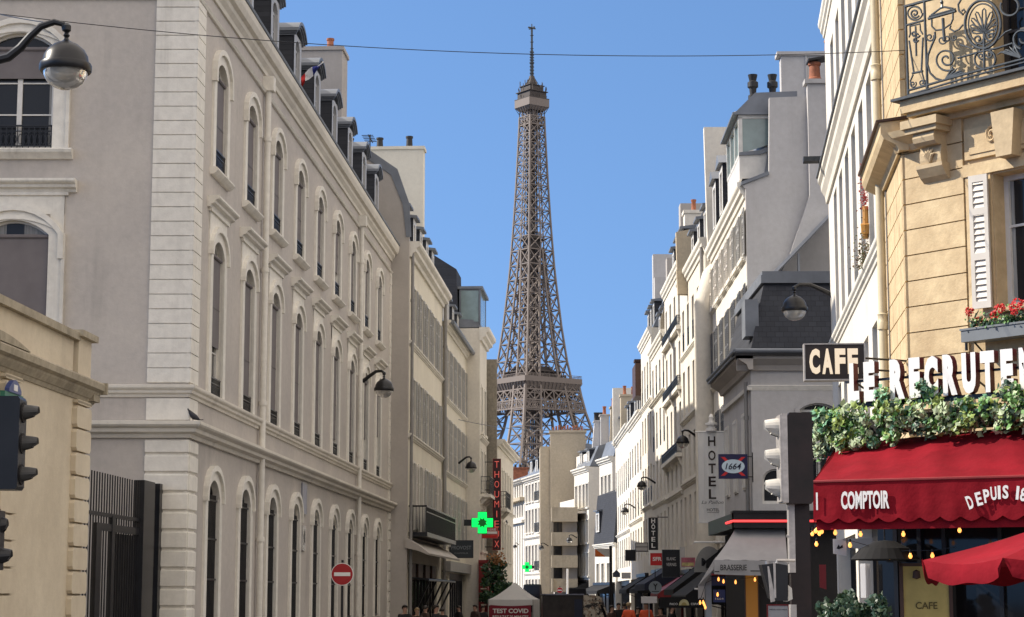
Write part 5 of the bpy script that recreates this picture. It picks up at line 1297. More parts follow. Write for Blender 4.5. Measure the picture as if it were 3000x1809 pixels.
m = MB(); visor(m, (.06,0,.16), 1, .08, .05); m.build('visor', M_BLACK, pl)
m = MB(); visor(m, (.06,0,-.13), 1, .08, .10); m.build('visor', M_BLACK, pl)

# ---------------------------------------------------------------- bird, plaques and the no entry sign
bc = B1.px(563, 1243, -.12)
bp = B1.W(bc[0], -.15, 5.585)
m = MB()
body = [(-.155,.03,.004),(-.13,.055,.02),(-.07,.085,.055),(0,.115,.075),(.06,.155,.075),(.10,.205,.055),(.115,.235,.038),(.125,.262,.034),(.14,.275,.028),(.158,.268,.010),(.178,.258,.003)]
rows = [[(x, r_*cos(2*pi*k/12)*.95, z+r_*1.05*sin(2*pi*k/12)) for k in range(12)] for x, z, r_ in body]
m.grid(rows, 0, True); m.slab([(-.23,-.022),(-.10,-.05),(-.10,.05),(-.23,.022)], .022, .036)
for s_ in (-1, 1): m.tube([(.01,s_*.028,.07),(.02,s_*.028,.0)], .006, 5); m.tube([(.0,s_*.028,.004),(.05,s_*.028,.004)], .005, 4)
M_BIRD = plain('dark_feathers', (0.018,0.018,0.024), 0.5, var=.5, scale=20)
pg = m.build('pigeon', M_BIRD, None, True, bp, (0, 0, radians(165))); tag(pg, 'dark pigeon perched on the stone ledge at the corner of the grey building', 'bird')
def plaque(label, name, F, u, v, wd, ht, mat, edge=None):
    x, z = F.px(u, v, -.03); p = F.W(x, -.03, z); t = thing(name, label, 'plaque', p, F.yaw)
    m = MB(); m.box(-wd/2, wd/2, -.02, .02, -ht/2, ht/2); m.build('plate', mat, t)
    if edge:
        m = MB(); e = .025
        for b in ((-wd/2,wd/2,ht/2-e,ht/2),(-wd/2,wd/2,-ht/2,-ht/2+e),(-wd/2,-wd/2+e,-ht/2+e,ht/2-e),(wd/2-e,wd/2,-ht/2+e,ht/2-e)): m.box(b[0],b[1],-.03,-.015,b[2],b[3])
        m.build('rim', edge, t)
    return t
M_ENAM = plain('blue_enamel', (0.05,0.075,0.22), 0.3); M_GRENAM = plain('green_enamel', (0.03,0.16,0.11), 0.35); M_SILV = plain('silver_plate', (0.5,0.5,0.5), 0.25, .6)
plaque('faded blue street name plate on the grey wall between ground floor windows', 'street_plaque', B1, 891, 1462, .85, .95, plain('faded_blue_enamel',(0.30,0.31,0.38),.4), M_PALEGREY)
t = plaque('small silver plaque with a dark emblem on the grey wall below the street plate', 'wall_plaque', B1, 889, 1577, .6, .75, M_SILV)
m = MB(); m.prism([(.05+.16*cos(i*.63),.02+.26*sin(i*.63)*(1 if i%2 else .6)) for i in range(10)], -.024, -.02, lambda p, q, s: (p, s, q)); m.build('emblem', M_BLACK, t)
t = plaque('small dark intercom plate on the corner blocks of the grey building', 'intercom', B1, 554, 1586, .16, .30, M_SILV)
m = MB(); m.box(-.05,.05,-.03,-.02,-.11,.11); m.build('panel', M_BLACK, t)
t = thing('street_plaque', 'blue street name plate with rounded green top on the cream lodge', 'plaque', LG.W(*[LG.px(42,1150,-.25)[0], -.22, LG.px(42,1150,-.25)[1]]), LG.yaw)
m = MB(); m.box(-.5,.5,-.03,.05,-.17,-.02); m.build('rim', M_GRENAM, t); m = MB(); m.plate([(-.33,-.02)]+[(-.33+.66*i/10,.16*sin(pi*i/10)+.04) for i in range(11)]+[(.33,-.02)], -.05, .03); m.build('plate', M_ENAM, t)
m = MB(); m.plate([(-.1,.02),(.1,.02),(.1,.12),(-.1,.12)], -.056, -.05); m.build('number', M_WHITEP, t)
m = MB(); m.box(-.46,.46,-.025,.04,-.5,-.17); m.build('plate', M_ENAM, t)
def no_entry(label, c, r):
    t = thing('no_entry_sign', label, 'road sign', (c.x, c.y, GZ)); z = c.z-GZ
    D = lambda r_, n=36: [(r_*cos(2*pi*i/n), z+r_*sin(2*pi*i/n)) for i in range(n)]
    m = MB(); m.plate(D(r), -.045, -.03); m.build('rim', M_WHITEP, t)
    m = MB(); m.plate(D(r*.94), -.050, -.046); m.build('disc', plain('sign_red', (0.36,0.014,0.016), .45, var=.06), t)
    m = MB(); m.box(-r*.72, r*.72, -.055, -.051, z-r*.16, z+r*.16); m.build('bar', M_WHITEP, t)
    m = MB(); m.tube([(0,.02,0),(0,.02,z+r*1.25)], .035, 10); m.build('post', M_BLACK, t, True); return t
no_entry('red no entry disc with a white bar on a black post by the grey building', at(1003,1683,56), 33*56/5861)
no_entry('tiny far no entry disc below the stepped concrete balconies', at(1640,1730,155), 9*155/5861)
wp = at(1663,1700,140); t = thing('white_post', 'thin white post standing in the middle of the street behind the dark van', 'post', (wp.x, 140, GZ))
m = MB(); m.tube([(0,0,0),(0,0,at(1663,1667,140).z-GZ)], .07, 10); m.lathe([(.07,0),(.1,.02),(.1,.3),(.07,.32)],(0,0,.0),10); m.build('post', M_WHITEP, t, True)
fx = at(1718+400*0,200,87)
# flag among the dormers of the grey building
Yf = 61.0; fo0 = at(862, 236, Yf)
fp = thing('flag', 'small blue white and red flag hanging from a slanted pole among the dormers', 'flag', fo0)
fq = lambda u, v, o=0: tuple(at(u, v, Yf)-fo0+Vector((0,o,0)))
m = MB(); m.tube([fq(838,262,.3), fq(948,182)], .022, 6); m.build('flagpole', M_WHITEP, fp)
up_ = [(944,186),(930,190),(915,197),(905,205),(893,214),(880,226),(866,229)]; lo_ = [(941,194),(929,206),(917,221),(905,234),(895,240),(888,250),(879,258)]
for k, mat in enumerate((plain('flag_blue',(.02,.03,.20),.8), M_CLOTHW, plain('flag_red',(.5,.02,.02),.8))):
    m = MB(); rows = []
    for j in range(6):
        row = []
        for i in range(2*k, 2*k+3):
            u_, v_ = up_[i][0]+(lo_[i][0]-up_[i][0])*j/5, up_[i][1]+(lo_[i][1]-up_[i][1])*j/5
            row.append(fq(u_, v_, .10*sin(i*1.7+j*.9)))
        rows.append(row)
    m.grid(rows); m.build('stripe', mat, fp, True)
# ---------------------------------------------------------------- cafe awning
aw0 = at(2381, 1414, 23); AF = Fac(aw0.x, aw0.y, 2.15, -1.06)
lw0 = at(2498, 1169, 25); LF = Fac(lw0.x, lw0.y, 1.64, -1.5)
awn = fthing('cafe_awning', 'big red cloth awning with a scalloped valance and white lettering over the cafe terrace', 'awning', AF)
def toAF(p):
    dx, dy = p.x-AF.o[0], p.y-AF.o[1]
    return Vector((dx*AF.t[0]+dy*AF.t[1], dx*AF.n[0]+dy*AF.n[1], p.z))
AL = 4.4
back0 = toAF(LF.W(-.32, .12, 3.66)); back1 = toAF(LF.W(4.6, .12, 3.82))
back0b = toAF(LF.W(-.75, .55, 3.55))
m = MB(HZ); rows = []
NX, NY = 48, 12
for j in range(NY+1):
    f = j/NY; row = []
    for i in range(NX+1):
        s = i/NX
        a = Vector((AL*s, 0, 3.05)); b = back0.lerp(back1, s); p = a.lerp(b, f)
        p.z += -.05*sin(pi*f)*(1+.5*sin(s*37))*.6+.018*sin(s*60+f*4)*f*(1-f)*4
        row.append(p)
    rows.append(row)
m.grid(rows); rows = []
c0 = Vector((-.16, .62, 3.02))
for j in range(NY+1):
    f = j/NY; a0 = c0.lerp(back0b, f); a1 = Vector((0,0,3.05)).lerp(back0, f); rows.append([a0.lerp(a1, i/6)-Vector((0,0,.05*sin(pi*f)*sin(pi*i/6))) for i in range(7)])
m.grid(rows); m.build('canopy', M_RED, awn, True)
m = MB(HZ)
def valance(m, pts, ztop, zbot, scal, amp, lean=0.0, wav=.012):
    tot = 0; P = [Vector(pts[0])]
    seg = []
    for i in range(len(pts)-1):
        a, b = Vector(pts[i]), Vector(pts[i+1]); n = max(2, int((b-a).length/.025))
        for k in range(n): seg.append(a.lerp(b, k/n))
    seg.append(Vector(pts[-1])); d = 0; top = []; mid = []; bot = []
    for i, p in enumerate(seg):
        if i: d += (p-seg[i-1]).length
        nb = zbot - (amp*abs(sin(pi*d/scal)) if scal else 0)
        o = wav*sin(d*9)+wav*.6*sin(d*23)
        top.append((p.x, p.y, ztop)); mid.append((p.x, p.y-o*.5-lean*.5, (ztop+nb)/2)); bot.append((p.x, p.y-o-lean, nb))
    m.grid([top, mid, bot])
valance(m, [(-.16,.62,0),(0,0,0),(AL,0,0)], 3.05, 2.63, .235, .055); m.build('valance', M_RED, awn, True)
m = MB(HZ); valance(m, [(-.14,.66,0),(.02,.05,0),(AL,.05,0)], 3.0, 2.50, 0, 0, .0); m.build('lining', M_RED, awn, True)
m = MB(HZ); m.tube([(-.15,.6,3.045),(0,.0,3.055),(AL,0,3.055)], .018, 6); m.build('front_bar', M_REDD, awn)
m = MB(HZ)
for x in (.02, 1.5, 3.0, 4.3):
    q = toAF(LF.W(x*.95, .3, 2.9)); m.tube([(x,.1,2.98), tuple(q)], .02, 6)
m.build('awning_arm', M_BLACK, awn)
ca_ = AF.px(2250+352/1.6347, 900+970/1.6347, -.02); cb_ = AF.px(2250+580/1.6347, 900+878/1.6347, -.02)
text('COMPTOIR', M_WHITEP, awn, (ca_[0]+cb_[0])/2, -.028, ca_[1]+HZ, cb_[0]-ca_[0], cb_[1]-ca_[1], .035, .006)
text('I', M_WHITEP, awn, .055, -.028, ca_[1]+HZ, .02, .2, .02, .006)
arc = [(978,933,32),(1018,918,22),(1052,905,12),(1083,893,5),(1108,888,0),(1137,886,-4),(1192,890,-12),(1218,898,-18)]
for ch, (x, y, an) in zip('DEPUIS18', arc):
    q = AF.px(2250+x/1.6347, 900+y/1.6347, -.02); w_ = .030 if ch in 'I1' else .066
    text(ch, M_WHITEP, awn, q[0]-.0+.075*sin(radians(-an))*0, -.028, q[1]-.075+HZ, w_, .15, .03, .006, roty=-radians(an)*.6)

# raised letters of the cafe name
sg = fthing('letter_sign', 'row of raised white block letters with dark red sides reading LE RECRUTEMENT over the ivy', 'sign', LF)
L_ = [('L',405,462),('E',473,540),('R',598,686),('E',690,757),('C',763,846),('R',852,937),('U',943,1027),('T',1033,1117),('E',1130,1205)]
M_LSIDE = plain('dark_red_letter_side', (0.10,0.012,0.018), 0.5)
x_ = 0
for ch, xa, xb in L_:
    a = LF.px(2250+xa/1.6347, 900+330/1.6347)[0]; b = LF.px(2250+xb/1.6347, 900+330/1.6347)[0]; wd = (b-a)*.80; x_ = b
    text(ch, M_WHITEP, sg, a+wd/2+.008, -.035, 4.16+HZ, wd, .50, .075, .11, name='letter', side='dark_red_letter_side')
for ch in 'MENT':
    text(ch, M_WHITEP, sg, x_+.14, -.035, 4.16+HZ, .19, .50, .075, .11, name='letter', side='dark_red_letter_side'); x_ += .26
m = MB(HZ); m.box(-.1,4.2,-.01,.03,4.10,4.16); m.box(-.1,4.2,-.01,.03,4.42,4.45)
for x in (0, .8, 1.6, 2.4, 3.2): m.tube([(x,.02,4.45),(x,.5,4.3),(x,.8,3.6)], .015, 5)
m.build('frame', M_BLACK, sg)
# CAFE box (lit from inside)
M_LITCREAM = glow('lit_cream_letter', (1.0,.78,.52), .38, (.8,.7,.55))
ba = at(2357, 1010, 25.7); bb = at(2532, 1113, 25.7)
bx = thing('box_sign', 'black box sign with cream capital letters CAFE on brackets beside the ivy', 'sign', (ba.x, 25.7, bb.z), radians(-4))
W_, H_ = bb.x-ba.x, ba.z-bb.z
m = MB(); m.box(0,W_,0,.16,0,H_); m.build('box', M_BROWN if False else plain('dark_brown_sign', (.022,.014,.012), .4), bx)
m = MB(); m.box(-.012,W_+.012,-.02,.18,-.012,.004); m.box(-.012,W_+.012,-.02,.18,H_-.004,H_+.012); m.box(-.012,.004,-.02,.18,.004,H_-.004); m.box(W_-.004,W_+.012,-.02,.18,.004,H_-.004); m.build('frame', M_METALG, bx)
for i, ch in enumerate('CAFE'): text(ch, M_LITCREAM, bx, .125+.165*i, -.02, .07, .135, H_-.13, .05, .03, name='letter')
m = MB(); m.tube([(W_,.08,H_*.62),(W_+.7,.5,H_*.62)], .014, 6); m.tube([(W_,.08,H_*.3),(W_+.7,.5,H_*.3)], .014, 6); m.build('bracket', M_BLACK, bx)
# ivy
M_IVY = [plain('ivy_cream_edge', (0.37,0.45,0.27), .5, var=.2, scale=8), plain('ivy_mid_green', (0.11,0.25,0.06), .45, var=.35, scale=8), plain('ivy_yellow_green', (0.25,0.33,0.08), .45, var=.3, scale=8), plain('ivy_dark', (0.025,0.065,0.04), .4, var=.4, scale=8), plain('ivy_mint', (0.15,0.34,0.20), .5, var=.3, scale=8)]
ri = random.Random(11)
def leaf(m, p, s, mi, rr):
    n = Vector((rr.gauss(-.35,.6), rr.gauss(-.8,.5), rr.gauss(.35,.5))).normalized()
    a = n.orthogonal().normalized(); a.rotate(Matrix.Rotation(rr.uniform(0,6.28), 3, n)); b = n.cross(a)
    sh = [(0,-.9),(.55,-.55),(.95,.1),(.5,.25),(.0,1.15),(-.5,.25),(-.95,.1),(-.55,-.55)]
    c = [p+a*(x*s)+b*(y*s)+n*(-.22*s*abs(x)) for x, y in sh]
    m.face([c[0],c[1],c[2],c[3],c[4]], mi); m.face([c[4],c[5],c[6],c[7],c[0]], mi)
def ivy_mass(m, spans, count, rr, size=(.020,.036)):
    blobs = []
    for (x0, x1, y, z0, z1, nb) in spans:
        for _ in range(nb): blobs.append((rr.uniform(x0,x1), y+rr.uniform(-.16,.10), rr.uniform(z0,z1), rr.uniform(.06,.15), rr.choices([0,1,2,3,4],[4,3.2,2.0,1.2,2.4])[0]))
    for _ in range(count):
        bx_, by_, bz_, br_, k_ = rr.choice(blobs)
        d = Vector((rr.gauss(0,1), rr.gauss(0,1), rr.gauss(0,1))).normalized()*br_*rr.uniform(.35,1.05)
        mi = k_ if rr.random() < .62 else rr.choices([0,1,2,3,4],[4,3,1.5,3,1])[0]
        leaf(m, Vector((bx_,by_,bz_))+d*Vector((1,1,1)).length/1.732, rr.uniform(*size), mi, rr)
ivy = fthing('ivy_trough', 'long trough of pale variegated ivy spilling over the top of the red awning', 'ivy', LF)
m = MB(HZ); ivy_mass(m, [(-.30,4.2,-.22,3.68,4.05,120),(-.38,.05,-.02,3.74,4.06,14),(.42,.56,-.08,4.0,4.24,6),(-.55,-.2,-.02,3.45,3.9,12),(.0,.5,-.3,3.56,3.85,10),(2.2,4.2,-.1,3.95,4.26,26),(1.05,1.25,-.1,4.1,4.3,4)], 9500, ri, (.018,.052))
m.build('foliage', M_IVY, ivy)
m = MB(HZ); 
for k in range(14):
    x = -.4+.33*k; m.tube([(x,.05,3.95),(x+ri.uniform(-.1,.1),-.2,4.0),(x+ri.uniform(-.2,.2),-.3,3.75)], .006, 4)
m.build('stem', M_BROWN, ivy)
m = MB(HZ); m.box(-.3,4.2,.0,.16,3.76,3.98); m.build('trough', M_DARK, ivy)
# geranium box
gx = RC.px(2845, 998, -.14)[0]
gb = fthing('flower_box', 'grey window box with bright red geraniums at the cafe building window', 'flower box', RC)
m = MB(HZ); m.box(gx,gx+2.0,-.34,-.10,4.93,5.09); m.box(gx-.012,gx+2.012,-.352,-.088,5.075,5.10); m.build('box', plain('slate_grey_box', (.15,.165,.18), .5), gb)
m = MB(HZ); m.tube([(gx-.03,-.2,5.12),(gx-.03,-.2,4.84)], .02, 6); m.tube([(gx-.03,-.2,5.11),(gx-.03,.0,5.11)], .012, 6); m.tube([(gx+.1,-.2,4.93),(gx+.1,.0,4.80)], .012, 6); m.build('bracket', M_BLACK, gb)
rg = random.Random(4); m = MB(HZ)
for _ in range(1500): leaf(m, Vector((gx+.08+rg.uniform(0,1.85), -.22+rg.gauss(0,.07), 5.12+abs(rg.gauss(0,.085))-.07*rg.random())), rg.uniform(.014,.030), 3 if rg.random() < .6 else 1, rg)
m.build('foliage', M_IVY, gb)
M_GER = plain('geranium_red', (0.55,0.012,0.012), .5, var=.25, scale=30)
for _ in range(20):
    m = MB(HZ)
    c = Vector((gx+.06+rg.uniform(0,1.85), -.27+rg.gauss(0,.06), 5.25+rg.uniform(-.05,.11)))
    for _ in range(60): leaf(m, c+Vector((rg.gauss(0,1),rg.gauss(0,1),rg.gauss(0,1))).normalized()*.055, rg.uniform(.012,.020), 0, rg)
    m.build('flower', M_GER, gb)
# hanging red flowers on the white house
hp = at(2548, 620, 32.4)
hang = thing('hanging_plant', 'dry hanging plant with red flowers and ochre tubes between white house windows', 'plant', (hp.x-.08, 32.4, at(2548,790,32.4).z))
zz = [at(2548, v, 32.4).z-at(2548,790,32.4).z for v in (480,560,640,700,790)]
m = MB(); rh = random.Random(9)
for _ in range(260):
    z = rh.uniform(zz[2]+.1, zz[0]); leaf(m, Vector((rh.gauss(0,.045), rh.gauss(0,.05), z)), rh.uniform(.012,.024), 0, rh)
m.build('flower', plain('dull_red_flower', (.30,.03,.025), .6), hang)
m = MB()
for _ in range(600):
    z = abs(rh.gauss(0,.30)); leaf(m, Vector((rh.gauss(-.02,.09), rh.gauss(0,.06), z)), rh.uniform(.010,.022), rh.choice([0,1]), rh)
m.build('foliage', [plain('dry_foliage', (.16,.10,.06), .8), plain('dry_foliage_green', (.10,.11,.04), .8)], hang)
m = MB(); m.tube([(0,0,zz[3]),(.01,0,zz[2]+.2)], .05, 8); m.tube([(.02,0,zz[2]-.25),(.0,-.05,zz[2]-.1)], .09, 8); m.build('pot', plain('ochre_pot', (.45,.22,.05), .6), hang)

# terrace things under the awning
ls = thing('light_string', 'string of small glowing warm bulbs hanging under the red awning edge', 'light string', (AF.o[0], AF.o[1], GZ), AF.yaw)
K_ = lambda x, y: (2250+x/1.6347, 900+y/1.6347)
bm = MB(); bm.lathe([(0,.03),(.010,.028),(.013,.012),(.021,0),(.022,-.014),(.012,-.032),(0,-.035)], n=10); bmesh_bulb = bm.mesh('bulb', M_BULB, True)
sk = MB(); sk.lathe([(0,.065),(.012,.062),(.012,.026),(0,.024)], n=8); sk_me = sk.mesh('socket', M_BLACK)
def bulbs(par, F, pts, y, sc=1.0):
    for u, v in pts:
        x, z = F.px(u, v, y); b = link('bulb', bmesh_bulb, par, (x, y, z+HZ)); b.scale = (sc, sc, sc); link('socket', sk_me, b)
bulbs(ls, AF, [K_(322,1078),K_(443,1085),K_(648,1085),K_(917,1066)], .12, 1.05)
bulbs(ls, AF, [K_(212,1083),K_(228,1070),K_(246,1082),K_(258,1072),K_(233,1066),K_(190,1110),K_(185,1130),K_(232,1133)], .45)
m = MB(HZ); P = [K_(185,1100),K_(240,1045),K_(322,1058),K_(443,1062),K_(648,1064),K_(917,1048),K_(1300,1050)]
m.tube([(AF.px(u,v,.12)[0], .12, AF.px(u,v,.12)[1]) for u, v in P], .006, 4); m.build('wire', M_BLACK, ls)
ls2 = thing('light_string', 'second row of amber bulbs deeper inside the dark cafe terrace', 'light string', (AF.o[0], AF.o[1], GZ), AF.yaw)
bulbs(ls2, AF, [K_(393,1138),K_(580,1195),K_(682,1190),K_(787,1188)], 1.3, 1.1)
m = MB(HZ); m.tube([(AF.px(*K_(x,y),1.3)[0], 1.3, AF.px(*K_(x,y),1.3)[1]) for x, y in ((300,1110),(393,1118),(580,1172),(682,1166),(787,1166),(900,1150))], .006, 4); m.build('wire', M_BLACK, ls2)
tr = fthing('terrace_screen', 'terrace screen of thin posts, with dark panes added for shade, under the red awning', 'screen', AF)
m = MB(HZ)
for x in (.32, .62, .93, 1.62, 2.5, 3.3): m.box(x, x+.05, 2.2, 2.26, GZ, 3.05)
m.box(.3,4.2,2.2,2.26,2.92,3.1); m.build('post', M_BLACK, tr)
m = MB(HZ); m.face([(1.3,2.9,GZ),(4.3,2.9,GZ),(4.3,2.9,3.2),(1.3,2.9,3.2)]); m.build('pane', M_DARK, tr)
m = MB(HZ); m.face([(.1,2.3,GZ),(2.0,2.3,GZ),(2.0,2.3,3.1),(.1,2.3,3.1)]); m.build('pane', M_GLASSD, tr)  # dark panes added to cover pale walls and keep the terrace in shade
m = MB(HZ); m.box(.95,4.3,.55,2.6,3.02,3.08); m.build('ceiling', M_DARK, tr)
# palm like dark fan canopy shape
x, z = AF.px(*K_(560,1165), 1.5)
fan = thing('paper_lantern', 'wide black fringed lampshade hanging inside the cafe terrace', 'lampshade', AF.W(x, 1.5, z-.05), AF.yaw)
m = MB(); m.lathe([(.0,.17),(.12,.16),(.30,.07),(.42,-.06),(.40,-.07),(.28,.03),(.0,.10)], n=26); m.build('shade', M_BLACKC, fan)
m = MB(); m.tube([(0,0,.16),(0,0,.30)], .01, 5); m.build('cord', M_BLACK, fan)
ma = at(2645,1660,24.4); mb_ = at(2779,1809,24.4)
mn = thing('menu_board', 'tall gold menu board lettered CAFE standing against the dark cafe front', 'menu board', (ma.x, 24.4, GZ), radians(-12))
wd = mb_.x-ma.x; zt = ma.z-GZ
m = MB(); m.box(0,wd,0,.03,0,zt); m.build('board', M_GOLD, mn)
m = MB(); m.box(-.045,0,-.02,.05,0,zt+.04); m.box(wd,wd+.045,-.02,.05,0,zt+.04); m.box(-.04,wd+.04,-.02,.05,zt,zt+.04); m.build('frame', M_BROWN, mn)
za = at(2700,1785,24.4).z-GZ
text('CAFE', plain('worn_brown_lettering', (.10,.075,.02), .6), mn, wd*.5, -.008, za, wd*.48, .085, .01, .006)
m = MB(); m.lathe([(.0,.10),(.04,.08),(.05,0),(0,-.02)], (wd*.3,-.10,zt-.14), 10); m.build('lamp', M_BROWN, mn)
for (ua,ub,va,vb,Y,lab,nm,mat) in ((2440,2480,1580,1630,24.2,'white paper sign with a small dark bird hanging inside the terrace','hanging_sign',M_CLOTHW),(2520,2551,1652,1752,24.8,'folded tall white board standing in the dark terrace','folded_board',M_CLOTHW),(2400,2421,1655,1728,26.5,'dark red cloth strip behind the signal post','cloth_banner',M_REDD),(2484,2556,1578,1612,27,'pale grey awning flap seen through the terrace','awning_flap',M_GREYC)):
    a = at(ua, va, Y); b = at(ub, vb, Y); t = thing(nm, lab, nm.replace('_',' '), (a.x, Y, b.z), radians(-8))
    m = MB(); w_ = b.x-a.x; h_ = a.z-b.z
    if nm == 'folded_board': m.prism([(0,0),(w_*.5,-.05),(w_,.0),(w_,.03),(w_*.5,-.02),(0,.03)], 0, h_, lambda p, q, s: (p, q, s))
    else: m.prism([(0,.03),(w_,0),(w_,h_),(0,h_)], 0, .015, lambda p, q, s: (p, s, q))
    m.build('sheet', mat, t)
    if nm == 'hanging_sign':
        m = MB(); m.prism([(w_*.25,h_*.45),(w_*.45,h_*.40),(w_*.75,h_*.5),(w_*.7,h_*.66),(w_*.52,h_*.55),(w_*.42,h_*.68)], -.004, -.001, lambda p, q, s: (p, s, q)); m.build('emblem', M_BLACK, t)
# potted shrub at the terrace foot
def shrub(label, c, rx, rz, n, mats, name='potted_shrub', seed=1, size=(.02,.045)):
    t = thing(name, label, 'shrub', (c.x, c.y, GZ)); rs = random.Random(seed); m = MB(); z0 = c.z-GZ
    lumps = [(rs.gauss(0,rx*.45), rs.gauss(0,rx*.35), z0+rs.uniform(-rz,rz*.75), rs.uniform(.25,.5)*min(rx,rz)) for _ in range(26)]
    for _ in range(n):
        a = rs.choice(lumps); d = Vector((rs.gauss(0,1),rs.gauss(0,1),rs.gauss(0,1))).normalized()*a[3]*rs.uniform(.4,1.1)
        leaf(m, Vector(a[:3])+d, rs.uniform(*size), rs.randrange(len(mats)), rs)
    m.build('foliage', mats, t)
    m = MB()
    for _ in range(9): a = rs.choice(lumps); m.tube([(0,0,.35),(a[0]*.4,a[1]*.4,z0*.6),a[:3]], [.02,.012,.005], 5)
    m.build('stem', M_BROWN, t)
    m = MB(); m.lathe([(0,0),(.2,0),(.26,.42),(.22,.42),(.2,.36),(0,.36)], n=16); m.build('pot', M_DARK, t, True); return t
shrub('dark green potted shrub at the foot of the terrace beside the signal post', at(2492,1800,22.6), .34, .24, 2600, [M_IVY[3], plain('dark_leaf', (.02,.045,.015), .5)], seed=3)
# parasol
par = thing('parasol', 'red terrace parasol with a notched valance at the bottom right edge', 'parasol', (4.66, 16.2, GZ))
m = MB(); n = 8; z0 = 2.035-GZ; R_ = 1.33; V = [(R_*cos(radians(180+45*k+2)), R_*sin(radians(180+45*k+2))) for k in range(n)]
for k in range(n):
    a, b = V[k], V[(k+1)%n]; rows = []
    for j in range(9):
        f = j/8; row = []
        for i in range(9):
            s = i/8; x = (a[0]+(b[0]-a[0])*s)*(1-f); y = (a[1]+(b[1]-a[1])*s)*(1-f)
            row.append((x, y, z0+.40*f-.055*sin(pi*s)*(1-f)*.8-.03*sin(pi*f)))
        rows.append(row)
    m.grid(rows)
m.build('canopy', M_RED, par, True)
m = MB()
for k in range(n):
    a, b = V[k], V[(k+1)%n]; top = []; mid = []; bot = []
    for i in range(17):
        s = i/16; x = a[0]+(b[0]-a[0])*s; y = a[1]+(b[1]-a[1])*s; zt = z0-.055*sin(pi*s)*.8
        d = .155*min(1, (min(s,1-s)/.07)**.6 if min(s,1-s) < .07 else 1)
        top.append((x,y,zt)); mid.append((x*1.012,y*1.012,zt-d*.5)); bot.append((x*1.004,y*1.004,zt-d+.012*sin(s*14)))
    m.grid([top,mid,bot])
m.build('valance', M_RED, par, True)
m = MB(); m.tube([(0,0,0),(0,0,z0+.44)], .025, 10)
for k in range(n): m.tube([(0,0,z0+.36),(V[k][0]*.97,V[k][1]*.97,z0-.02)], .009, 4)
m.build('pole', M_BROWN, par)

# ---------------------------------------------------------------- brasserie
ba_ = fthing('brasserie_awning', 'grey cloth awning lettered BRASSERIE under a black board with a red neon line', 'awning', FR)
def q3(u, v, Y): p = at(u, v, Y); return (p.x-7.03, Y-58, p.z)
m = MB(HZ); TL, TR, BL_, BR = q3(2155,1548,57.9), q3(2300,1548,57.9), q3(2092,1641,56.4), q3(2307,1644,56.4)
rows = []
for j in range(9):
    f = j/8; a = Vector(TL).lerp(Vector(BL_), f); b = Vector(TR).lerp(Vector(BR), f)
    rows.append([a.lerp(b, i/20)-Vector((0,0,.05*sin(pi*f)+.015*sin(i*1.3)*f)) for i in range(21)])
m.grid(rows); a2 = Vector(q3(2045,1716,57.6)); a1 = Vector(q3(2090,1655,57.9))
rows = []
for j in range(7):
    f = j/6; rows.append([Vector(TL).lerp(a2, f)+Vector((0,.5*f,.0)), Vector(TL).lerp(Vector(BL_), f)])
m.face([BL_, q3(2092,1662,56.5), a2, (a2.x+.02, a2.y+.4, a2.z+.02), TL][::1] if False else [BL_, q3(2091,1668,56.5), q3(2062,1716,57.4), a2, q3(2098,1630,58.2)])
m.build('canopy', M_GREYC, ba_, True)
m = MB(HZ); top = []; bot = []
B0, B1_ = Vector(BL_), Vector(BR)
for i in range(41):
    p = B0.lerp(B1_, i/40); top.append(p); bot.append(p+Vector((0,-.02+.01*sin(i*.9),-.40-.02*sin(pi*i/40))))
m.grid([top, bot]); m.build('valance', M_GREYC, ba_, True); m = MB(HZ); e = Vector(q3(2045,1716,57.6)); e2 = Vector(q3(2064,1716,57.4)); m.face([e, e2, e2-Vector((0,0,.38)), e-Vector((0,0,.38))]); m.build('valance', M_GREYC, ba_, True)
ta, tb = q3(2110,1672,56.36), q3(2187,1655,56.36)
text('BRASSERIE', M_BLACK, ba_, (ta[0]+tb[0])/2, ta[1]-.06, ta[2]+HZ, tb[0]-ta[0], tb[2]-ta[2], .012, .006)
m = MB(HZ); l0 = q3(2198,1675,56.36); l1 = q3(2240,1675,56.36); m.box(l0[0],l1[0],l0[1]-.05,l0[1]-.045,l0[2],l0[2]+.03); m.build('underline', M_BLACK, ba_); m = MB(HZ); l0 = q3(2093,1677,56.36); l1 = q3(2107,1674,56.36); m.box(l0[0],l1[0],l0[1]-.05,l0[1]-.045,l0[2],l0[2]+.03); m.build('underline', M_BLACK, ba_)
m = MB(HZ); m.box(-.62,6,-.55,.0,3.68,4.12); m.box(-.66,6,-.6,.02,4.12,4.18); m.box(-.62,-.1,-.5,7,3.68,4.12); m.build('fascia', M_BLACK, ba_)
nz = at(2200,1527,57.4).z
m = MB(HZ); m.tube([(-.66,1.2,nz),(-.66,-.58,nz),(6,-.58,nz)], .035, 8); m.build('neon_tube', M_NEON, ba_, True)
m = MB(HZ); a = q3(2120,1683,56.5); b = q3(2300,1683,56.5); m.box(a[0]-.35,b[0],a[1],a[1]+.03,a[2]-.03,a[2]+.02); m.build('front_bar', M_REDD, ba_)
lb = fthing('light_string', 'row of amber bulbs below the grey brasserie awning', 'light string', FR)
C_ = lambda x, y: (2000+x/4.809, 1500+y/4.809)
bulbs(lb, Fac(7.03,56.9,1,0), [], 0)
for x, y in ((505,945),(575,975),(745,985),(1018,950),(492,1160),(245,1275),(290,1270),(305,1300),(318,1340),(1320,1340)):
    p = at(*C_(x,y), 57.0); b = link('bulb', bmesh_bulb, lb, (p.x-7.03, -1.0, p.z-GZ)); b.scale = (1.5,1.5,2.0); b.data = bmesh_bulb; link('socket', sk_me, b)
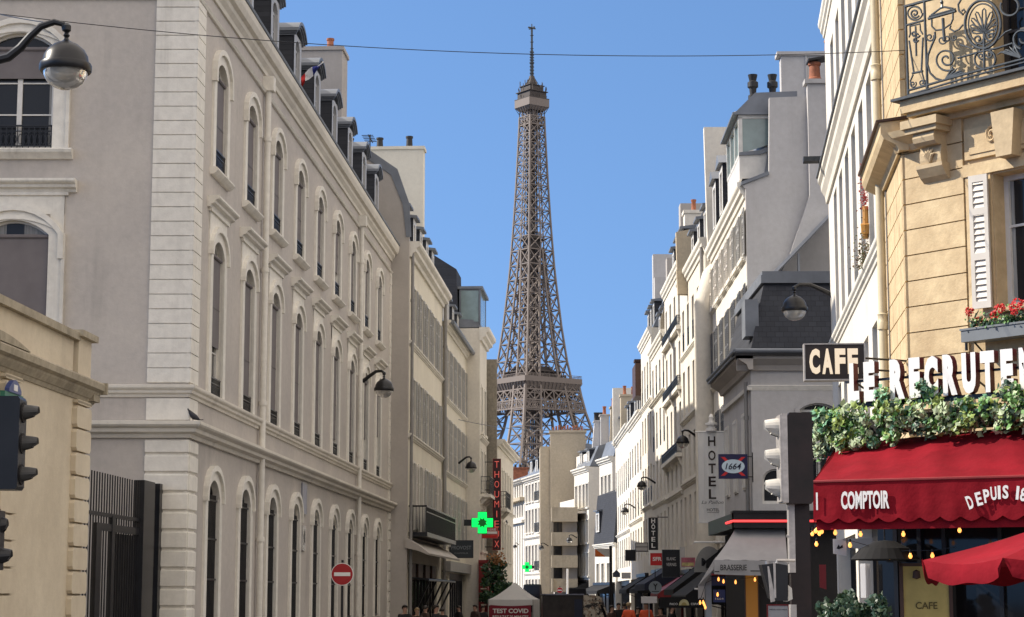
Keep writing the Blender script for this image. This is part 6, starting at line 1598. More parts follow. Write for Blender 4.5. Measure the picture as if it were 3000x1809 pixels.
m = MB(HZ); pts = [at(*C_(x,y), 57.0) for x, y in ((250,1240),(330,1000),(505,915),(575,945),(745,955),(1018,920),(1320,1310))]; m.tube([(p.x-7.03,-1.0,p.z) for p in pts], .01, 4); m.build('wire', M_BLACK, lb)
def panel3(name, label, cat, ua, ub, va, vb, Y, mat, dep=.04, rot=0.0, group=None, frame=None):
    a = at(ua, va, Y); b = at(ub, vb, Y); t = thing(name, label, cat, (a.x, Y, b.z), rot, group); w_, h_ = b.x-a.x, a.z-b.z
    m = MB(); m.box(0,w_,0,dep,0,h_); m.build('panel', mat, t)
    if frame:
        m = MB(); e = .03
        m.box(-e,0,-.012,dep+.01,-e,h_+e); m.box(w_,w_+e,-.012,dep+.01,-e,h_+e); m.box(0,w_,-.012,dep+.01,-e,0); m.box(0,w_,-.012,dep+.01,h_,h_+e); m.build('frame', frame, t)
    return t, w_, h_
t, w_, h_ = panel3('door', 'tall amber wooden door panel given a faint glow in the brasserie entrance', 'door', 2184,2222,1684,1830, 57.7, glow('glowing_amber_wood', (0.5,0.2,0.02), .10, (.34,.15,.03)), frame=M_BROWN)  # emission stands in for indoor light on the wood
M_POSTB = plain('blue_poster', (.02,.03,.11), .4)
t, w_, h_ = panel3('poster', 'dark blue poster with pale print on the brasserie window', 'poster', 2090,2125,1728,1765, 57.2, M_POSTB)
for k in range(2): text(['BIERE','1664'][k], M_PALEGREY, t, w_*.5, -.004, h_*(.55-.35*k), w_*.7, h_*.15, 0, .004) if k else None
t, w_, h_ = panel3('pillar', 'pale blue grey painted pillar at the brasserie corner', 'pillar', 2066,2086,1690,1840, 57.5, plain('pale_blue_paint',(.24,.28,.33),.5), .3, frame=None)
t, w_, h_ = panel3('banner', 'navy blue cloth banner tied behind the brasserie bulbs', 'banner', 2084,2126,1690,1716, 57.5, M_POSTB)
t, w_, h_ = panel3('menu_board', 'pale menu board with a red top edge behind the low pedestrian signal', 'menu board', 2250,2310,1775,1840, 50, plain('menu_paper',(.42,.42,.44),.6), frame=M_REDD)
text('MENU DU MIDI', M_NAVY, t, w_*.5, -.006, h_*.80, w_*.85, .03, 0, .004)
# signs hung out over the street
sb, w_, h_ = panel3('hanging_sign', 'dark blue beer sign with red ribbons and a pale oval reading 1664', 'sign', 2105,2191,1331,1403, 57.2, plain('navy_sign', (.012,.012,.055), .35), .12)
m = MB(); cx, cz = w_*.5, h_*.5
m.prism([(cx+.33*cos(2*pi*i/40), cz+.20*sin(2*pi*i/40)) for i in range(40)], -.016, -.006, lambda p, q, s: (p, s, q)); m.build('oval', plain('pale_blue_enamel', (.50,.60,.66), .4), sb)
for s_ in (-1, 1):
    m = MB(); wv = .055; dx_, dz_ = .30, .27*s_
    m.prism([(cx-dx_-wv,cz-dz_),(cx-dx_+wv,cz-dz_),(cx+dx_+wv,cz+dz_),(cx+dx_-wv,cz+dz_)], -.005, -.001, lambda p, q, s: (p, s, q)); m.build('ribbon', M_REDL, sb)
text('1664', M_NAVY, sb, cx, -.022, cz-.09, .46, .18, .012, .008, shear=.25)
m = MB(); m.tube([(w_,.06,h_*.9),(w_+.16,.06,h_*.9)], .015, 6); m.tube([(w_,.06,h_*.08),(w_+.16,.06,h_*.08)], .015, 6); m.tube([(w_+.15,.06,-.1),(w_+.15,.06,h_+.05)], .018, 6); m.build('bracket', M_BLACK, sb)
Y = 72.6
a = at(2044,1268,Y); b = at(2128,1530,Y)
hb = thing('hotel_banner', 'long white cloth banner lettered HOTEL downwards hanging from a white rod', 'banner', (a.x, Y, b.z)); w_, h_ = b.x-a.x, a.z-b.z
m = MB(); rows = []
for j in range(25):
    f = j/24; rows.append([(w_*i/30, .045*sin(i*.75+.6*sin(f*3))*(1-f*.75)+.02*sin(i*1.9)*(1-f), h_*f if True else 0) for i in range(31)])
rows = [[(p[0], p[1]*(0.25+1.2*(j/24)), p[2]) for p in r] for j, r in enumerate(rows)]
m.grid(rows); m.build('cloth', M_CLOTHB, hb, True)
m = MB(); m.tube([(-.08,0,h_+.03),(w_+.18,0,h_+.03)], .03, 8); m.tube([(-.04,0,-.02),(w_,0,-.02)], .025, 8); m.tube([(w_+.16,0,h_-.4),(w_+.16,0,h_+.45)], .05, 8); m.tube([(w_+.16,0,h_+.03),(w_+.3,0.0,h_+.03)], .03, 6); m.build('rod', M_WHITEP, hb)
m = MB(); m.lathe([(.2,.05),(.2,.15),(.12,.18),(.15,.26),(.22,.28),(.22,.36),(.1,.38),(.08,.5),(.1,.56),(.05,.66),(0,.7)], (w_*.5,0,h_), 10); m.build('finial', M_WHITEP, hb, True)
zl = lambda v: at(2086, v, Y).z-b.z
for ch, v in zip('HOTEL', (1308,1350,1388,1426,1463)): text(ch, plain('sign_brown', (.03,.018,.015), .5) if ch == 'H' else MATS['sign_brown'], hb, w_*.5, -.09, zl(v), .27, .36, .02, .01, name='letter')
text('La Paillon', MATS['sign_brown'], hb, w_*.5, -.07, zl(1477), .8, .12, -.005, .004, shear=.35)
text('HOTEL', MATS['sign_brown'], hb, w_*.52, -.07, zl(1499), .46, .11, .012, .006)
m = MB(); m.box(w_*.3,w_*.74,-.07,-.066,zl(1503),zl(1502)); m.build('underline', MATS['sign_brown'], hb)
hs, w_, h_ = panel3('hotel_sign', 'narrow black vertical sign lettered HÔTEL in white over the red square sign', 'sign', 1900,1928,1517,1612, 88, M_BLACK, .15)
for i, ch in enumerate('HÔTEL'): text(ch, M_WHITEP, hs, w_*.5, -.008, h_*(.83-.19*i)-(.0), .17, .20 if ch != 'Ô' else .26, .02, .01, name='letter')
m = MB(); m.tube([(w_,.07,h_+.02),(w_+.45,.07,h_+.02)], .02, 6); m.build('bracket', M_BLACK, hs)
sf, w_, h_ = panel3('shop_sign', 'red square shop sign with white letters SFR over the dark awnings', 'sign', 1905,1942,1621,1657, 84, M_REDL, .15)
text('SFR', M_WHITEP, sf, w_*.55, -.008, h_*.36, w_*.72, h_*.32, .03, .01); m = MB(); m.box(-.06,.0,-.01,.15,0,h_+.12); m.box(0,w_,-.01,.15,h_,h_+.12); m.build('trim', M_WHITEP, sf)
bs, w_, h_ = panel3('shop_sign', 'tall black shop sign with small white lettering right of the red square sign', 'sign', 1942,1991,1613,1690, 80, M_BLACK, .15, frame=M_IRON)
text('BLANC', M_PALEGREY, bs, w_*.5, -.008, h_*.62, w_*.55, h_*.12, .01, .006); text('VERNIS', M_PALEGREY, bs, w_*.5, -.008, h_*.40, w_*.62, h_*.12, .01, .006)
ks, w_, h_ = panel3('shop_sign', 'small plain black square sign left of the vertical black sign', 'sign', 1834,1861,1613,1642, 100, M_BLACK, .15, frame=M_IRON)
m = MB(); m.tube([(w_,.07,h_*.9),(w_+.7,.07,h_*.9)], .02, 6); m.build('bracket', M_BLACK, ks)
for k, (va, vb) in enumerate(((1592,1602),(1604,1614))):
    t, w_, h_ = panel3('shop_sign', ['upper pale framed sign board left of the vertical black sign','lower pale framed sign board left of the vertical black sign'][k], 'sign', 1863,1897,va,vb, 96, M_PALEGREY, .06, frame=M_BLACK)
ps_, w_, h_ = panel3('poster', 'pink and yellow poster panel over the shops beside the brasserie', 'poster', 1996,2037,1634,1661, 74, plain('pink_poster', (.42,.12,.16), .5, var=.6, scale=3), .05)
m = MB(); m.box(0.02,w_*.9,-.006,-.002,.03,h_*.45); m.build('print', plain('yellow_print', (.5,.42,.18), .5, var=.5, scale=6), ps_)
t, w_, h_ = panel3('shop_sign', 'tall pale blank panel between the black sign and the tall white house', 'sign', 1992,2007,1603,1665, 79, M_PALEGREY, .05)
ys = at(1920,1722,70); rd = thing('round_sign', 'round grey sign with a dark letter Y among the dark awnings', 'sign', ys); r_ = 19*70/5861
m = MB(); m.prism([(r_*cos(2*pi*i/28), r_*sin(2*pi*i/28)) for i in range(28)], 0, .06, lambda p, q, s: (p, s, q)); m.build('disc', plain('grey_sign', (.20,.23,.25), .5), rd)
text('Y', M_BLACK, rd, 0, -.006, -.08, .17, .22, .04, .01); m = MB(); m.box(-.13,.13,-.008,-.001,-.15,-.125); m.build('underline', M_BLACK, rd); m = MB(); m.tube([(0,.03,r_),(0,.03,r_+.4)], .015, 5); m.build('bracket', M_BLACK, rd)
my = at(2078,1650,66); mo = thing('half_round_sign', 'grey half round sign lettered MY behind the brasserie awning', 'sign', (my.x, 66, my.z-.3)); m = MB()
m.plate([(-.5,0)]+[(-.5*cos(pi*i/16), .85*sin(pi*i/16)) for i in range(17)]+[(.5,0)], 0, .08); m.build('board', plain('grey_board', (.26,.255,.24), .6), mo); text('MY', M_BLACK, mo, .05, -.006, .20, .62, .26, .03, .008)
m = MB(); m.tube([(-.5,0,.98),(.55,0,.98)], .03, 6); m.tube([(-.5,0,-.55),(-.1,0,-.55)], .03, 6); m.build('tube', M_WHITEP, mo)

# shop awnings of the sunny side
def shop_awning(label, F, x0, x1, zt, zb, proj, mat, val=.22, edge=None):
    t = fthing('shop_awning', label, 'awning', F.shift(x0), 'awnings over the shops of the sunny side'); L = x1-x0
    m = MB(HZ); rows = []
    for j in range(5):
        f = j/4; rows.append([(L*i/10, -.05-(proj-.05)*f, zt+(zb-zt)*f-.04*sin(pi*f)) for i in range(11)])
    m.grid(rows); m.face([(0,-.05,zt),(0,-proj,zb),(0,-.05,zb)]); m.face([(L,-.05,zt),(L,-proj,zb),(L,-.05,zb)]); m.build('canopy', mat, t, True)
    m = MB(HZ); m.grid([[(L*i/20,-proj,zb) for i in range(21)],[(L*i/20,-proj-.01,zb-val-.03*(i%2)) for i in range(21)]]); m.face([(L,-proj,zb),(L,-.05,zb),(L,-.05,zb-val),(L,-proj,zb-val)]); m.build('valance', mat, t)
    m = MB(HZ); m.box(0,L,-.22,-.01,zt-.05,zt+.15); m.build('cassette', edge or M_BLACK, t)
    m = MB(HZ)
    for x in (.08, L-.08): m.tube([(x,-.1,zb-.5),(x,-proj,zb-.02)], .02, 5)
    m.build('awning_arm', M_BLACK, t); return t
t = shop_awning('big black awning with a cream half sun and white letters beside the brasserie', R4, -8.6, -1.2, 3.3, 1.75, 2.1, M_BLACKC, .3)
pz = Fac(at(1950,1770,66).x, 66, 1, 0)
sp = thing('awning_sign', 'black hanging board with a cream half sun between letters PACO and ESPA', 'sign', (at(1960,1775,66).x, 66, at(1960,1777,66).z)); w_ = at(2050,1770,66).x-at(1960,1770,66).x
m = MB(); m.box(-.3,w_+.1,0,.05,-.05,.30); m.build('board', M_BLACKC, sp)
c_ = at(2004,1774,66).x-at(1960,1775,66).x
m = MB(); m.plate([(c_-.17,.03)]+[(c_-.17*cos(pi*i/14), .03+.2*sin(pi*i/14)) for i in range(15)]+[(c_+.17,.03)], -.012, -.002); m.build('half_sun', plain('cream_sun', (.55,.50,.28), .5), sp)
m = MB(); m.plate([(c_-.09,.03)]+[(c_-.09*cos(pi*i/14), .03+.1*sin(pi*i/14)) for i in range(15)]+[(c_+.09,.03)], -.018, -.013); m.build('half_sun_core', plain('ochre_sun', (.35,.28,.10), .5), sp)
text('PACO', M_WHITEP, sp, c_-.34, -.006, .04, .26, .07, .01, .006); text('ESPA', M_WHITEP, sp, c_+.36, -.006, .04, .26, .07, .01, .006)
shop_awning('dark awning with a pale lath edge above the grey half round sign', R4, -.9, .1, 4.0, 2.9, 1.5, M_BLACKC, .25, M_WHITEP)
shop_awning('black awning under the tall black shop sign', RR, -6, -1, 3.0, 2.0, 1.4, M_BLACKC)
shop_awning('red shop awning under the red square sign', RR, -11.5, -7, 2.75, 1.85, 1.6, M_REDD)
shop_awning('navy blue shop awning with pale stripes past the red awning', RR, -21.5, -14, 3.3, 2.3, 1.7, M_NAVY, .3)
shop_awning('far dark awning past the navy blue one', RR, -31, -24, 3.0, 2.1, 1.4, M_BLACKC)
shop_awning('farthest dark awning near the pole with the orange flag sign', RR, -44, -36, 2.9, 2.1, 1.3, M_BLACKC)
shop_awning('black shop canopy under the long white roof balcony at the bend', CF.shift(-2.6), .2, 6.0, 2.9, 2.3, 1.3, M_BLACKC)
shop_awning('black shop canopy at the foot of the low slate house', dk, .2, 7.2, 2.6, 2.1, 1.4, M_BLACKC)
shop_awning('brown shop canopy at the foot of the white classical house', F2_, 1.5, 9.5, 2.6, 2.1, 1.2, M_BROWN)
fo_ = at(1789,1600,112); t = thing('street_pole', 'thin dark street pole with two small signs and an orange flag sign', 'pole', (fo_.x, 112, GZ))
m = MB(); m.tube([(0,0,0),(0,0,fo_.z-GZ)], .09, 8); m.build('pole', M_BLACK, t)
og, w_, h_ = panel3('flag_sign', 'orange and white flag sign hanging left of the thin dark pole', 'sign', 1743,1786,1608,1632, 111, M_PALEGREY, .05)
m = MB(); m.plate([(0,h_),(0,.02),(w_*.7,.02)], -.01, -.002); m.build('print', plain('orange_print', (.62,.14,.02), .5, var=.3), og)
t, w_, h_ = panel3('hanging_sign', 'small white sign right of the thin dark pole', 'sign', 1821,1848,1678,1696, 108, M_CLOTHW, .05)
p5_ = at(1806,1683,109); t = thing('hanging_sign', 'small dark blue pentagon sign right beside the thin dark pole', 'sign', p5_)
m = MB(); m.plate([(-.2,-.16),(.2,-.16),(.2,.06),(0,.24),(-.2,.06)], 0, .05); m.build('panel', plain('grey_blue_sign', (.05,.06,.10), .5), t)
# ---------------------------------------------------------------- left side signs
t, w_, h_ = panel3('shop_sign', 'dark slate shop sign lettered PROVOST hanging from the cream house with the zinc eave', 'sign', 1318,1385,1585,1634, 102, plain('dark_slate_sign', (.022,.03,.038), .5), .12, frame=M_BLACK)
text('PROVOST', plain('dull_silver_lettering', (.20,.22,.24), .5), t, w_*.5, -.008, h_*.48, w_*.86, h_*.22, .005, .006); text('COIFFEUR', MATS['dull_silver_lettering'], t, w_*.5, -.008, h_*.22, w_*.6, h_*.08, 0, .006)
t, w_, h_ = panel3('vertical_sign', 'tall narrow black and red vertical sign with red letters reading THOUMIEUX', 'sign', 1445,1466,1346,1611, 116, plain('black_red_sign', (.035,.006,.008), .4), .22, frame=M_REDD)
M_REDNE = glow('dim_red_neon', (1.0,.16,.12), .35, (.6,.1,.08))
for i, ch in enumerate('THOUMIEUX'):
    text(ch, M_REDNE, t, w_*.5, -.012, h_*(1-(i+.86)/9.1), w_*(.62 if ch != 'I' else .1), h_*.072, -.012, .02, name='letter')
m = MB()
for f in (.03, .35, .66, .97): m.tube([(0,.1,h_*f),(-.75,.1,h_*f)], .025, 5)
m.build('bracket', M_BLACK, t)
def cross(label, u, v, Y, wpx, side):
    c = at(u, v, Y); a = wpx*Y/5861/2; b = a*.42
    t = thing('pharmacy_cross', label, 'sign', c, 0, 'glowing green pharmacy crosses')
    P = [(-b,-a),(b,-a),(b,-b),(a,-b),(a,b),(b,b),(b,a),(-b,a),(-b,b),(-a,b),(-a,-b),(-b,-b)]
    m = MB(); m.plate([(x*1.06, z*1.06) for x, z in P], .0, .18); m.build('housing', M_BLACK, t)
    m = MB(); m.plate(P, -.03, -.001); m.build('light_panel', M_GREEN, t)
    m = MB(); m.plate([(b*1.25*(1 if i%2 else .6)*cos(pi*i/8), b*1.25*(1 if i%2 else .6)*sin(pi*i/8)) for i in range(16)], -.045, -.031); m.build('dark_star', M_GREENC, t)
    m = MB(); m.box(*((-a*1.75,-a*1.02) if side < 0 else (a*1.02,a*1.6)), .05, .13, -b*.7, b*.7); m.build('bracket', M_BLACK, t)
    return t
cross('large glowing green pharmacy cross with a dark star centre by the vertical sign', 1413, 1532, 108, 62, -1)
c2x = cross('small far glowing green pharmacy cross over the white tent', 1544, 1662, 165, 27, 1)
t, w_, h_ = panel3('shop_sign', 'small red shop sign with white lines half hidden by the large green cross', 'sign', 1411,1459,1546,1578, 112, plain('pale_red_sign', (.45,.09,.08), .5), .1)
text('VERIE', M_WHITEP, t, w_*.62, -.008, h_*.70, w_*.5, h_*.2, .01, .006)
for f, mat in ((.42,M_WHITEP),(.08,M_REDL)):
    m = MB(); m.box(w_*.05,w_*.95,-.02,-.002,h_*f,h_*(f+.22)); m.build('strip', mat, t)
# climbing plant over the red shop front
def bush(label, name, c, sx, sz, n, mats, seed, size=(.05,.11), flower=None):
    t = thing(name, label, 'plant', (c.x, c.y, GZ)); rs = random.Random(seed); m = MB(); z0 = c.z-GZ
    lumps = [(rs.gauss(0,sx*.4), rs.gauss(0,.3), z0+rs.uniform(-sz,sz), rs.uniform(.18,.42)) for _ in range(30)]
    for _ in range(n):
        a = rs.choice(lumps); d = Vector((rs.gauss(0,1),rs.gauss(0,1),rs.gauss(0,1))).normalized()*a[3]*rs.uniform(.4,1.1)
        leaf(m, Vector(a[:3])+d, rs.uniform(*size), rs.randrange(len(mats)), rs)
    m.build('foliage', mats, t)
    m = MB()
    for _ in range(7): a = rs.choice(lumps); m.tube([(rs.uniform(-.2,.2),0,.1),(a[0]*.5,a[1],z0*.6),a[:3]], [.03,.02,.008], 5)
    m.build('stem', M_BROWN, t)
    if flower:
        m = MB()
        for _ in range(140): leaf(m, Vector((rs.gauss(flower[0],.25), rs.gauss(-.3,.15), z0+sz+rs.gauss(.1,.2))), rs.uniform(.04,.09), 0, rs)
        m.build('flower', plain('dried_orange_flower', (.32,.15,.06), .7, var=.4, scale=5), t)
    return t
bush('dark climbing plant with dried orange flowers over the end of the red shop front', 'climbing_plant', at(1450,1702,110), .85, 1.1, 2400, [M_IVY[3], plain('dark_leaf_green', (.03,.07,.02), .5)], 5, flower=(.1,))
# ---------------------------------------------------------------- tent
Yt = 104
tl, tr_, ap = at(1431,1757,Yt), at(1563,1757,Yt), at(1512,1705,Yt+1.2)
W_ = tr_.x-tl.x
tent = thing('pop_up_tent', 'white peaked pop up tent with a dark red banner reading TEST COVID', 'tent', (tl.x, Yt, GZ), radians(-9))
ze = tl.z-GZ; za = at(1505,1706,Yt+1.2).z-GZ; D_ = W_*1.0
m = MB(); C = [(0,0),(W_,0),(W_,D_),(0,D_)]; apx = (W_*.52, D_*.5, za)
for k in range(4):
    a, b = C[k], C[(k+1)%4]; rows = []
    for j in range(7):
        f = j/6; rows.append([(a[0]+(b[0]-a[0])*i/8+(apx[0]-(a[0]+(b[0]-a[0])*i/8))*f, a[1]+(b[1]-a[1])*i/8+(apx[1]-(a[1]+(b[1]-a[1])*i/8))*f, ze+(za-ze)*(f**1.25)-.03*sin(pi*i/8)*(1-f)) for i in range(9)])
    m.grid(rows)
m.build('canopy', M_CLOTHW, tent, True)
m = MB()
for k in range(4):
    a, b = C[k], C[(k+1)%4]; m.grid([[(a[0]+(b[0]-a[0])*i/12, a[1]+(b[1]-a[1])*i/12, ze-z_-(.05*sin(pi*i/12) if z_ else .03*sin(pi*i/12)*0)) for i in range(13)] for z_ in (0, .28)])
m.build('valance', M_CLOTHW, tent, True)
m = MB(); m.grid([[(W_+.005,D_*i/8,z_) for i in range(9)] for z_ in (.02, ze-.25)]); m.build('side_wall', M_CLOTHW, tent)
M_TENTR = plain('tent_banner_red', (.22,.012,.03), .7)
bz1 = at(1500,1773,Yt).z-GZ; m = MB(); m.grid([[(.10+(W_-.2)*i/12, -.03, z_-.05*sin(pi*i/12)*(1 if k else 0)) for i in range(13)] for k, z_ in enumerate((.55, bz1))]); m.build('banner', M_TENTR, tent, True)
th = .235
text('TEST COVID', M_WHITEP, tent, W_*.5, -.045, at(1500,1797,Yt).z-GZ+.0, W_*.80, th, .03, .008); text('RESULTAT 20 MINUTES', M_WHITEP, tent, W_*.5, -.045, at(1500,1797,Yt).z-GZ-.27, W_*.80, .16, .01, .008)
for x, y in C:
    m = MB(); m.tube([(x,y,0),(x,y,ze)], .025, 6); m.build('leg', M_METALG, tent)
# ---------------------------------------------------------------- dark van with graffiti
Yv = 100
v0, v1 = at(1590,1744,Yv), at(1783,1752,Yv); L = v1.x-v0.x; hv = v0.z-GZ
van = thing('parked_van', 'dark parked van with pale graffiti over its rounded end behind the tent', 'van', (v0.x, Yv, GZ), radians(2))
M_VAN = plain('dark_van_paint', (.028,.022,.02), .45, var=.6, scale=2)
P = [(0,.45),(L*.62,.45),(L*.62,hv),(L*.02,hv),(0,hv-.08)]
m = MB(); m.plate(P, 0, 1.9); m.box(.1,L*.6,.05,1.85,.25,.45); m.build('body', M_VAN, van)
M_GRAF, t_, b_ = base('graffiti_paint', .5); n_ = noise(t_, 2.6, 4, rough=.75); r_ = ramp(t_, n_.outputs[0], .47, .52, (.025,.02,.02,1), (.50,.45,.37,1)); n2_ = noise(t_, 5, 2); r2_ = ramp(t_, n2_.outputs[0], .55, .58); t_.links.new(mix(t_, r2_.outputs[0], r_.outputs[0], (.30,.22,.16)), b_.inputs['Base Color'])
m = MB(); m.plate([(L*.62,.35),(L,.35),(L,.9),(L*.97,1.45),(L*.90,hv-.12),(L*.82,hv-.02),(L*.62,hv)], .02, 1.88); m.build('cab', M_GRAF, van)
m = MB(); m.plate([(L*.95,1.0),(L*.985,1.0),(L*.95,1.42),(L*.90,1.75),(L*.87,1.75)], -.005, .015); m.build('window', M_GLASSD, van)
m = MB(); m.box(-.02,L*.63,-.06,1.95,hv,hv+.06); m.build('roof', plain('blue_grey_tarpaulin', (.22,.23,.30), .7, var=.4), van)
m = MB(); m.plate([(L*.48,.5),(L*.60,.5),(L*.60,hv-.2),(L*.48,hv-.2)], -.02, -.002); m.build('door', plain('navy_van_door', (.015,.02,.045), .5), van)
for x in (L*.14, L*.84):
    for y in (.0, 1.75):
        m = MB(); m.prism([(x+.33*cos(2*pi*i/20), .33+.33*sin(2*pi*i/20)) for i in range(20)], y, y+.2, lambda p, q, s: (p, s, q)); wv_ = m.build('wheel', M_BLACK, van)
# car behind the tent
def car(label, u, v, Y, mat, L=1.75):
    c = at(u, v, Y); t = thing('parked_car', label, 'car', (c.x, Y, GZ)); h = max(1.3, c.z-GZ)
    m = MB(); m.prism([(-.88,.3),(.88,.3),(.90,.75),(.84,.95),(.66,h-.05),(.5,h),(-.5,h),(-.66,h-.05),(-.84,.95),(-.90,.75)], 0, 3.6, lambda p, q, s: (p, s, q)); m.build('body', mat, t)
    m = MB(); m.prism([(-.76,.98),(.76,.98),(.62,h-.1),(-.62,h-.1)], -.01, -.003, lambda p, q, s: (p, s, q)); m.build('window', M_GLASSD, t)
    for s_ in (-1, 1):
        m = MB(); m.box(s_*.74-.1, s_*.74+.1, -.03, 0, .68, .86); m.build('tail_light', M_REDL, t)
    for s_ in (-1, 1):
        for y in (.6, 2.9):
            m = MB(); m.prism([(y+.32*cos(2*pi*i/16), .32+.32*sin(2*pi*i/16)) for i in range(16)], s_*.72-.1, s_*.72+.1, lambda p, q, s: (s, p, q)); m.build('wheel', M_BLACK, t)
    return t
car('dark parked car far down the street just above the tent', 1560, 1712, 150, plain('dark_green_car', (.02,.028,.026), .3))
car('dark van shaped car beside the far no entry disc', 1690, 1722, 145, plain('black_car', (.012,.012,.014), .3))
# ---------------------------------------------------------------- people
def skin_mesh(name, V, E, mat, parent, lv=1):
    me = bpy.data.meshes.new(name); me.from_pydata([v[:3] for v in V], E, []); o = bpy.data.objects.new(name, me); COL.objects.link(o)
    o.modifiers.new('skin', 'SKIN'); s_ = o.modifiers.new('sub', 'SUBSURF'); s_.levels = lv; s_.render_levels = lv
    for i, v in enumerate(V):
        r = v[3]; me.skin_vertices[0].data[i].radius = (r, r if len(v) < 5 else v[4])
    me.skin_vertices[0].data[0].use_root = True
    dg = bpy.context.evaluated_depsgraph_get(); dg.update()
    nm = bpy.data.meshes.new_from_object(o.evaluated_get(dg)); bpy.data.objects.remove(o)
    nm.materials.clear(); nm.materials.append(mat); nm.polygons.foreach_set('use_smooth', [True]*len(nm.polygons))
    return link(name, nm, parent)
M_SKIN = plain('skin', (.42,.25,.18), .5, var=.05); M_HAIRD = plain('dark_hair', (.02,.014,.01), .5); M_HAIRF = plain('fair_hair', (.30,.21,.11), .5)
M_ORANGE = plain('orange_jacket', (.75,.10,.035), .6, var=.1); M_TROUS = plain('dark_trousers', (.02,.022,.03), .8); M_COAT = plain('black_coat', (.015,.014,.016), .8); M_COATB = plain('brown_coat', (.06,.035,.028), .8)
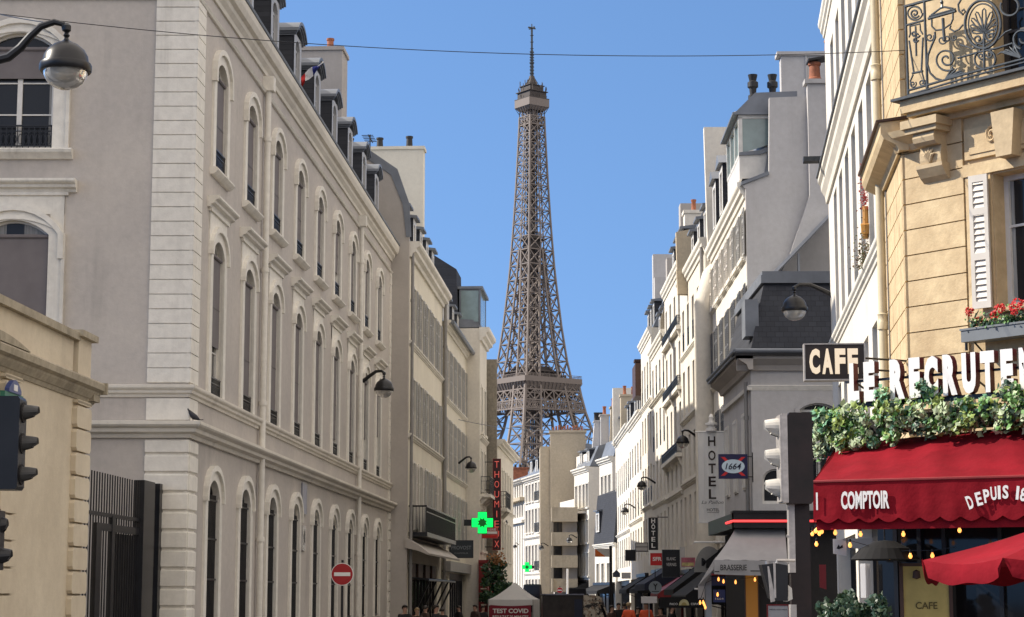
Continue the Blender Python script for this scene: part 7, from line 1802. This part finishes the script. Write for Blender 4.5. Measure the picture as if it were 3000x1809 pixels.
def person(label, x, y, h, yaw, coat, hair, stride=.12, carry=0):
    t = thing('person', label, 'person', (x, y, GZ+.13 if x > 4.2 else GZ+.005), yaw, 'people in the street'); k = h/1.75
    J = dict(pel=(0,0,.95,.15,.11), abd=(0,0,1.10,.14,.10), che=(0,-.01,1.30,.175,.115), nek=(0,0,1.47,.055,.055), hd0=(0,-.01,1.56,.075,.085), hd1=(0,-.015,1.65,.085,.10), hd2=(0,-.005,1.73,.055,.07),
        shL=(-.18,0,1.40,.065,.065), elL=(-.25,.02,1.13,.045,.045), wrL=(-.24,-.08,.90,.03,.03), haL=(-.235,-.12,.82,.035,.022), shR=(.18,0,1.40,.065,.065), elR=(.25,.03,1.13,.045,.045), wrR=(.23,-.06,.90,.03,.03), haR=(.225,-.10,.82,.035,.022),
        hiL=(-.09,0,.90,.095,.095), knL=(-.10,-stride*.9,.50,.06,.06), anL=(-.10,-stride*.5,.09,.042,.042), toL=(-.11,-stride*.5-.16,.04,.04,.03), hiR=(.09,0,.90,.095,.095), knR=(.10,stride*.3,.50,.06,.06), anR=(.10,stride*1.4,.10,.042,.042), toR=(.11,stride*1.4-.15,.04,.04,.03))
    def grow(name, keys, edges, mat, ex=0.0):
        V = [(J[q][0]*k, J[q][1]*k, J[q][2]*k, (J[q][3]+ex)*k, (J[q][4]+ex)*k) for q in keys]; ix = {q: i for i, q in enumerate(keys)}
        return skin_mesh(name, V, [(ix[a], ix[b]) for a, b in edges], mat, t)
    E = [('pel','abd'),('abd','che'),('che','nek'),('nek','hd0'),('hd0','hd1'),('hd1','hd2'),('che','shL'),('shL','elL'),('elL','wrL'),('wrL','haL'),('che','shR'),('shR','elR'),('elR','wrR'),('wrR','haR'),('pel','hiL'),('hiL','knL'),('knL','anL'),('anL','toL'),('pel','hiR'),('hiR','knR'),('knR','anR'),('anR','toR')]
    grow('body', list(J), E, M_SKIN)
    J['col'] = (0,.0,1.435,.085,.075); ks = ['pel','abd','che','col','shL','elL','wrL','shR','elR','wrR']; grow('jacket', ks, [e for e in E if e[0] in ks and e[1] in ks]+[('che','col')], coat, .024); del J['col']
    ks = ['pel','hiL','knL','anL','hiR','knR','anR']; grow('trousers', ks, [e for e in E if e[0] in ks and e[1] in ks], M_TROUS, .014)
    m = MB(); n = 14; rows = []
    for i in range(8):
        a = pi/2-(pi*.62)*i/7; rows.append([((.098*cos(a)*cos(2*pi*j/n))*k, (.005+.118*cos(a)*sin(2*pi*j/n))*k, (1.66+.112*sin(a)+(.055 if sin(2*pi*j/n) < -.3 and i > 4 else 0))*k) for j in range(n)])
    m.grid(rows, 0, True); m.build('hair', hair, t, True)
    m = MB()
    for s_ in (-1, 1): m.lathe([(0,.010),(.010,.004),(.010,-.004),(0,-.010)], (s_*.032*k,-.108*k,1.655*k), 6)
    m.build('eyes', M_BLACK, t); m = MB(); m.tube([(0,-.105*k,1.665*k),(0,-.128*k,1.625*k),(0,-.10*k,1.61*k)], [.008,.016,.006], 6); m.build('nose', M_SKIN, t)
    return t
def pw(u, Y): return at(u, 1760, Y).x
person('fair haired person in an orange jacket walking left of another orange jacket', pw(1842,78), 78, 1.80, 2.6, M_ORANGE, M_HAIRF)
person('dark haired person in an orange jacket walking under the dark awnings', pw(1893,76), 76, 1.82, -.5, M_ORANGE, M_HAIRD)
person('person in a brown coat at the foot of the balcony house', pw(1222,74), 74, 1.74, .3, M_COATB, M_HAIRF)
person('dark haired person in a black coat below the balcony, looking right', pw(1277,72), 72, 1.86, 1.2, M_COAT, M_HAIRD)
person('dark haired person in black right of one below the balcony', pw(1296,80), 80, 1.70, 2.8, M_COAT, M_HAIRD)
person('person in a brown coat standing left of the white tent', pw(1392,90), 90, 1.78, -.8, M_COATB, M_HAIRD)
person('person in a black coat close to the left side of the white tent', pw(1415,92), 92, 1.72, .5, M_COAT, M_HAIRD)
person('person in a black coat between the van and the orange jackets', pw(1812,88), 88, 1.74, .2, M_COAT, M_HAIRD)
t, w_, h_ = panel3('umbrella_cover', 'pale folded parasol above the person in orange under the dark awnings', 'parasol', 1880,1925,1748,1768, 75, M_CLOTHW, .4)
m = MB(); m.tube([(w_*.5,.2,0),(w_*.5,.2,-(at(1900,1768,75).z-GZ)+.13)], .025, 6); m.build('pole', M_METALG, t)

walkers = [o for o in COL.objects if o.name.startswith('person')]
for k, (u, Y, yaw, src, lab) in enumerate(((1186,70,.4,3,'dark haired person in black at the far end of the grey building'),(1246,82,2.2,5,'person in a brown coat between two people in black below the balcony'),(1345,95,-1.0,4,'person in black under the slate shop sign'),
    (1792,84,.9,5,'person in a brown coat beside the graffiti end of the dark van'),(1828,92,2.9,3,'person in black just left of the fair haired orange jacket'),(1868,84,.2,4,'person in black between the two orange jackets'),(1935,72,-.6,5,'person in a brown coat under the round grey sign'),(1968,70,1.1,7,'person in black in front of the half sun awning board'))):
    c = copy_tree(walkers[src]); c.location = (pw(u, Y), Y, walkers[src].location.z); c.rotation_euler = (0, 0, yaw); c['label'] = lab
